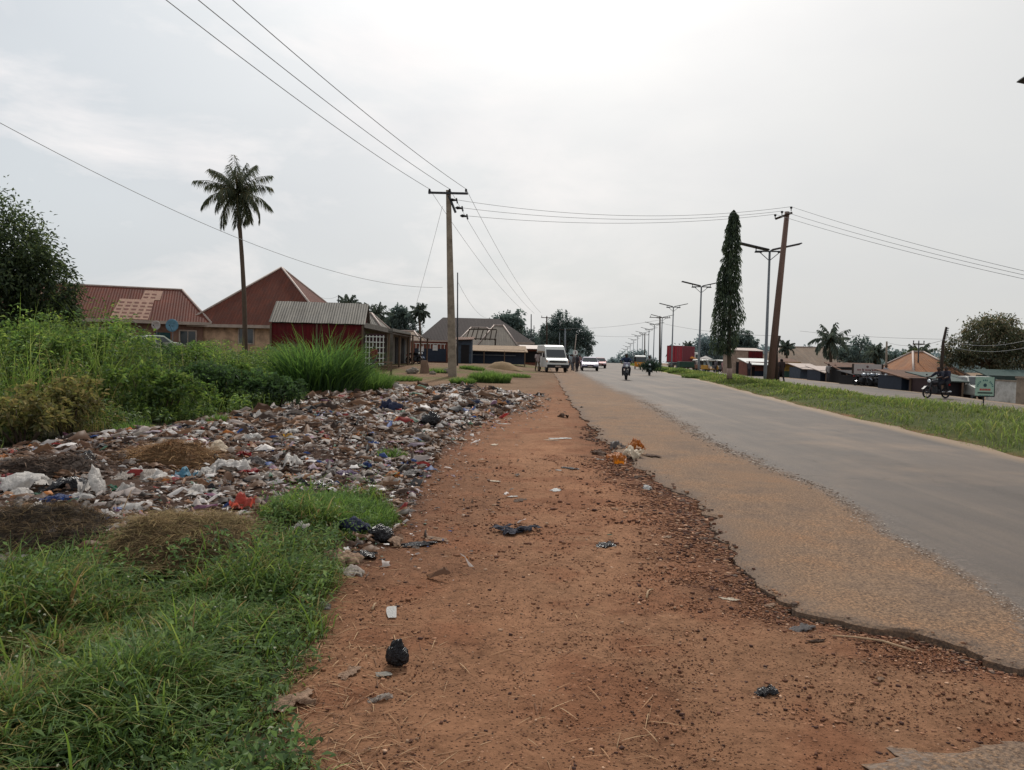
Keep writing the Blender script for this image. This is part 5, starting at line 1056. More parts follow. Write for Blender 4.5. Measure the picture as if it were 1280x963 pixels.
# row of roadside shops with lean-to canopies going away from the shed
def shop(name, label, x, y0, y1, zf, depth, wallm, roofm, zlo, zhi, xpost, extra=None, group=None):
    t = thing(name, label, 'shop', (x, (y0 + y1) / 2, zf), 0, group); Ly = y1 - y0
    m = MB(); m.box((-depth / 2, 0, zhi / 2 - .2), (depth, Ly - .1, zhi + .4)); m.build('wall', wallm, t)
    m = MB(); m.add([(-depth - .2, -Ly / 2, zhi + .25), (xpost + .3, -Ly / 2 - .15, zlo), (xpost + .3, Ly / 2 - .1, zlo), (-depth - .2, Ly / 2, zhi + .25)], [(0, 1, 2, 3)]); r = m.build('roof', roofm, t); s = r.modifiers.new('s', 'SOLIDIFY'); s.thickness = .05
    for yy in (-Ly / 2 + .1, 0, Ly / 2 - .2): m = MB(); m.tube([(xpost, yy, -.3), (xpost + .03, yy, zlo + .05)], .07, 7); m.build('post', WOOD, t)
    for i in range(max(1, int(Ly / 3))):
        yy = -Ly / 2 + (i + .5) * Ly / max(1, int(Ly / 3)); m = MB(); m.box((.02, yy, 1.05), (.08, 1.2, 2.1)); m.build('door', DARK, t)
        m = MB(); m.box((.06, yy + .95, 1.0), (.05, .5, 1.9)); m.build('shutter', FASCIA if i % 2 == 0 else TIN, t)
    return t
s1 = shop('shop', 'open fronted shop with a sloping wooden canopy joined to the maroon shed', -9.5, 49, 58.5, zg(-9, 53), 3, WALLG, DWOOD, 2.25, 2.9, 1.55)
lt = MB()
for i in range(6): lt.box((.15 + i * .22, -4.81, 1.15), (.05, .04, 1.9))
for i in range(6): lt.box((.7, -4.84, .3 + i * .34), (1.25, .03, .05))
lt.build('lattice', WHITEP, s1); m = MB(); m.box((.7, -4.75, 1.2), (1.3, .06, 2.0)); m.build('side_panel', mat('dark_maroon_panel', lin(56, 34, 38), .8), s1)
shop('shop', 'second shop farther along with a pale bright edged canopy', -9.3, 59.5, 70, zg(-9, 64), 3, WALLG, ZINC, 2.2, 2.75, 1.5)
# low maroon topped building with white railings and blue banner
p = P(531, 440, 78); ww = 60 / 960 * 78; t = thing('shop', 'low red brown building with blue cloth front left of the concrete pole', 'shop', (p.x, 78, zg(p.x, 78)), 0)
Hh = P(531, 427, 78).z - zg(p.x, 78); m = MB(); m.box((0, 1.6, Hh / 2), (ww, 3, Hh)); m.build('wall', BRICK, t); m = MB(); m.box((0, 1.6, Hh + .05), (ww + .2, 3.3, .1)); m.build('roof', RIDGE, t)
m = MB(); m.box((.55, .02, .75), (3.2, .06, 1.3)); m.build('blue_cloth', DBLUE, t); m = MB()
for i in range(9): m.box((-.9 + i * .36, .0, 1.65), (.05, .05, .5))
m.box((.55, 0, 1.9), (3.2, .05, .06)); m.build('railing', WHITEP, t); m = MB(); m.box((-.35, -.04, 1.35), (.5, .03, .5)); m.box((1.05, -.05, 1.5), (.5, .03, .55)); m.build('white_sheet', CLOTHW, t)
# background houses on the left
def hip_from(label, pxl, pxr, py_e, py_r, d, rl, rr_, wm_, rm_, W=9, H=None, rz=0, **kw):
    xl = P(pxl, py_e, d).x; xr = P(pxr, py_e, d).x; e = P((pxl + pxr) / 2, py_e, d); r = P((pxl + pxr) / 2, py_r, d + W / 2 + .4); L = xr - xl - 1.0; c = (e.x, d + W / 2 + .5, zg(e.x, d)); k1 = (rl - pxl) / 960 * d; k2 = (pxr - rr_) / 960 * d
    return house('house', label, c, rz, L, W, e.z - c[2], r.z - e.z, .5, k1, k2, wm_, rm_, **kw)
hip_from('large house with a long dark brown hip roof far behind the concrete pole', 520, 668, 427, 398, 105, 548, 622, WALLG, DARKR, 11, cap=False)
hip_from('grey beige gabled roof house right of the concrete pole', 566, 652, 434, 410, 92, 586, 606, WALL, GREYR, 8)
hip_from('small pale grey roofed house end left of the tall egg shaped tree', 596, 648, 433, 407, 88, 616, 628, WALL, GREYR, 7)
hip_from('low beige roofed house showing just above the second shop', 486, 528, 428, 414, 84, 492, 512, WALL, BEIGE, 6)
hip_from('small bluish grey roof end between the zinc shed and the shops', 448, 482, 416, 392, 66, 452, 456, WALLG, ZINC, 5)
# tan topped blue kiosk
p = P(618, 445, 80); ww = 76 / 960 * 80; t = thing('kiosk', 'long kiosk with a sagging tan canopy and dark blue front left of the van', 'kiosk', (p.x, 80, zg(p.x, 80)), 0); Hh = P(618, 437, 80).z - zg(p.x, 80)
m = MB(); m.box((0, 1.5, Hh / 2), (ww, 2.6, Hh)); m.build('wall', DBLUE, t); m = MB(); m.add([(-ww / 2 - .2, -.7, Hh - .15), (ww / 2 + .3, -.7, Hh - .2), (ww / 2 + .1, 2.9, Hh + .45), (-ww / 2, 2.9, Hh + .45)], [(0, 1, 2, 3)]); r = m.build('canopy', mat('tan_tarp', lin(160, 136, 112, .8), .9), t); s = r.modifiers.new('s', 'SOLIDIFY'); s.thickness = .06
for u in (-ww / 2, -ww / 6, ww / 6, ww / 2): m = MB(); m.tube([(u, -.6, -.2), (u, -.6, Hh - .15)], .06, 6); m.build('post', WOOD, t)
m = MB(); m.box((-.3, -.0, .9), (ww * .8, .05, .08)); m.box((-.3, -.0, 1.4), (ww * .8, .05, .06)); m.build('shelf', TIN, t)
p = P(580, 440, 76); t = thing('kiosk', 'small dark kiosk with a rusty roof touching the concrete pole on its right', 'kiosk', (p.x, 76, zg(p.x, 76))); Hh = P(580, 424, 76).z - zg(p.x, 76)
m = MB(); m.box((0, 1, Hh / 2), (1.5, 1.8, Hh)); m.build('wall', BLUEW, t); m = MB(); m.add([(-.95, -.4, Hh - .1), (.95, -.4, Hh), (.95, 2.1, Hh + .3), (-.95, 2.1, Hh + .2)], [(0, 1, 2, 3)]); r = m.build('roof', BROWNR, t); s = r.modifiers.new('s', 'SOLIDIFY'); s.thickness = .05; m = MB(); m.box((.1, .08, .95), (.8, .06, 1.8)); m.build('door', DARK, t)
p = P(601, 426, 84); t = thing('hut', 'half built dark timber roof frame in front of the grey beige roof', 'hut', (p.x, 84, zg(p.x, 84))); Hh = P(601, 424, 84).z - zg(p.x, 84); m = MB()
for i in range(7): m.tube([(-1.6 + i * .52, -.4, Hh - .1), (-1.3 + i * .5, .9, Hh + 1.0 + .15 * (i % 3))], .06, 5)
m.tube([(-1.7, -.4, Hh), (1.7, -.4, Hh)], .06, 5); m.tube([(-1.4, .9, Hh + 1.05), (1.7, .9, Hh + 1.1)], .06, 5); m.build('rafters', DWOOD, t)
for s in (-1.6, 1.6): m = MB(); m.tube([(s, -.4, -.2), (s, -.4, Hh)], .08, 6); m.build('post', DWOOD, t)
# stalls along the verge left of the van
for i, (px, d, wd, lab) in enumerate(((664, 96, 3.2, 'low brown stall with a pale roof left of the parked van'), (655, 108, 3.0, 'far brown stall behind the kiosk canopy end'))):
    p = P(px, 448, d); t = thing('stall', lab, 'stall', (p.x, d, zg(p.x, d))); m = MB(); m.box((0, 1.2, 1.0), (wd, 2, 2.0)); m.build('wall', BRICK, t); m = MB(); m.add([(-wd / 2 - .2, -.6, 2.0), (wd / 2 + .2, -.6, 2.0), (wd / 2 + .2, 2.4, 2.5), (-wd / 2 - .2, 2.4, 2.5)], [(0, 1, 2, 3)]); r = m.build('roof', RIDGE, t); s = r.modifiers.new('s', 'SOLIDIFY'); s.thickness = .06
    m = MB(); m.box((0, .16, 1.0), (wd * .5, .06, 1.4)); m.build('opening', DARK, t)

# right hand side of the far road
def rx(px, d): return P(px, 455, d).x
def box_shop(name, label, px0, px1, d, py_top, wallm, roofm, rz=None, bands=(), open_=True, overhang=.8, drop=.3, posts=0, group=None, depth=3.2):
    x0, x1 = rx(px0, d), rx(px1, d); xc = (x0 + x1) / 2; L = x1 - x0; g0 = zg(xc, d); Hh = P((px0 + px1) / 2, py_top, d).z - g0
    t = thing(name, label, 'shop', (xc, d, g0), 0 if rz is None else rz, group); m = MB(); m.box((0, depth / 2 + .02, Hh / 2 - .25), (L, depth, Hh + .4)); m.build('wall', wallm, t)
    m = MB(); m.add([(-L / 2 - .15, -overhang, Hh - drop), (L / 2 + .15, -overhang, Hh - drop - .05), (L / 2 + .15, depth + .3, Hh + .35), (-L / 2 - .15, depth + .3, Hh + .35)], [(0, 1, 2, 3)]); r = m.build('roof', roofm, t); s = r.modifiers.new('s', 'SOLIDIFY'); s.thickness = .06
    for (nm, u0, u1, z0, z1, bm_) in bands: m = MB(); m.box(((u0 + u1) / 2 * L, -.01, (z0 + z1) / 2 * Hh), ((u1 - u0) * L, .09, (z1 - z0) * Hh)); m.build(nm, bm_, t)
    for i in range(posts): u = -L / 2 + L * i / max(1, posts - 1); m = MB(); m.tube([(u, -overhang + .08, -.25), (u, -overhang + .08, Hh - drop - .04)], .06, 6); m.build('post', WOOD, t)
    return t
p0, p1 = rx(966, 104), rx(1106, 92); 
hip_from('big warehouse-like house with a wide beige hip roof on the right side', 962, 1112, 462, 435, 98, 996, 1072, BRICK, BEIGE, 12)
box_shop('shop', 'pale walled shop with a maroon upper storey behind the slender mast tree', 912, 953, 100, 438, mat('pale_wall', lin(172, 150, 134, .8), .9, dirt=lin(128, 108, 94, .8)), RIDGE, bands=[('maroon_wall', .5 - .44, .5, .45, .98, MAROON), ('door', -.3, -.12, 0, .5, DARK)], overhang=.1, drop=.0)
box_shop('shop', 'brick shop with a bright white awning left of the leaning pole', 934, 966, 88, 452, BRICK, WHITEP, bands=[('opening', -.42, -.2, 0, .62, DARK), ('counter', -.2, .5, 0, .35, DBLUE)], overhang=1.6, drop=.35, posts=3)
box_shop('shop', 'rust roofed shop painted yellow above green right of the leaning pole', 974, 1001, 86, 452, mat('yellow_paint', lin(168, 138, 70, .85), .8, dirt=lin(120, 100, 60, .8)), BROWNR, bands=[('green_wall', -.5, .5, -.1, .38, mat('green_paint', lin(62, 92, 82, .8), .8)), ('opening', -.5, -.32, .0, .75, DARK)], overhang=1.1, drop=.25)
box_shop('shop', 'blue grey tin shop with a pinkish lean-to roof', 1001, 1027, 80, 459, BLUEW, RIDGE, bands=[('door', -.1, .2, 0, .75, TIN)], overhang=1.0, drop=.2)
box_shop('shop', 'open stall with a long pale flat awning left of the white signboard', 1026, 1070, 72, 463, DBLUE, RIDGE, bands=[('white_front', -.02, .5, 0, .5, TIN), ('red_board', -.3, .2, .8, .95, MAROON)], overhang=1.4, drop=.25, posts=4)
box_shop('shop', 'brown rust roofed stall behind the white signboard', 1052, 1112, 68, 459, DARK, BROWNR, bands=[], overhang=1.2, drop=.5, posts=4)
box_shop('shop', 'dark stall with a torn black awning where motorcycles are parked', 1072, 1128, 59, 470, DARK, mat('black_tarp', lin(46, 44, 46), .9), overhang=1.6, drop=.15, posts=4)
box_shop('shop', 'low stall with rust brown sheets right of the white signboard', 1106, 1150, 60, 465, DARK, BROWNR, overhang=1.3, drop=.45, posts=3)
box_shop('shop', 'dark blue curtained stall left of the ridden motorcycle', 1128, 1172, 50, 470, DBLUE, BROWNR, bands=[('curtain', -.3, .3, 0, .7, mat('navy_curtain', lin(34, 40, 58), .9))], overhang=1.2, drop=.2, posts=4)
box_shop('shop', 'dark maroon lock-up shop behind the white car', 1172, 1222, 46, 474, mat('maroon_dark_wall', lin(66, 48, 50, .8), .8), mat('green_grey_sheet', lin(80, 92, 88, .8), .8), bands=[('shutter', -.45, .05, .0, .85, mat('dark_shutter', lin(48, 42, 46), .7))], overhang=.7, drop=.1, posts=3)
hip_from('house with an orange tan hip roof behind the dark stalls on the right', 1142, 1212, 470, 441, 58, 1172, 1186, WALL, ORANGER, 6.5)
t = box_shop('shop', 'shop with a plain dark green roof at the right edge of the photo', 1258, 1330, 50, 470, mat('green_dark_wall', lin(52, 66, 62, .8), .8), mat('dark_green_roof', lin(36, 66, 62, .8), .6), overhang=1.0, drop=.75)
# white wall with pillar
a, b_ = gw(1236, 41), gw(1276, 38.5); dv = Vector((b_.x - a.x, b_.y - a.y, 0)); L = dv.length; t = thing('wall', 'stained white compound wall right of the green signboard', 'wall', (a + b_) / 2, math.atan2(dv.y, dv.x)); m = MB(); m.box((0, 0, .4), (L, .16, 1.4)); m.build('wall_panel', WHITEW, t); m = MB(); m.box((0, 0, 1.13), (L + .02, .22, .06)); m.build('coping', CONC, t); m = MB(); m.box((-L / 2 + .5, -.09, .75), (.4, .03, .4)); m.build('notice', mat('grey_notice', lin(96, 98, 92), .9), t)
a = gw(1279, 37.5); t = thing('pillar', 'grey concrete gate pillar at the right edge of the photo', 'pillar', a); m = MB(); m.box((0, 0, .5), (.34, .34, 1.5)); m.build('shaft', CONC, t, bevel=.02); m = MB(); m.box((0, 0, 1.3), (.42, .42, .09)); m.build('capstone', CONC, t)

# ------------------------------------------------------------------ poles, lamps, wires, signs
def post(name, label, base, top, r0, r1, m_, cat='pole', arm=None, group=None):
    t = thing(name, label, cat, base, 0, group); d = Vector(top) - Vector(base); m = MB(); m.tube([(0, 0, -.3), d * .5, d], [r0, (r0 + r1) / 2, r1], 8); m.build('pole', m_, t, True)
    if arm:
        m = MB(); m.box(d + Vector((0, 0, -.15)), (arm, .1, .1)); ar = m.build('crossarm', DWOOD, t); 
        for s in (-.45, 0, .45): mm = MB(); mm.tube([d + Vector((arm * s, 0, -.1)), d + Vector((arm * s, 0, .12))], [.03, .05], 6); mm.build('insulator', DSTEEL, ar)
    return t
# main concrete pole
b = P(566, 470, 45); gz0 = float(gz(b.x, 45)); b.z = gz0; tp = P(560.5, 238, 45); d = tp - b
t = thing('utility_pole', 'tall concrete utility pole with a crossarm standing beside the refuse', 'utility pole', b)
m = MB(); w0, w1 = .25, .135
m.add([(sx * w + q.x, sy * w * .75 + q.y, q.z) for q, w in ((Vector((0, 0, -.4)), w0), (d, w1)) for sx, sy in ((-1, -1), (1, -1), (1, 1), (-1, 1))], [(0, 1, 2, 3), (4, 5, 6, 7), (0, 1, 5, 4), (1, 2, 6, 5), (2, 3, 7, 6), (3, 0, 4, 7)]); m.build('pole', CONC, t, bevel=.02)
m = MB(); c_ = d + Vector((0, -.16, -.2)); aw = 49 / 960 * 45; m.box(c_, (aw, .1, .12)); arm = m.build('crossarm', DSTEEL, t)
LP = []
for px in (536.8, 562, 582.5):
    q = P(px, 243, 44.85) - b; mm = MB(); mm.tube([q + Vector((0, 0, .0)), q + Vector((0, 0, .12)), q + Vector((0, 0, .16)), q + Vector((0, 0, .30))], [.02, .02, .075, .06], 7); mm.build('insulator', BLACKP, arm); LP.append(b + q + Vector((0, 0, .3)))
m = MB(); m.tube([d + Vector((.05, -.15, -.35)), P(569.5, 266, 44.8) - b], .07, 6); m.build('brace', DSTEEL, t)
RP = []
for px, py in ((566, 250), (573, 260), (579, 270)):
    q = P(px, py, 44.8) - b; mm = MB(); mm.tube([q + Vector((-.18, 0, 0)), q + Vector((-.06, 0, 0)), q + Vector((0, 0, 0)), q + Vector((.25, 0, -.03))], [.03, .1, .09, .035], 7); mm.tube([q + Vector((.2, 0, .1)), q + Vector((.27, 0, -.2))], .045, 5); mm.build('strain_insulator', BLACKP, t); RP.append(b + q + Vector((.25, 0, 0)))
POLE_L = b
# leaning wooden pole on the median
b = P(962, 478, 51); b.z = zg(b.x, 51); tp = P(984, 265, 51); d = tp - b
t = thing('utility_pole', 'leaning brown wooden utility pole with crossarm on the median grass', 'utility pole', b); m = MB(); m.tube([(0, 0, -.4), d * .5, d + Vector((0, 0, .0))], [.27, .215, .16], 10); m.build('pole', mat('brown_timber', lin(116, 92, 82, .85), .9, var=.3, scale=4, streak=True), t, True)
q0, q1 = P(969, 274, 51) - b, P(990.5, 266, 50.6) - b; m = MB(); m.tube([q0, q1], .075, 6); arm = m.build('crossarm', DWOOD, t); RR = []
for px, py in ((969, 270), (977.5, 266), (989, 260.5)):
    q = P(px, py, 50.8) - b; mm = MB(); mm.tube([q + Vector((0, 0, -.2)), q + Vector((0, 0, -.05)), q, q + Vector((0, 0, .1))], [.025, .03, .085, .07], 7); mm.build('insulator', BLACKP, arm); RR.append(b + q + Vector((0, 0, .1)))
# solar street lamps
def lamp_at(x, y, lab, first=[]):
    z = zg(x, y)
    if first: return dup(first[0], (x, y, z), rad(-6), lab)
    t = thing('street_lamp', lab, 'street lamp', (x, y, z), rad(-6), 'solar street lamps along the median'); H = 9.05
    m = MB(); m.tube([(0, 0, -.3), (0, 0, .4), (0, 0, H)], [.13, .12, .075], 10); m.build('pole', STEEL, t, True)
    m = MB(); m.box((0, 0, H), (1.95, .09, .09)); m.build('crossbar', STEEL, t)
    for s in (-1, 1):
        m = MB(); m.tube([(0, 0, H - .65), (s * .7, 0, H - .04)], .03, 6); m.build('brace', STEEL, t)
        m = MB(); m.box((s * 1.08, 0, H + .33), (2.0, .75, .05), (0, -s * rad(13), 0)); pn = m.build('solar_panel', PANELM, t); m = MB(); m.box((s * 1.08, 0, H + .3), (2.06, .8, .03), (0, -s * rad(13), 0)); m.build('panel_frame', DSTEEL, pn); 
        m = MB(); m.box((s * .93, 0, H + .12), (.06, .06, .3)); m.build('bracket', DSTEEL, t)
        m = MB(); m.box((s * .78, -.1, H - .06), (.5, .24, .09)); m.build('lamp_head', DSTEEL, t, bevel=.02)
    first.append(t); return t
lamp_at(rx(957, 53.8), 53.8, 'nearest full street lamp with two solar panels just left of the leaning pole')
lamp_at(rx(873.5, 82), 82, 'second solar street lamp just left of the slender mast tree')
lamp_at(rx(839.5, 114), 114, 'third solar street lamp rising over the left end of the maroon container')
names = ['fourth', 'fifth', 'sixth', 'seventh', 'eighth', 'ninth', 'tenth', 'eleventh', 'twelfth', 'thirteenth']
for k_ in range(10):
    y = 141 + k_ * 27; px_ = [826, 816.5][k_] if k_ < 2 else 640 + 960 * (.112 + 11.6 * (1 + .14) / y) * .985
    lamp_at(rx(px_, y), y, f'{names[k_]} solar street lamp of the median row counted from the nearest full one')
lamp_at(16.2, 21.6, 'street lamp at the right edge showing only the tip of its solar panel')
# other poles
for (px, yb, yt, d, r_, arm, lab, mm_) in (
    (825, 456, 396, 118, .13, 3.2, 'utility pole with crossarm standing left of the maroon container', DWOOD), (806, 456, 418, 190, .14, 2.0, 'distant utility pole in the row of street lamps', DWOOD),
    (664, 452, 393, 118, .09, None, 'thin pole behind the kiosk, left one of two', DSTEEL), (667.5, 452, 407, 125, .07, None, 'shorter thin pole just right of the thin kiosk pole', DSTEEL),
    (683.5, 440, 396, 110, .12, 1.6, 'pole with crossarm in front of the spreading tree above the van', DWOOD), (706.5, 455, 411, 100, .11, 1.5, 'pole with a small lamp right of the van', STEEL), (699.5, 455, 416, 118, .06, None, 'thin pale pole above the right edge of the van', STEEL), (716.5, 455, 418, 92, .055, None, 'thin bent pale pole above the round sign', FASCIA),
    (572, 462, 341, 60, .055, None, 'thin bare rod pole right beside the tall concrete pole', DSTEEL), (1108.5, 470, 427, 62, .09, None, 'bare grey post between the palm and the stalls on the right', CONC), (1148.5, 468, 428, 60, .06, .9, 'thin post with a small crossarm left of the orange roof', DSTEEL), (423, 420, 369, 70, .06, None, 'thin stick pole at the ridge of the zinc shed', DSTEEL), (1047.5, 462, 428, 90, .05, None, 'thin mast in front of the big beige roof', DSTEEL)):
    b = gw(px, d); tp = P(px + (4 if 'bent' in lab else 0), yt, d); post('utility_pole' if arm else 'pole', lab, b, tp, r_ * 1.2, r_ * .8, mm_, 'utility pole' if arm else 'pole', arm)
b = gw(1178, 49); pts = [Vector((0, 0, -.3)), P(1177, 456, 49) - b, P(1179, 428, 49) - b, P(1183, 409, 49) - b]; t = thing('pole', 'crooked dark tree-trunk pole rising beside the orange roof on the right', 'pole', b); m = MB(); m.tube(pts, [.14, .11, .09, .07], 7); m.build('pole_shaft', DWOOD, t, True); m = MB()
for i in range(6): q = P(1181 + i * .4, 423 - i * 2.4, 48.9) - b; m.tube([q, q + Vector((.16, 0, .03))], .03, 5)
m.build('insulators', DSTEEL, t)
b = gw(972, 58); t = thing('pole', 'short crooked wooden stub behind the leaning pole', 'pole', b); m = MB(); m.tube([(0, 0, -.3), P(970, 440, 58) - b, P(974.5, 420, 58) - b], [.16, .13, .1], 7); m.build('pole_shaft', DWOOD, t, True)
# wires
WIRE = mat('dark_wire', lin(128, 130, 132, .95), .6, .2, bump=0)
def wire(A, B, sag, r, label, n=26):
    A, B = Vector(A), Vector(B); c = (A + B) / 2; r = r * .8; pts = [A.lerp(B, i / n) - Vector((0, 0, 4 * sag * (i / n) * (1 - i / n))) - c for i in range(n + 1)]; m = MB(); m.tube(pts, r, 5); o = m.build('power_cable', WIRE, None, True); o.location = c; return tag(o, label, 'power cable')
for i, (px0, lab) in enumerate(((235, 'left one of three power cables running up to the top of the photo'), (274, 'middle one of three power cables running up to the top of the photo'), (315, 'right one of three power cables running up to the top of the photo'))):
    A = LP[i]; B = P(px0, 0, 22); e = A + (B - A) * 2.1; wire(A, e + Vector((0, 0, .9)), .9, .017, lab, 40)
fp = [P(x, y, 98) for x, y in ((660, 393), (668, 392), (676, 391))]
for i, lab in enumerate(('left', 'middle', 'right')): wire(LP[i], fp[i], .75, .014, f'{lab} one of three cables sagging from the concrete pole to the far trees')
for i, lab in enumerate(('upper', 'middle', 'lower')):
    wire(RP[i], RR[2 - i], [.75, .6, .5][i], .015, f'{lab} one of three cables crossing the road between the two tall poles')
for i, (py, lab) in enumerate(((339, 'lower'), (334, 'middle'), (329, 'upper'))): A = RR[i]; B = P(1281, py, 38); wire(A, A + (B - A) * 1.6, .42, .014, f'{lab} one of three cables leaving the leaning pole toward the right edge')
A = P(-2, 97, 26); B = P(553, 359.5, 62); wire(A + (A - B) * .25, B, 2.3, .016, 'single sagging service cable crossing in front of the coconut palm', 40)
o = wire(P(553, 258, 45), P(521, 378, 60), .1, .012, 'slanting stay wire left of the concrete pole'); 
A = P(572, 352, 60); wire(A, P(612, 398, 96), .8, .013, 'thin service wire from the rod pole to the dark roof'); wire(P(402, 372, 84), P(423, 370, 70), .2, .013, 'short wire to the stick pole above the zinc shed')
for (x0, y0, x1, y1, d0, d1, lab) in ((825, 400, 712, 411, 118, 130, 'upper far wire crossing the road beyond the van'), (806, 420, 722, 418, 190, 150, 'lower far wire crossing the road beyond the van'), (826, 404, 966, 420, 118, 80, 'wire running from the pole at the container toward the leaning pole'), (1000, 414, 1290, 424, 90, 60, 'faint wire above the right hand roofs'), (1183, 426, 1290, 424, 48, 44, 'wire from the crooked pole across the right mango tree'), (1183, 432, 1290, 433, 48, 44, 'lower wire from the crooked pole across the right mango tree'), (1183, 424, 1108, 428, 48, 62, 'wire between the crooked pole and the bare grey post')):
    wire(P(x0, y0, d0), P(x1, y1, d1), .35, .013 + .00008 * d0, lab)
# signs
def text_row(m, x0, x1, z, h, y, seed, words=3):
    q = random.Random(seed); x = x0
    while x < x1:
        w_ = q.uniform(.6, 1.6) * h
        if x + w_ > x1: break
        m.add([(x, y, z - h / 2), (x + w_ * .8, y, z - h / 2), (x + w_ * .8, y, z + h / 2), (x, y, z + h / 2)], [(0, 1, 2, 3)]); x += w_ + (h * .8 if q.random() < .25 else 0)
b = gw(1085, 60); pz0 = P(1085, 473, 60).z - b.z; pz1 = P(1085, 455.5, 60).z - b.z; Lw = 33.5 / 960 * 60; t = thing('signboard', 'wide white signboard with small red heading on two dark posts across the far road', 'signboard', b, rad(-4)); m = MB(); m.box((0, 0, (pz0 + pz1) / 2), (Lw, .06, pz1 - pz0)); m.build('board', mat('sign_white', lin(196, 184, 178, .85), .7, var=.06), t)
for s in (-1, 1): m = MB(); m.box((s * (Lw / 2 + .07), 0, pz1 / 2), (.12, .1, pz1 + .02)); m.build('post', DWOOD, t)
m = MB(); text_row(m, -Lw * .38, Lw * .4, pz1 - .46, .1, -.035, 3); m.build('red_lettering', mat('dull_red_print', lin(120, 62, 60), .8), t); m = MB(); text_row(m, -Lw * .3, Lw * .3, pz1 - .62, .035, -.035, 4); text_row(m, -Lw * .16, Lw * .14, pz1 - .74, .035, -.035, 5); text_row(m, -Lw * .3, Lw * .3, pz1 - .92, .022, -.035, 9); m.build('grey_lettering', mat('grey_print', lin(92, 84, 84), .8), t); m = MB(); m.ball((-.02, -.035, pz1 - .2), .1, 10, 4, 1, .05, 1); m.build('crest', mat('crest_print', lin(104, 78, 76), .8), t)
b = gw(1232.5, 28); z0 = P(1232, 495, 28).z - b.z; z1 = P(1232, 471.5, 28).z - b.z; Lw = 23.5 / 960 * 28; t = thing('signboard', 'small pale green square signboard with a round emblem on a thin post', 'signboard', b, rad(3)); m = MB(); m.box((0, 0, (z0 + z1) / 2), (Lw, .04, z1 - z0)); m.build('board', mat('sign_mint', lin(158, 188, 172, .85), .6, var=.05), t)
m = MB(); m.tube([(.02, .06, -.3), (.02, .06, z1 - .02)], .028, 6); m.build('post', DSTEEL, t); m = MB(); m.box((Lw / 2 + .03, .03, (z0 + z1) / 2 - .03), (.05, .05, z1 - z0)); m.box((0, .03, z0 - .02), (Lw + .1, .05, .04)); m.build('frame', DSTEEL, t); cx, cz = 0, z1 - .3
m = MB(); m.ball((cx, -.024, cz), .07, 12, 4, 1, .05, 1); m.build('emblem', mat('emblem_print', lin(44, 70, 76), .7), t); m = MB()
for k_ in range(13):
    if k_ in (4, 8): continue
    a = rad(170 - k_ * 13.3); x, z = cx + math.cos(a) * .29, cz - .08 + math.sin(a) * .26; m.box((x, -.024, z), (.035, .006, .055), (0, -a + PI / 2, 0))
m.build('arched_lettering', mat('teal_print', lin(58, 98, 104), .7), t); m = MB(); text_row(m, -.2, .24, cz - .16, .07, -.024, 6); m.build('red_lettering', mat('sign_red', lin(170, 70, 66), .7), t); m = MB(); m.box((0.01, -.0225, cz - .28), (.56, .003, .05)); m.build('dark_lettering', mat('sign_dark', lin(34, 42, 44), .7), t); m = MB(); text_row(m, -.2, .22, cz - .38, .035, -.024, 8); m.build('small_lettering', mat('sign_teal', lin(70, 110, 108), .7), t)
b = gw(719, 84); zc = P(719, 441, 84).z - b.z; t = thing('round_sign', 'round white disc sign on a thin post right of the van', 'sign', b); m = MB(); m.tube([(0, .04, -.2), (0, .04, zc)], .04, 6); m.build('post', STEEL, t); m = MB(); m.tube([(0, -.02, zc), (0, .02, zc)], .29, 20); m.build('disc', WHITEP, t); m = MB(); m.box((.02, -.03, zc), (.1, .01, .28)); m.build('symbol', mat('sign_symbol', lin(120, 90, 96), .8), t)
# satellite dishes by the left house
for px, py, r_, c_, lab in ((215, 407, .47, (96, 138, 160), 'blue satellite dish on a thin mast in front of the long red roofed house'), (195, 407, .33, (176, 168, 164), 'small grey satellite dish on the wall of the long red roofed house')):
    d = 55.5; b = gw(px, d); c = P(px, py, d) - b; t = thing('satellite_dish', lab, 'satellite dish', b); m = MB(); m.tube([(0, .1, -.2), (0, .1, c.z)], .03, 6); m.build('mast', STEEL, t); m = MB(); n = 18
    vs = []; rings = (0, .35, .7, 1)
    for q in rings: vs += [(q * r_ * math.cos(2 * PI * k_ / n), -.12 * q * q + .08, c.z + q * r_ * math.sin(2 * PI * k_ / n)) for k_ in range(n)]
    m.add(vs, [(i * n + k_, i * n + (k_ + 1) % n, (i + 1) * n + (k_ + 1) % n, (i + 1) * n + k_) for i in range(3) for k_ in range(n)]); o = m.build('dish', mat('dish_' + ('blue' if r_ > .4 else 'grey'), lin(*c_, .8), .5), t, True); s = o.modifiers.new('s', 'SOLIDIFY'); s.thickness = .02; m = MB(); m.tube([(0, .0, c.z - r_ * .9), (0, -.45, c.z)], .015, 5); m.ball((0, -.45, c.z), .05); m.build('feed_arm', DSTEEL, t)
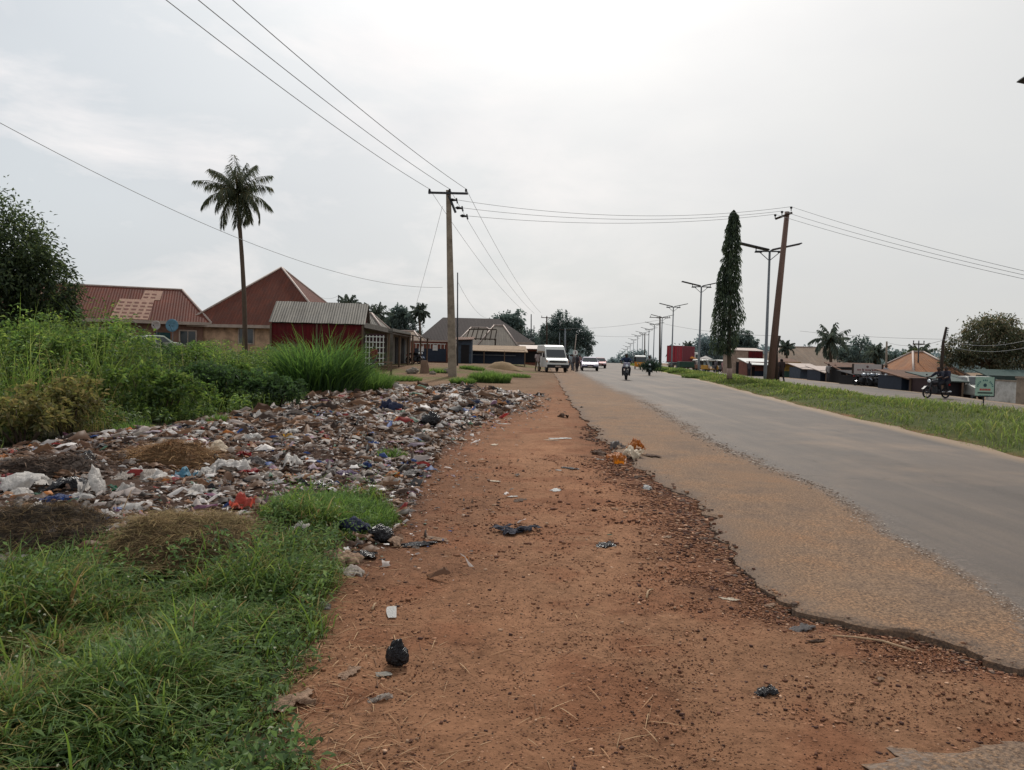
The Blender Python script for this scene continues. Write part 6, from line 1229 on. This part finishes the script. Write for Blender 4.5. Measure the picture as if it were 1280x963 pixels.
# little wooden bench frame and stones beside the shops
b = gw(480, 44); t = thing('bench', 'rough low wooden bench frame at the tip of the weeds', 'bench', b); m = MB(); m.box((0, 0, .72), (1.0, .4, .06)); m.build('seat', WOOD, t); 
for sx in (-1, 1):
    for sy in (-1, 1): m = MB(); m.box((sx * .42, sy * .15, .33), (.07, .07, .72)); m.build('leg', WOOD, t)
m = MB(); m.box((0, -.17, .35), (.95, .05, .07)); m.build('rail', WOOD, t)
b = gw(531, 47); t = thing('tree_stump', 'grey brown broken stump or block standing left of the concrete pole', 'stump', b); m = MB(); m.tube([(0, 0, -.2), (.02, 0, .35), (-.02, 0, .62), (0, 0, .78)], [.32, .27, .24, .2], 9); m.build('block', mat('stump', lin(128, 104, 88, .8), .95, bump=.8, bscale=9), t)
for px, d, s, lab in ((516, 46, .34, 'grey boulder left of the broken stump'), (541, 46, .2, 'small stone between the stump and the concrete pole'), (560, 48, .25, 'brown clod at the foot of the concrete pole')):
    b = gw(px, d); V, Fc = ball_mesh(3 + px % 7); me = bpy.data.meshes.new('rock'); me.from_pydata([tuple(v * np.array([1.5, 1.2, .9]) * s * 1.3) for v in V], [], Fc); me.materials.append(PL['concrete']); o = link(bpy.data.objects.new('rock', me)); o.location = b; tag(o, lab, 'rock')
# heap of earth in front of the kiosk
b = gw(628, 62); m = MB(); n = 16
vs = [(0, 0, .62)] + [(math.cos(2 * PI * k_ / n) * r_ * 1.5, math.sin(2 * PI * k_ / n) * r_ * .9, z + rnd.uniform(-.05, .05)) for r_, z in ((.4, .5), (.8, .24), (1.15, -.08)) for k_ in range(n)]
m.add(vs, [(0, 1 + k_, 1 + (k_ + 1) % n) for k_ in range(n)] + [(1 + i * n + k_, 1 + i * n + (k_ + 1) % n, 1 + (i + 1) * n + (k_ + 1) % n, 1 + (i + 1) * n + k_) for i in range(2) for k_ in range(n)]); o = m.build('earth_heap', mat('heap_earth', lin(146, 122, 92, .8), .95, bump=.6, bscale=5), None, True); o.location = b; tag(o, 'low heap of yellowish earth in front of the tan topped kiosk', 'earth heap')
# ------------------------------------------------------------------ people
SKIN = mat('dark_skin', lin(72, 50, 42), .55, var=.1, bump=0); HAIR = mat('black_hair', lin(20, 18, 18), .8); SHOE = mat('dark_shoe', lin(34, 30, 30), .7)
cloth = lambda n, *c: mat(n, lin(*c, .85), .9, var=.15, scale=6, bump=.1)
POSES = {
 'stand': dict(pelvis=(0, .0, .95), spine=(0, 0, 1.16), chest=(0, .0, 1.36), neck=(0, 0, 1.5), head=(0, -.03, 1.63), hip=(.095, 0, .9), knee=(.105, -.03, .5), ank=(.11, .03, .09), toe=(.13, -.14, .04), sh=(.18, 0, 1.43), el=(.235, .03, 1.15), wr=(.25, -.06, .92), hd=(.25, -.09, .83)),
 'walk': dict(pelvis=(0, .0, .94), spine=(0, -.01, 1.15), chest=(0, -.03, 1.35), neck=(0, -.04, 1.49), head=(0, -.08, 1.62), hip=(.095, 0, .9), knee=(.1, -.2, .53), ank=(.1, -.26, .1), toe=(.11, -.42, .07), knee2=(-.1, .06, .5), ank2=(-.1, .3, .16), toe2=(-.1, .2, .04), sh=(.18, -.02, 1.42), el=(.23, .12, 1.17), wr=(.24, .1, .93), hd=(.24, .08, .84), el2=(-.23, -.08, 1.16), wr2=(-.24, -.24, .97), hd2=(-.23, -.3, .9)),
 'ride': dict(pelvis=(0, .3, .86), spine=(0, .26, 1.06), chest=(0, .2, 1.27), neck=(0, .15, 1.41), head=(0, .09, 1.54), hip=(.11, .28, .84), knee=(.22, -.1, .74), ank=(.21, .1, .34), toe=(.22, -.07, .28), sh=(.2, .17, 1.34), el=(.33, -.02, 1.14), wr=(.33, -.27, 1.1), hd=(.32, -.36, 1.09)),
 'pillion': dict(pelvis=(0, .72, .92), spine=(0, .7, 1.12), chest=(0, .66, 1.33), neck=(0, .63, 1.47), head=(0, .58, 1.6), hip=(.12, .7, .9), knee=(.27, .36, .8), ank=(.25, .5, .42), toe=(.26, .34, .36), sh=(.19, .64, 1.4), el=(.27, .5, 1.16), wr=(.22, .28, 1.08), hd=(.2, .2, 1.07))}
_pc = {}
def pose_mesh(pose):
    if pose in _pc: return _pc[pose]
    J = POSES[pose]; names = []; V = []; E = []; Rr = []; idx = {}
    rads = dict(pelvis=.15, spine=.135, chest=.155, neck=.062, hip=.098, knee=.06, ank=.042, toe=.035, sh=.075, el=.045, wr=.03, hd=.035)
    def add(n, co, r): idx[n] = len(V); V.append(co); Rr.append(r)
    for n in ('pelvis', 'spine', 'chest', 'neck'): add(n, J[n], rads[n])
    h = Vector(J['head']); add('head', tuple(h), .098); add('crown', (h.x, h.y + .015, h.z + .09), .075)
    for n in ('hip', 'knee', 'ank', 'toe', 'sh', 'el', 'wr', 'hd'):
        c = J[n]; add(n + 'R', c, rads[n]); c2 = J.get(n + '2', (-c[0], c[1], c[2])); add(n + 'L', c2, rads[n])
    e = lambda a, b: E.append((idx[a], idx[b]))
    e('pelvis', 'spine'); e('spine', 'chest'); e('chest', 'neck'); e('neck', 'head'); e('head', 'crown')
    for s in 'RL':
        e('pelvis', 'hip' + s); e('hip' + s, 'knee' + s); e('knee' + s, 'ank' + s); e('ank' + s, 'toe' + s); e('chest', 'sh' + s); e('sh' + s, 'el' + s); e('el' + s, 'wr' + s); e('wr' + s, 'hd' + s)
    me = bpy.data.meshes.new('body'); me.from_pydata(V, E, []); ob = link(bpy.data.objects.new('body', me)); md = ob.modifiers.new('skin', 'SKIN')
    for i, r in enumerate(Rr): sv = me.skin_vertices[0].data[i]; sv.radius = (r, r * (.72 if i in (0, 1, 2) else 1)); sv.use_root = (i == 0)
    ss = ob.modifiers.new('sub', 'SUBSURF'); ss.levels = 2; ss.render_levels = 2
    dg = bpy.context.evaluated_depsgraph_get(); ev = ob.evaluated_get(dg); m2 = ev.to_mesh(); vv = np.array([v.co for v in m2.vertices]); ff = [tuple(p.vertices) for p in m2.polygons]; nn = np.array([v.normal for v in m2.vertices]); ev.to_mesh_clear(); bpy.data.objects.remove(ob)
    segs = [(a, b, n) for a, b, n in ((idx['pelvis'], idx['spine'], 't'), (idx['spine'], idx['chest'], 't'), (idx['chest'], idx['neck'], 't'), (idx['neck'], idx['head'], 'h'), (idx['head'], idx['crown'], 'h'))]
    for s in 'RL': segs += [(idx['hip' + s], idx['knee' + s], 'l'), (idx['knee' + s], idx['ank' + s], 'l'), (idx['ank' + s], idx['toe' + s], 'f'), (idx['sh' + s], idx['el' + s], 't'), (idx['el' + s], idx['wr' + s], 'a'), (idx['wr' + s], idx['hd' + s], 'a'), (idx['pelvis'], idx['hip' + s], 'l')]
    VV = np.array(V); cen = np.array([vv[list(f)].mean(0) for f in ff]); best = np.full(len(ff), 9e9); lab = np.array(['t'] * len(ff))
    for a, b, n in segs:
        ab = VV[b] - VV[a]; t = np.clip(((cen - VV[a]) @ ab) / (ab @ ab + 1e-9), 0, 1); dd = np.linalg.norm(cen - VV[a] - t[:, None] * ab, axis=1) - (Rr[a] * (1 - t) + Rr[b] * t); u = dd < best; best[u] = dd[u]; lab[u] = n
    hc = np.array(J['head']); lab2 = lab.copy(); lab2[(lab == 'h') & ((cen[:, 2] > hc[2] + .045) | ((cen[:, 1] > hc[1] + .03) & (cen[:, 2] > hc[2] - .05)))] = 'k'
    def sub(keys, off):
        fs = [f for f, l in zip(ff, lab2) if l in keys]; used = sorted({i for f in fs for i in f}); mp = {o: k for k, o in enumerate(used)}
        return [tuple(vv[o] + nn[o] * off) for o in used], [tuple(mp[i] for i in f) for f in fs]
    body_v = [tuple(v) for v in vv]; body_f = list(ff); x = MB(); x.v, x.f, x.m = body_v, body_f, [0] * len(ff)
    x.ball((hc[0], hc[1] - .1, hc[2] - .005), .018, 6, 4, .9, 1.2, 1.5)                                   # nose
    for s in (-1, 1): x.ball((hc[0] + s * .1, hc[1] + .01, hc[2] + .005), .028, 6, 4, .4, .8, 1.2); x.ball((hc[0] + s * .036, hc[1] - .088, hc[2] + .03), .012, 6, 4)
    x.ball((hc[0], hc[1] - .088, hc[2] - .05), .024, 6, 4, 1.1, .5, .4)
    for s in 'RL':                                                                                          # five fingers on each hand
        h0 = VV[idx['hd' + s]]; w0 = VV[idx['wr' + s]]; dr = unit(h0 - w0); side = unit(np.cross(dr, np.array([1., 0, 0])) + 1e-6); pn = unit(np.cross(side, dr))
        for k_, ln in zip((-1.5, -.5, .5, 1.5), (.058, .07, .075, .062)):
            a0 = h0 + side * k_ * .017; a1 = a0 + dr * ln * .55; a2 = a1 + dr * ln * .35 + pn * .02; x.tube([tuple(a0), tuple(a1), tuple(a2)], [.0095, .0085, .007], 5)
        a0 = h0 - dr * .03 - side * .03; x.tube([tuple(a0), tuple(a0 - side * .03 + dr * .03), tuple(a0 - side * .03 + dr * .06)], [.011, .01, .008], 5)
    _pc[pose] = dict(body=(x.v, x.f), shirt=sub('t', .014), trousers=sub('l', .012), hair=sub('k', .01), shoes=sub('f', .008)); return _pc[pose]
def person(label, loc, rz, pose, shirt, trousers, scale=1.0, sleeves=False, hat=None):
    D = pose_mesh(pose); t = thing('person', label, 'person', loc, rz); t.scale = (scale,) * 3
    for k_, m_ in (('body', SKIN), ('shirt', shirt), ('trousers', trousers), ('hair', HAIR), ('shoes', SHOE)):
        me = bpy.data.meshes.new(k_); me.from_pydata(D[k_][0], [], D[k_][1]); me.polygons.foreach_set('use_smooth', [True] * len(me.polygons)); me.materials.append(m_); link(bpy.data.objects.new(k_, me), t)
    return t
# ------------------------------------------------------------------ vehicles (front toward -Y)
def wheel(t, x, y, r, w_, rim=STEEL):
    m = MB(); m.torus((x, y, r), r - w_ * .5, w_ * .5, 'x', 18, 8); wh = m.build('wheel', RUBBER, t, True); m = MB(); m.tube([(x - w_ * .38, y, r), (x + w_ * .38, y, r)], r - w_ * .75, 14); m.build('rim', rim, wh); return wh
def motorcycle(label, loc, rz, tank, lean=0):
    t = thing('motorcycle', label, 'motorcycle', loc, rz); t.rotation_euler = (0, lean, rz); bm_ = BLACKP
    for y in (-.62, .62):
        m = MB(); m.torus((0, y, .3), .255, .045, 'x', 20, 7); wh = m.build('wheel', RUBBER, t, True); m = MB(); m.tube([(-.06, y, .3), (.06, y, .3)], .06, 8)
        for k_ in range(7): a = k_ * 2 * PI / 7; m.tube([(0, y, .3), (0, y + .22 * math.cos(a), .3 + .22 * math.sin(a))], .012, 4)
        m.build('rim', DSTEEL, wh)
    m = MB(); m.tube([(0, -.4, .82), (0, -.1, .5), (0, .3, .38), (0, .62, .3)], .035, 6); m.tube([(0, -.4, .82), (0, .35, .72), (0, .75, .7)], .03, 6); m.build('frame', DSTEEL, t)
    m = MB(); m.ball((0, -.14, .84), .2, 10, 6, .75, 1.35, .7); m.build('tank', tank, t, True); m = MB(); m.box((0, .38, .83), (.26, .72, .1)); m.build('seat', bm_, t, bevel=.03); m = MB(); m.box((0, .02, .44), (.3, .34, .34)); m.tube([(-.22, .02, .42), (.22, .02, .42)], .09, 8); m.build('engine', DSTEEL, t, bevel=.03)
    for s in (-1, 1): m = MB(); m.tube([(s * .09, -.62, .3), (s * .08, -.42, .95)], .028, 6); m.build('fork', DSTEEL, t)
    m = MB(); m.tube([(-.34, -.28, 1.06), (-.12, -.4, 1.02), (.12, -.4, 1.02), (.34, -.28, 1.06)], .02, 6); m.build('handlebar', DSTEEL, t)
    m = MB(); m.ball((0, -.5, .9), .1, 10, 6, 1, .7, 1); m.build('headlight', LENS, t, True); m = MB(); m.add([(x, -.62 + .36 * math.cos(a), .3 + .36 * math.sin(a)) for a in (rad(50), rad(80), rad(110), rad(150)) for x in (-.07, .07)], [(0, 1, 3, 2), (2, 3, 5, 4), (4, 5, 7, 6)]); o = m.build('mudguard', tank, t); s = o.modifiers.new('s', 'SOLIDIFY'); s.thickness = .012
    m = MB(); m.tube([(.14, .1, .34), (.16, .8, .36)], [.03, .05], 7); m.build('exhaust', CHROME, t)
    for s in (-1, 1): m = MB(); m.tube([(s * .3, -.3, 1.06), (s * .36, -.3, 1.2)], .01, 4); m.ball((s * .37, -.3, 1.23), .06, 8, 4, 1, .3, .7); m.build('mirror', bm_, t)
    m = MB(); m.box((0, .8, .72), (.16, .05, .1)); m.build('tail_light', REDL, t); return t
def van():
    b = gw(690, 69); t = thing('van', 'white high roofed van parked facing the camera on the dirt verge', 'van', b, rad(9)); W = .97
    prof = [(-2.52, .42), (-2.55, .62), (-2.5, .98), (-2.36, 1.1), (-1.8, 1.28), (-1.18, 2.0), (-.95, 2.28), (-.5, 2.4), (2.4, 2.42), (2.55, 2.25), (2.58, .45)]
    m = MB(); m.prism(prof, lambda y, z: W * (1 - .10 * max(0, (z - 1.1) / 1.3))); m.build('body', WHITEP, t, bevel=.05)
    yz = lambda f: (-1.8 + .62 * f, 1.28 + .72 * f); n = Vector((0, -.72, .62)).normalized() * .03
    def fr(m, f0, f1, x0, x1): (ya, za), (yb, zb) = yz(f0), yz(f1); m.add([Vector(q) + n for q in ((-x0, ya, za), (x0, ya, za), (x1, yb, zb), (-x1, yb, zb))], [(0, 1, 2, 3)])
    m = MB(); fr(m, .06, .97, .86, .80); m.build('windscreen', GLASSD, t)
    m = MB(); m.box((0, -2.55, .95), (1.5, .05, .14)); m.build('grille', BLACKP, t); m = MB(); m.box((0, -2.58, .55), (1.9, .16, .3)); bp = m.build('bumper', BLACKP, t, bevel=.04); m = MB(); m.box((0, -2.67, .55), (.5, .02, .12)); m.build('number_plate', FASCIA, bp)
    for s in (-1, 1):
        m = MB(); m.box((s * .76, -2.5, .97), (.32, .1, .17)); m.build('headlight', LENS, t, bevel=.03); m = MB(); m.box((s * .93, -2.45, .97), (.08, .12, .14)); m.build('indicator', AMBER, t)
        m = MB(); m.box((s * 1.08, -1.55, 1.45), (.16, .12, .3)); m.tube([(s * .93, -1.5, 1.35), (s * 1.05, -1.55, 1.4)], .02, 5); m.build('mirror', BLACKP, t, bevel=.02)
        m = MB(); m.prism([(-1.5, 1.3), (-1.15, 1.85), (-.4, 1.88), (-.4, 1.3)], .012, c=(s * .925, 0, 0)); m.build('side_window', GLASSD, t)
        m = MB(); m.prism([(-.25, 1.32), (-.25, 1.88), (2.2, 1.88), (2.2, 1.32)], .012, c=(s * .915, 0, 0)); m.build('side_window', GLASSD, t)
        for y in (-1.75, 1.6): wheel(t, s * .83, y, .36, .22)
    m = MB(); m.box((0, -1.95, 1.19), (.9, .02, .02), (rad(15), 0, 0)); m.build('wiper', BLACKP, t)
    for u, z in ((.3, 1.9), (1.3, 2.15), (2.0, 2.25)): pass
van()
def car(label, loc, rz, paint, taxi=False, plate=True):
    t = thing('car', label, 'car', loc, rz); prof = [(-2.15, .32), (-2.2, .5), (-2.12, .72), (-1.2, .9), (-.95, .93), (-.35, 1.38), (.1, 1.44), (.9, 1.42), (1.5, 1.02), (2.1, .96), (2.18, .7), (2.14, .34)]
    m = MB(); m.prism(prof, lambda y, z: .86 * (1 - .22 * max(0, (z - .9) / .55))); m.build('body', paint, t, bevel=.05)
    n = Vector((0, -.6, .8)).normalized() * .03; m = MB(); m.add([Vector(q) + n for q in ((-.78, -.93, .95), (.78, -.93, .95), (.66, -.38, 1.36), (-.66, -.38, 1.36))], [(0, 1, 2, 3)]); m.build('windscreen', GLASSD, t)
    n = Vector((0, .55, .8)).normalized() * .03; m = MB(); m.add([Vector(q) + n for q in ((-.66, .92, 1.4), (.66, .92, 1.4), (.76, 1.46, 1.05), (-.76, 1.46, 1.05))], [(0, 1, 2, 3)]); m.build('rear_window', GLASSD, t)
    for s in (-1, 1):
        for a in ([(-.75, .96), (-.32, 1.33), (.18, 1.36), (.18, .96)], [(.26, .96), (.26, 1.36), (.85, 1.34), (1.25, 1.0)]):
            m = MB(); m.add([(s * (.875 - .19 * max(0, (z - .9) / .55) + .006), y, z) for y, z in a], [(0, 1, 2, 3)]); m.build('side_window', GLASSD, t)
        m = MB(); m.box((s * .62, -2.13, .66), (.36, .1, .15)); m.build('headlight', LENS, t, bevel=.03); m = MB(); m.box((s * .66, 2.12, .78), (.3, .1, .16)); m.build('tail_light', REDL, t, bevel=.02); m = MB(); m.box((s * .9, -.68, .98), (.14, .1, .12)); m.build('mirror', paint, t, bevel=.02)
        for y in (-1.35, 1.3): wheel(t, s * .76, y, .31, .19)
    m = MB(); m.box((0, -2.19, .62), (.7, .04, .1)); m.build('grille', BLACKP, t); m = MB(); m.box((0, -2.2, .42), (1.64, .1, .2)); m.box((0, 2.17, .45), (1.62, .1, .2)); b = m.build('bumper', BLACKP, t, bevel=.03)
    for y in (-2.27, 2.24): m = MB(); m.box((0, y, .47), (.48, .02, .11)); m.build('number_plate', FASCIA, b)
    return t
paint = lambda n, *c: mat(n, lin(*c, .9), .3, .2, .05, bump=0, spec=.5)
def on_road(px, d): x = rx(px, d); return Vector((x, d, float(road_z(x, d))))
car('silver lilac saloon car driving toward the camera at the left side of the road', on_road(737, 80), rad(-4), paint('lilac_paint', 176, 166, 186))
car('dark red car close behind the silver lilac saloon', on_road(749, 104), rad(-4), paint('red_paint', 128, 40, 48))
car('white saloon car parked by the far road partly behind the green signboard', gw(1223, 46) + Vector((0, 0, .0)), rad(-8), paint('dull_white_paint', 170, 170, 164))
car('pale green grey car half hidden in weeds before the long red roofed house', gw(182, 51) + Vector((0, 0, .42)), rad(-35), paint('pale_green_paint', 168, 176, 160))
def keke(label, loc, rz, body=None):
    t = thing('auto_rickshaw', label, 'auto rickshaw', loc, rz); body = body or paint('taxi_orange', 214, 140, 40); W = .66
    m = MB(); m.prism([(-1.15, .35), (-1.25, .6), (-1.12, .98), (-.9, 1.0), (-.9, .5), (.3, .5), (.3, 1.0), (1.2, 1.0), (1.25, .35)], lambda y, z: W * (.72 if y < -1 else 1)); m.build('body', body, t, bevel=.03)
    m = MB(); m.prism([(-.95, 1.62), (-.8, 1.76), (.2, 1.84), (1.2, 1.74), (1.26, 1.6)], W + .02); m.build('roof', WHITEP, t, bevel=.05)
    for s in (-1, 1):
        for y in (-.95, .3, 1.2): m = MB(); m.tube([(s * W * .96, y - (.12 if y < 0 else 0), 1.0), (s * W * .96, y, 1.66)], .03, 6); m.build('roof_post', BLACKP, t)
        m = MB(); m.ball((s * .36, -1.2, .82), .09, 8, 6, 1, .6, 1); m.build('headlight', LENS, t, True); wheel(t, s * .58, .8, .24, .13); m = MB(); m.box((s * .6, -.3, 1.3), (.02, .9, .55)); 
    wheel(t, 0, -1.1, .24, .12); m = MB(); m.add([(-.58, -1.1, 1.0), (.58, -1.1, 1.0), (.6, -.96, 1.6), (-.6, -.96, 1.6)], [(0, 1, 2, 3)]); m.build('windscreen', GLASSD, t); m = MB(); m.box((0, .75, .75), (1.1, .5, .35)); m.box((0, 1.02, 1.15), (1.1, .1, .5)); m.build('seat', BLACKP, t, bevel=.03); m = MB(); m.box((0, 1.22, 1.3), (1.2, .04, .6)); m.build('rear_curtain', BLACKP, t)
    m = MB(); m.torus((0, -1.1, .27), .22, .05, 'x', 12, 5); m.build('mudguard', BLACKP, t); return t
keke('orange auto rickshaw with a white roof coming along the road', on_road(800, 99), rad(-6))
keke('yellow auto rickshaw waiting at the market beyond the median', gw(888, 112), rad(70), paint('taxi_yellow', 206, 156, 70))
keke('dusty auto rickshaw with pale canopy left of the yellow one at the market', gw(877, 118), rad(60), paint('dull_taxi', 150, 110, 90))
keke('grey auto rickshaw right of the yellow one at the market', gw(901, 116), rad(20), paint('grey_taxi', 120, 122, 124))
# riders
def at_road(px, d): return on_road(px, d)
p = at_road(783, 49.5); motorcycle('black motorcycle ridden toward the camera in the middle of the road', p, rad(-5), paint('tank_black', 34, 34, 40)); person('motorcyclist in dark blue clothes riding toward the camera in the middle of the road', p, rad(-5), 'ride', cloth('blue_shirt', 44, 56, 84), cloth('dark_trousers', 38, 38, 48), 1.03)
m = MB(); m.box((p.x + .0, p.y - .42, p.z + .98), (.42, .05, .3), (rad(20), 0, 0)); o = m.build('windshield', mat('pale_fairing', lin(170, 168, 186, .9), .4), None, bevel=.02); fair = o
mc = [x for x in bpy.data.objects if x.name == 'motorcycle'][0]; o.parent = mc; o.matrix_parent_inverse = Matrix.Translation(-p) ; o.name = 'fairing'
p = at_road(812, 63); motorcycle('motorcycle carrying a wide green load near the median', p, rad(-6), paint('tank_green', 40, 60, 50)); person('motorcyclist in a grey shirt behind the wide green load', p, rad(-6), 'ride', cloth('grey_shirt', 130, 132, 130), cloth('dark_trousers_b', 46, 46, 50))
a = p + Vector((0, -.1, .8)); n = 1500; V = leaves(np.stack([np.clip(R.normal(0, .42, n), -.95, .95), R.normal(-.1, .16, n), R.normal(0, .16, n)], 1), rdir(n), R.uniform(.12, .25, n), R.uniform(.04, .09, n), pal(n, [(48, 70, 54), (58, 82, 60), (40, 58, 48)], .2)); o = bulk('green_load', *V[:2], LEAFM, V[2]); o.location = a; tag(o, 'wide bundle of green fodder carried across the motorcycle near the median', 'fodder bundle')
p = on_road(1172, 40); dirn = rad(-72); motorcycle('motorcycle with pale front seen side on crossing on the far road at the right', p, dirn, paint('tank_dark', 50, 50, 56)); person('motorcycle driver in dark clothes on the far road at the right', p, dirn, 'ride', cloth('navy_shirt', 44, 46, 58), cloth('black_trousers', 34, 34, 40)); person('passenger in dark clothes sitting behind the driver on the far road', p, dirn, 'pillion', cloth('navy_shirt_b', 50, 50, 64), cloth('black_trousers_b', 36, 36, 42), .98)
# people on foot
P_ = lambda px, d: gw(px, d)
person('man in dark clothes standing on the median right of the leaning pole', P_(977.5, 55.5), rad(180), 'walk', cloth('brown_shirt', 58, 46, 44), cloth('dark_trousers_c', 44, 40, 42), 1.03)
person('person in a maroon shirt standing at the corner of the shop lattice behind the weeds', P_(467.5, 47), rad(160), 'stand', cloth('maroon_shirt', 112, 56, 52), cloth('grey_trousers', 90, 90, 94), .92)
person('person in pale shirt and brown trousers walking at the left side of the white van', P_(672, 68.5), rad(15), 'walk', cloth('pale_shirt', 176, 160, 158), cloth('brown_trousers', 104, 88, 74))
for px, d, c1_, c2_, lab, po in ((708, 74, (70, 74, 80), (150, 138, 124), 'person in grey shirt and tan trousers just right of the white van', 'stand'), (713, 76, (150, 160, 166), (88, 92, 100), 'person in light grey shirt bending in the group right of the van', 'walk'), (716, 80, (104, 96, 96), (60, 58, 62), 'person in brownish shirt at the back of the group right of the van', 'stand'), (721.5, 74, (54, 52, 60), (52, 48, 54), 'person in black standing below the round sign', 'stand'), (724.5, 82, (150, 120, 116), (70, 66, 70), 'person in pinkish shirt left of the lilac car', 'walk'),
    (870, 120, (190, 176, 170), (70, 70, 78), 'person in white at the left end of the market', 'stand'), (895, 108, (110, 104, 108), (60, 60, 66), 'person in grey beside the yellow auto rickshaw', 'stand'), (904, 106, (196, 150, 150), (120, 80, 80), 'person in pink left of the slender mast tree trunk', 'stand'), (907, 104, (176, 150, 146), (80, 66, 66), 'person in pale pink right beside the mast tree trunk', 'walk'), (929, 92, (206, 200, 194), (60, 60, 66), 'person in white shirt before the brick shop with the white awning', 'stand'), (937, 84, (70, 64, 70), (50, 50, 56), 'person in dark clothes at the brick shop counter', 'stand'),
    (1036, 70, (170, 166, 164), (80, 80, 86), 'person in white sitting height at the open stall left end', 'stand'), (1044, 70, (120, 124, 130), (60, 62, 70), 'person in grey under the long pale awning', 'stand'), (1108, 56.5, (150, 152, 158), (50, 52, 60), 'person in a light shirt under the torn black awning', 'stand')):
    person(lab, P_(px, d), rad(rnd.uniform(-60, 60)), po, cloth('shirt', *c1_), cloth('trousers', *c2_), rnd.uniform(.93, 1.02))
# parked motorcycles
for i, (px, d, c, lab) in enumerate(((1078, 57.3, (150, 156, 166), 'silver motorcycle parked first on the left under the torn black awning'), (1088, 57, (120, 128, 140), 'second motorcycle parked under the torn black awning'), (1098, 56.6, (60, 64, 76), 'dark motorcycle parked third under the torn black awning'), (1118, 55, (40, 42, 52), 'black motorcycle parked at the right end of the torn black awning'))):
    motorcycle(lab, P_(px, d), rad(20 + 12 * i), paint('tank', *c), .12)
motorcycle('blue and white motorcycle parked before the low red brown building', P_(522, 66), rad(40), paint('tank_blue', 70, 90, 120), .1); motorcycle('dark motorcycle parked beside the blue and white one at the shops', P_(517, 64), rad(55), paint('tank_dark_b', 40, 42, 48), .1)
# container lorry
b = gw(851, 121); t = thing('container_truck', 'lorry with a maroon shipping container standing beyond the median', 'truck', b + Vector((0, 0, 0)), rad(-31)); L, W, H, z0 = 6.1, 2.44, 2.55, 1.15; CRED = mat('container_red', lin(166, 56, 66, .95), .6, var=.15); CRED2 = mat('container_maroon', lin(124, 46, 60, .95), .6, var=.15)
m = MB(); m.box((0, 0, z0 + H / 2), (W - .08, L - .08, H - .06)); c_ = m.build('container', CRED2, t)
m = MB()
for i in range(28):
    for s in (-1, 1): m.box((s * (W / 2 - .02), -L / 2 + .2 + i * (L - .4) / 27, z0 + H / 2), (.05, .11, H - .3))
m.build('side_rib', CRED2, c_); m = MB()
for y in (-L / 2 + .06, L / 2 - .06):
    for x in (-W / 2 + .06, W / 2 - .06): m.box((x, y, z0 + H / 2), (.14, .14, H))
for z in (z0 + .06, z0 + H - .05):
    for x in (-W / 2 + .05, W / 2 - .05): m.box((x, 0, z), (.12, L - .28, .12))
    for y in (-L / 2 + .05, L / 2 - .05): m.box((0, y, z), (W - .28, .12, .12))
m.build('corner_frame', CRED2, c_)
for s in (-1, 1):
    m = MB(); m.box((s * W / 4, -L / 2 - .0, z0 + H / 2), (W / 2 - .1, .06, H - .26)); dd = m.build('door', CRED, c_); m = MB()
    for u in (.15, .42): m.tube([(s * (W / 4 + (u - .28)), -L / 2 - .06, z0 + .15), (s * (W / 4 + (u - .28)), -L / 2 - .06, z0 + H - .15)], .022, 5)
    m.build('lock_rod', STEEL, dd)
m = MB(); m.box((0, .6, .95), (.9, 8.2, .2)); m.build('chassis', DSTEEL, t); m = MB(); m.box((0, L / 2 + 1.25, 1.7), (2.3, 1.7, 2.3)); m.build('cab', WHITEP, t, bevel=.1); m = MB(); m.box((0, L / 2 + 1.3, 2.15), (2.32, 1.2, .7)); m.build('cab_window', GLASSD, t); m = MB(); m.box((0, -L / 2 - .02, .75), (2.3, .08, .16)); m.build('rear_bumper', FASCIA, t)
for y in (-2.2, -1.0, L / 2 + 1.2):
    for s in (-1, 1): wheel(t, s * .98, y, .5, .3)
for px, d, lab, w_ in ((857, 92, 'green tarpaulin covered cart behind the median hedge below the container', 2.0),):
    b = gw(px, d); t = thing('cart', lab, 'cart', b, rad(10)); m = MB(); m.box((0, 0, .7), (w_, 1.2, .7), taper=.85); m.build('cover', mat('green_tarp', lin(46, 66, 56), .8), t, bevel=.06); m = MB(); m.box((0, 0, .32), (w_, 1.0, .08)); m.build('bed', WOOD, t)
    for s in (-1, 1): wheel(t, s * (w_ / 2 + .06), 0, .3, .1)
for px, d, c1_, lab in ((862, 122, (214, 140, 60), 'faded market umbrella with orange panels near the container end'), (882, 124, (196, 190, 186), 'white market umbrella behind the auto rickshaws')):
    b = gw(px, d); t = thing('umbrella', lab, 'umbrella', b); m = MB(); m.tube([(0, 0, 0), (0, 0, 2.3)], .03, 6); m.build('pole', STEEL, t); m = MB(); n = 8; m.add([(0, 0, 2.45)] + [(math.cos(2 * PI * k_ / n) * 1.15, math.sin(2 * PI * k_ / n) * 1.15, 1.95) for k_ in range(n)], [(0, 1 + k_, 1 + (k_ + 1) % n) for k_ in range(n)]); m.build('canopy', cloth('umbrella', *c1_), t)
for o in list(bpy.data.objects):
    if o.type == 'MESH' and o.name.startswith('tmp'): bpy.data.objects.remove(o)
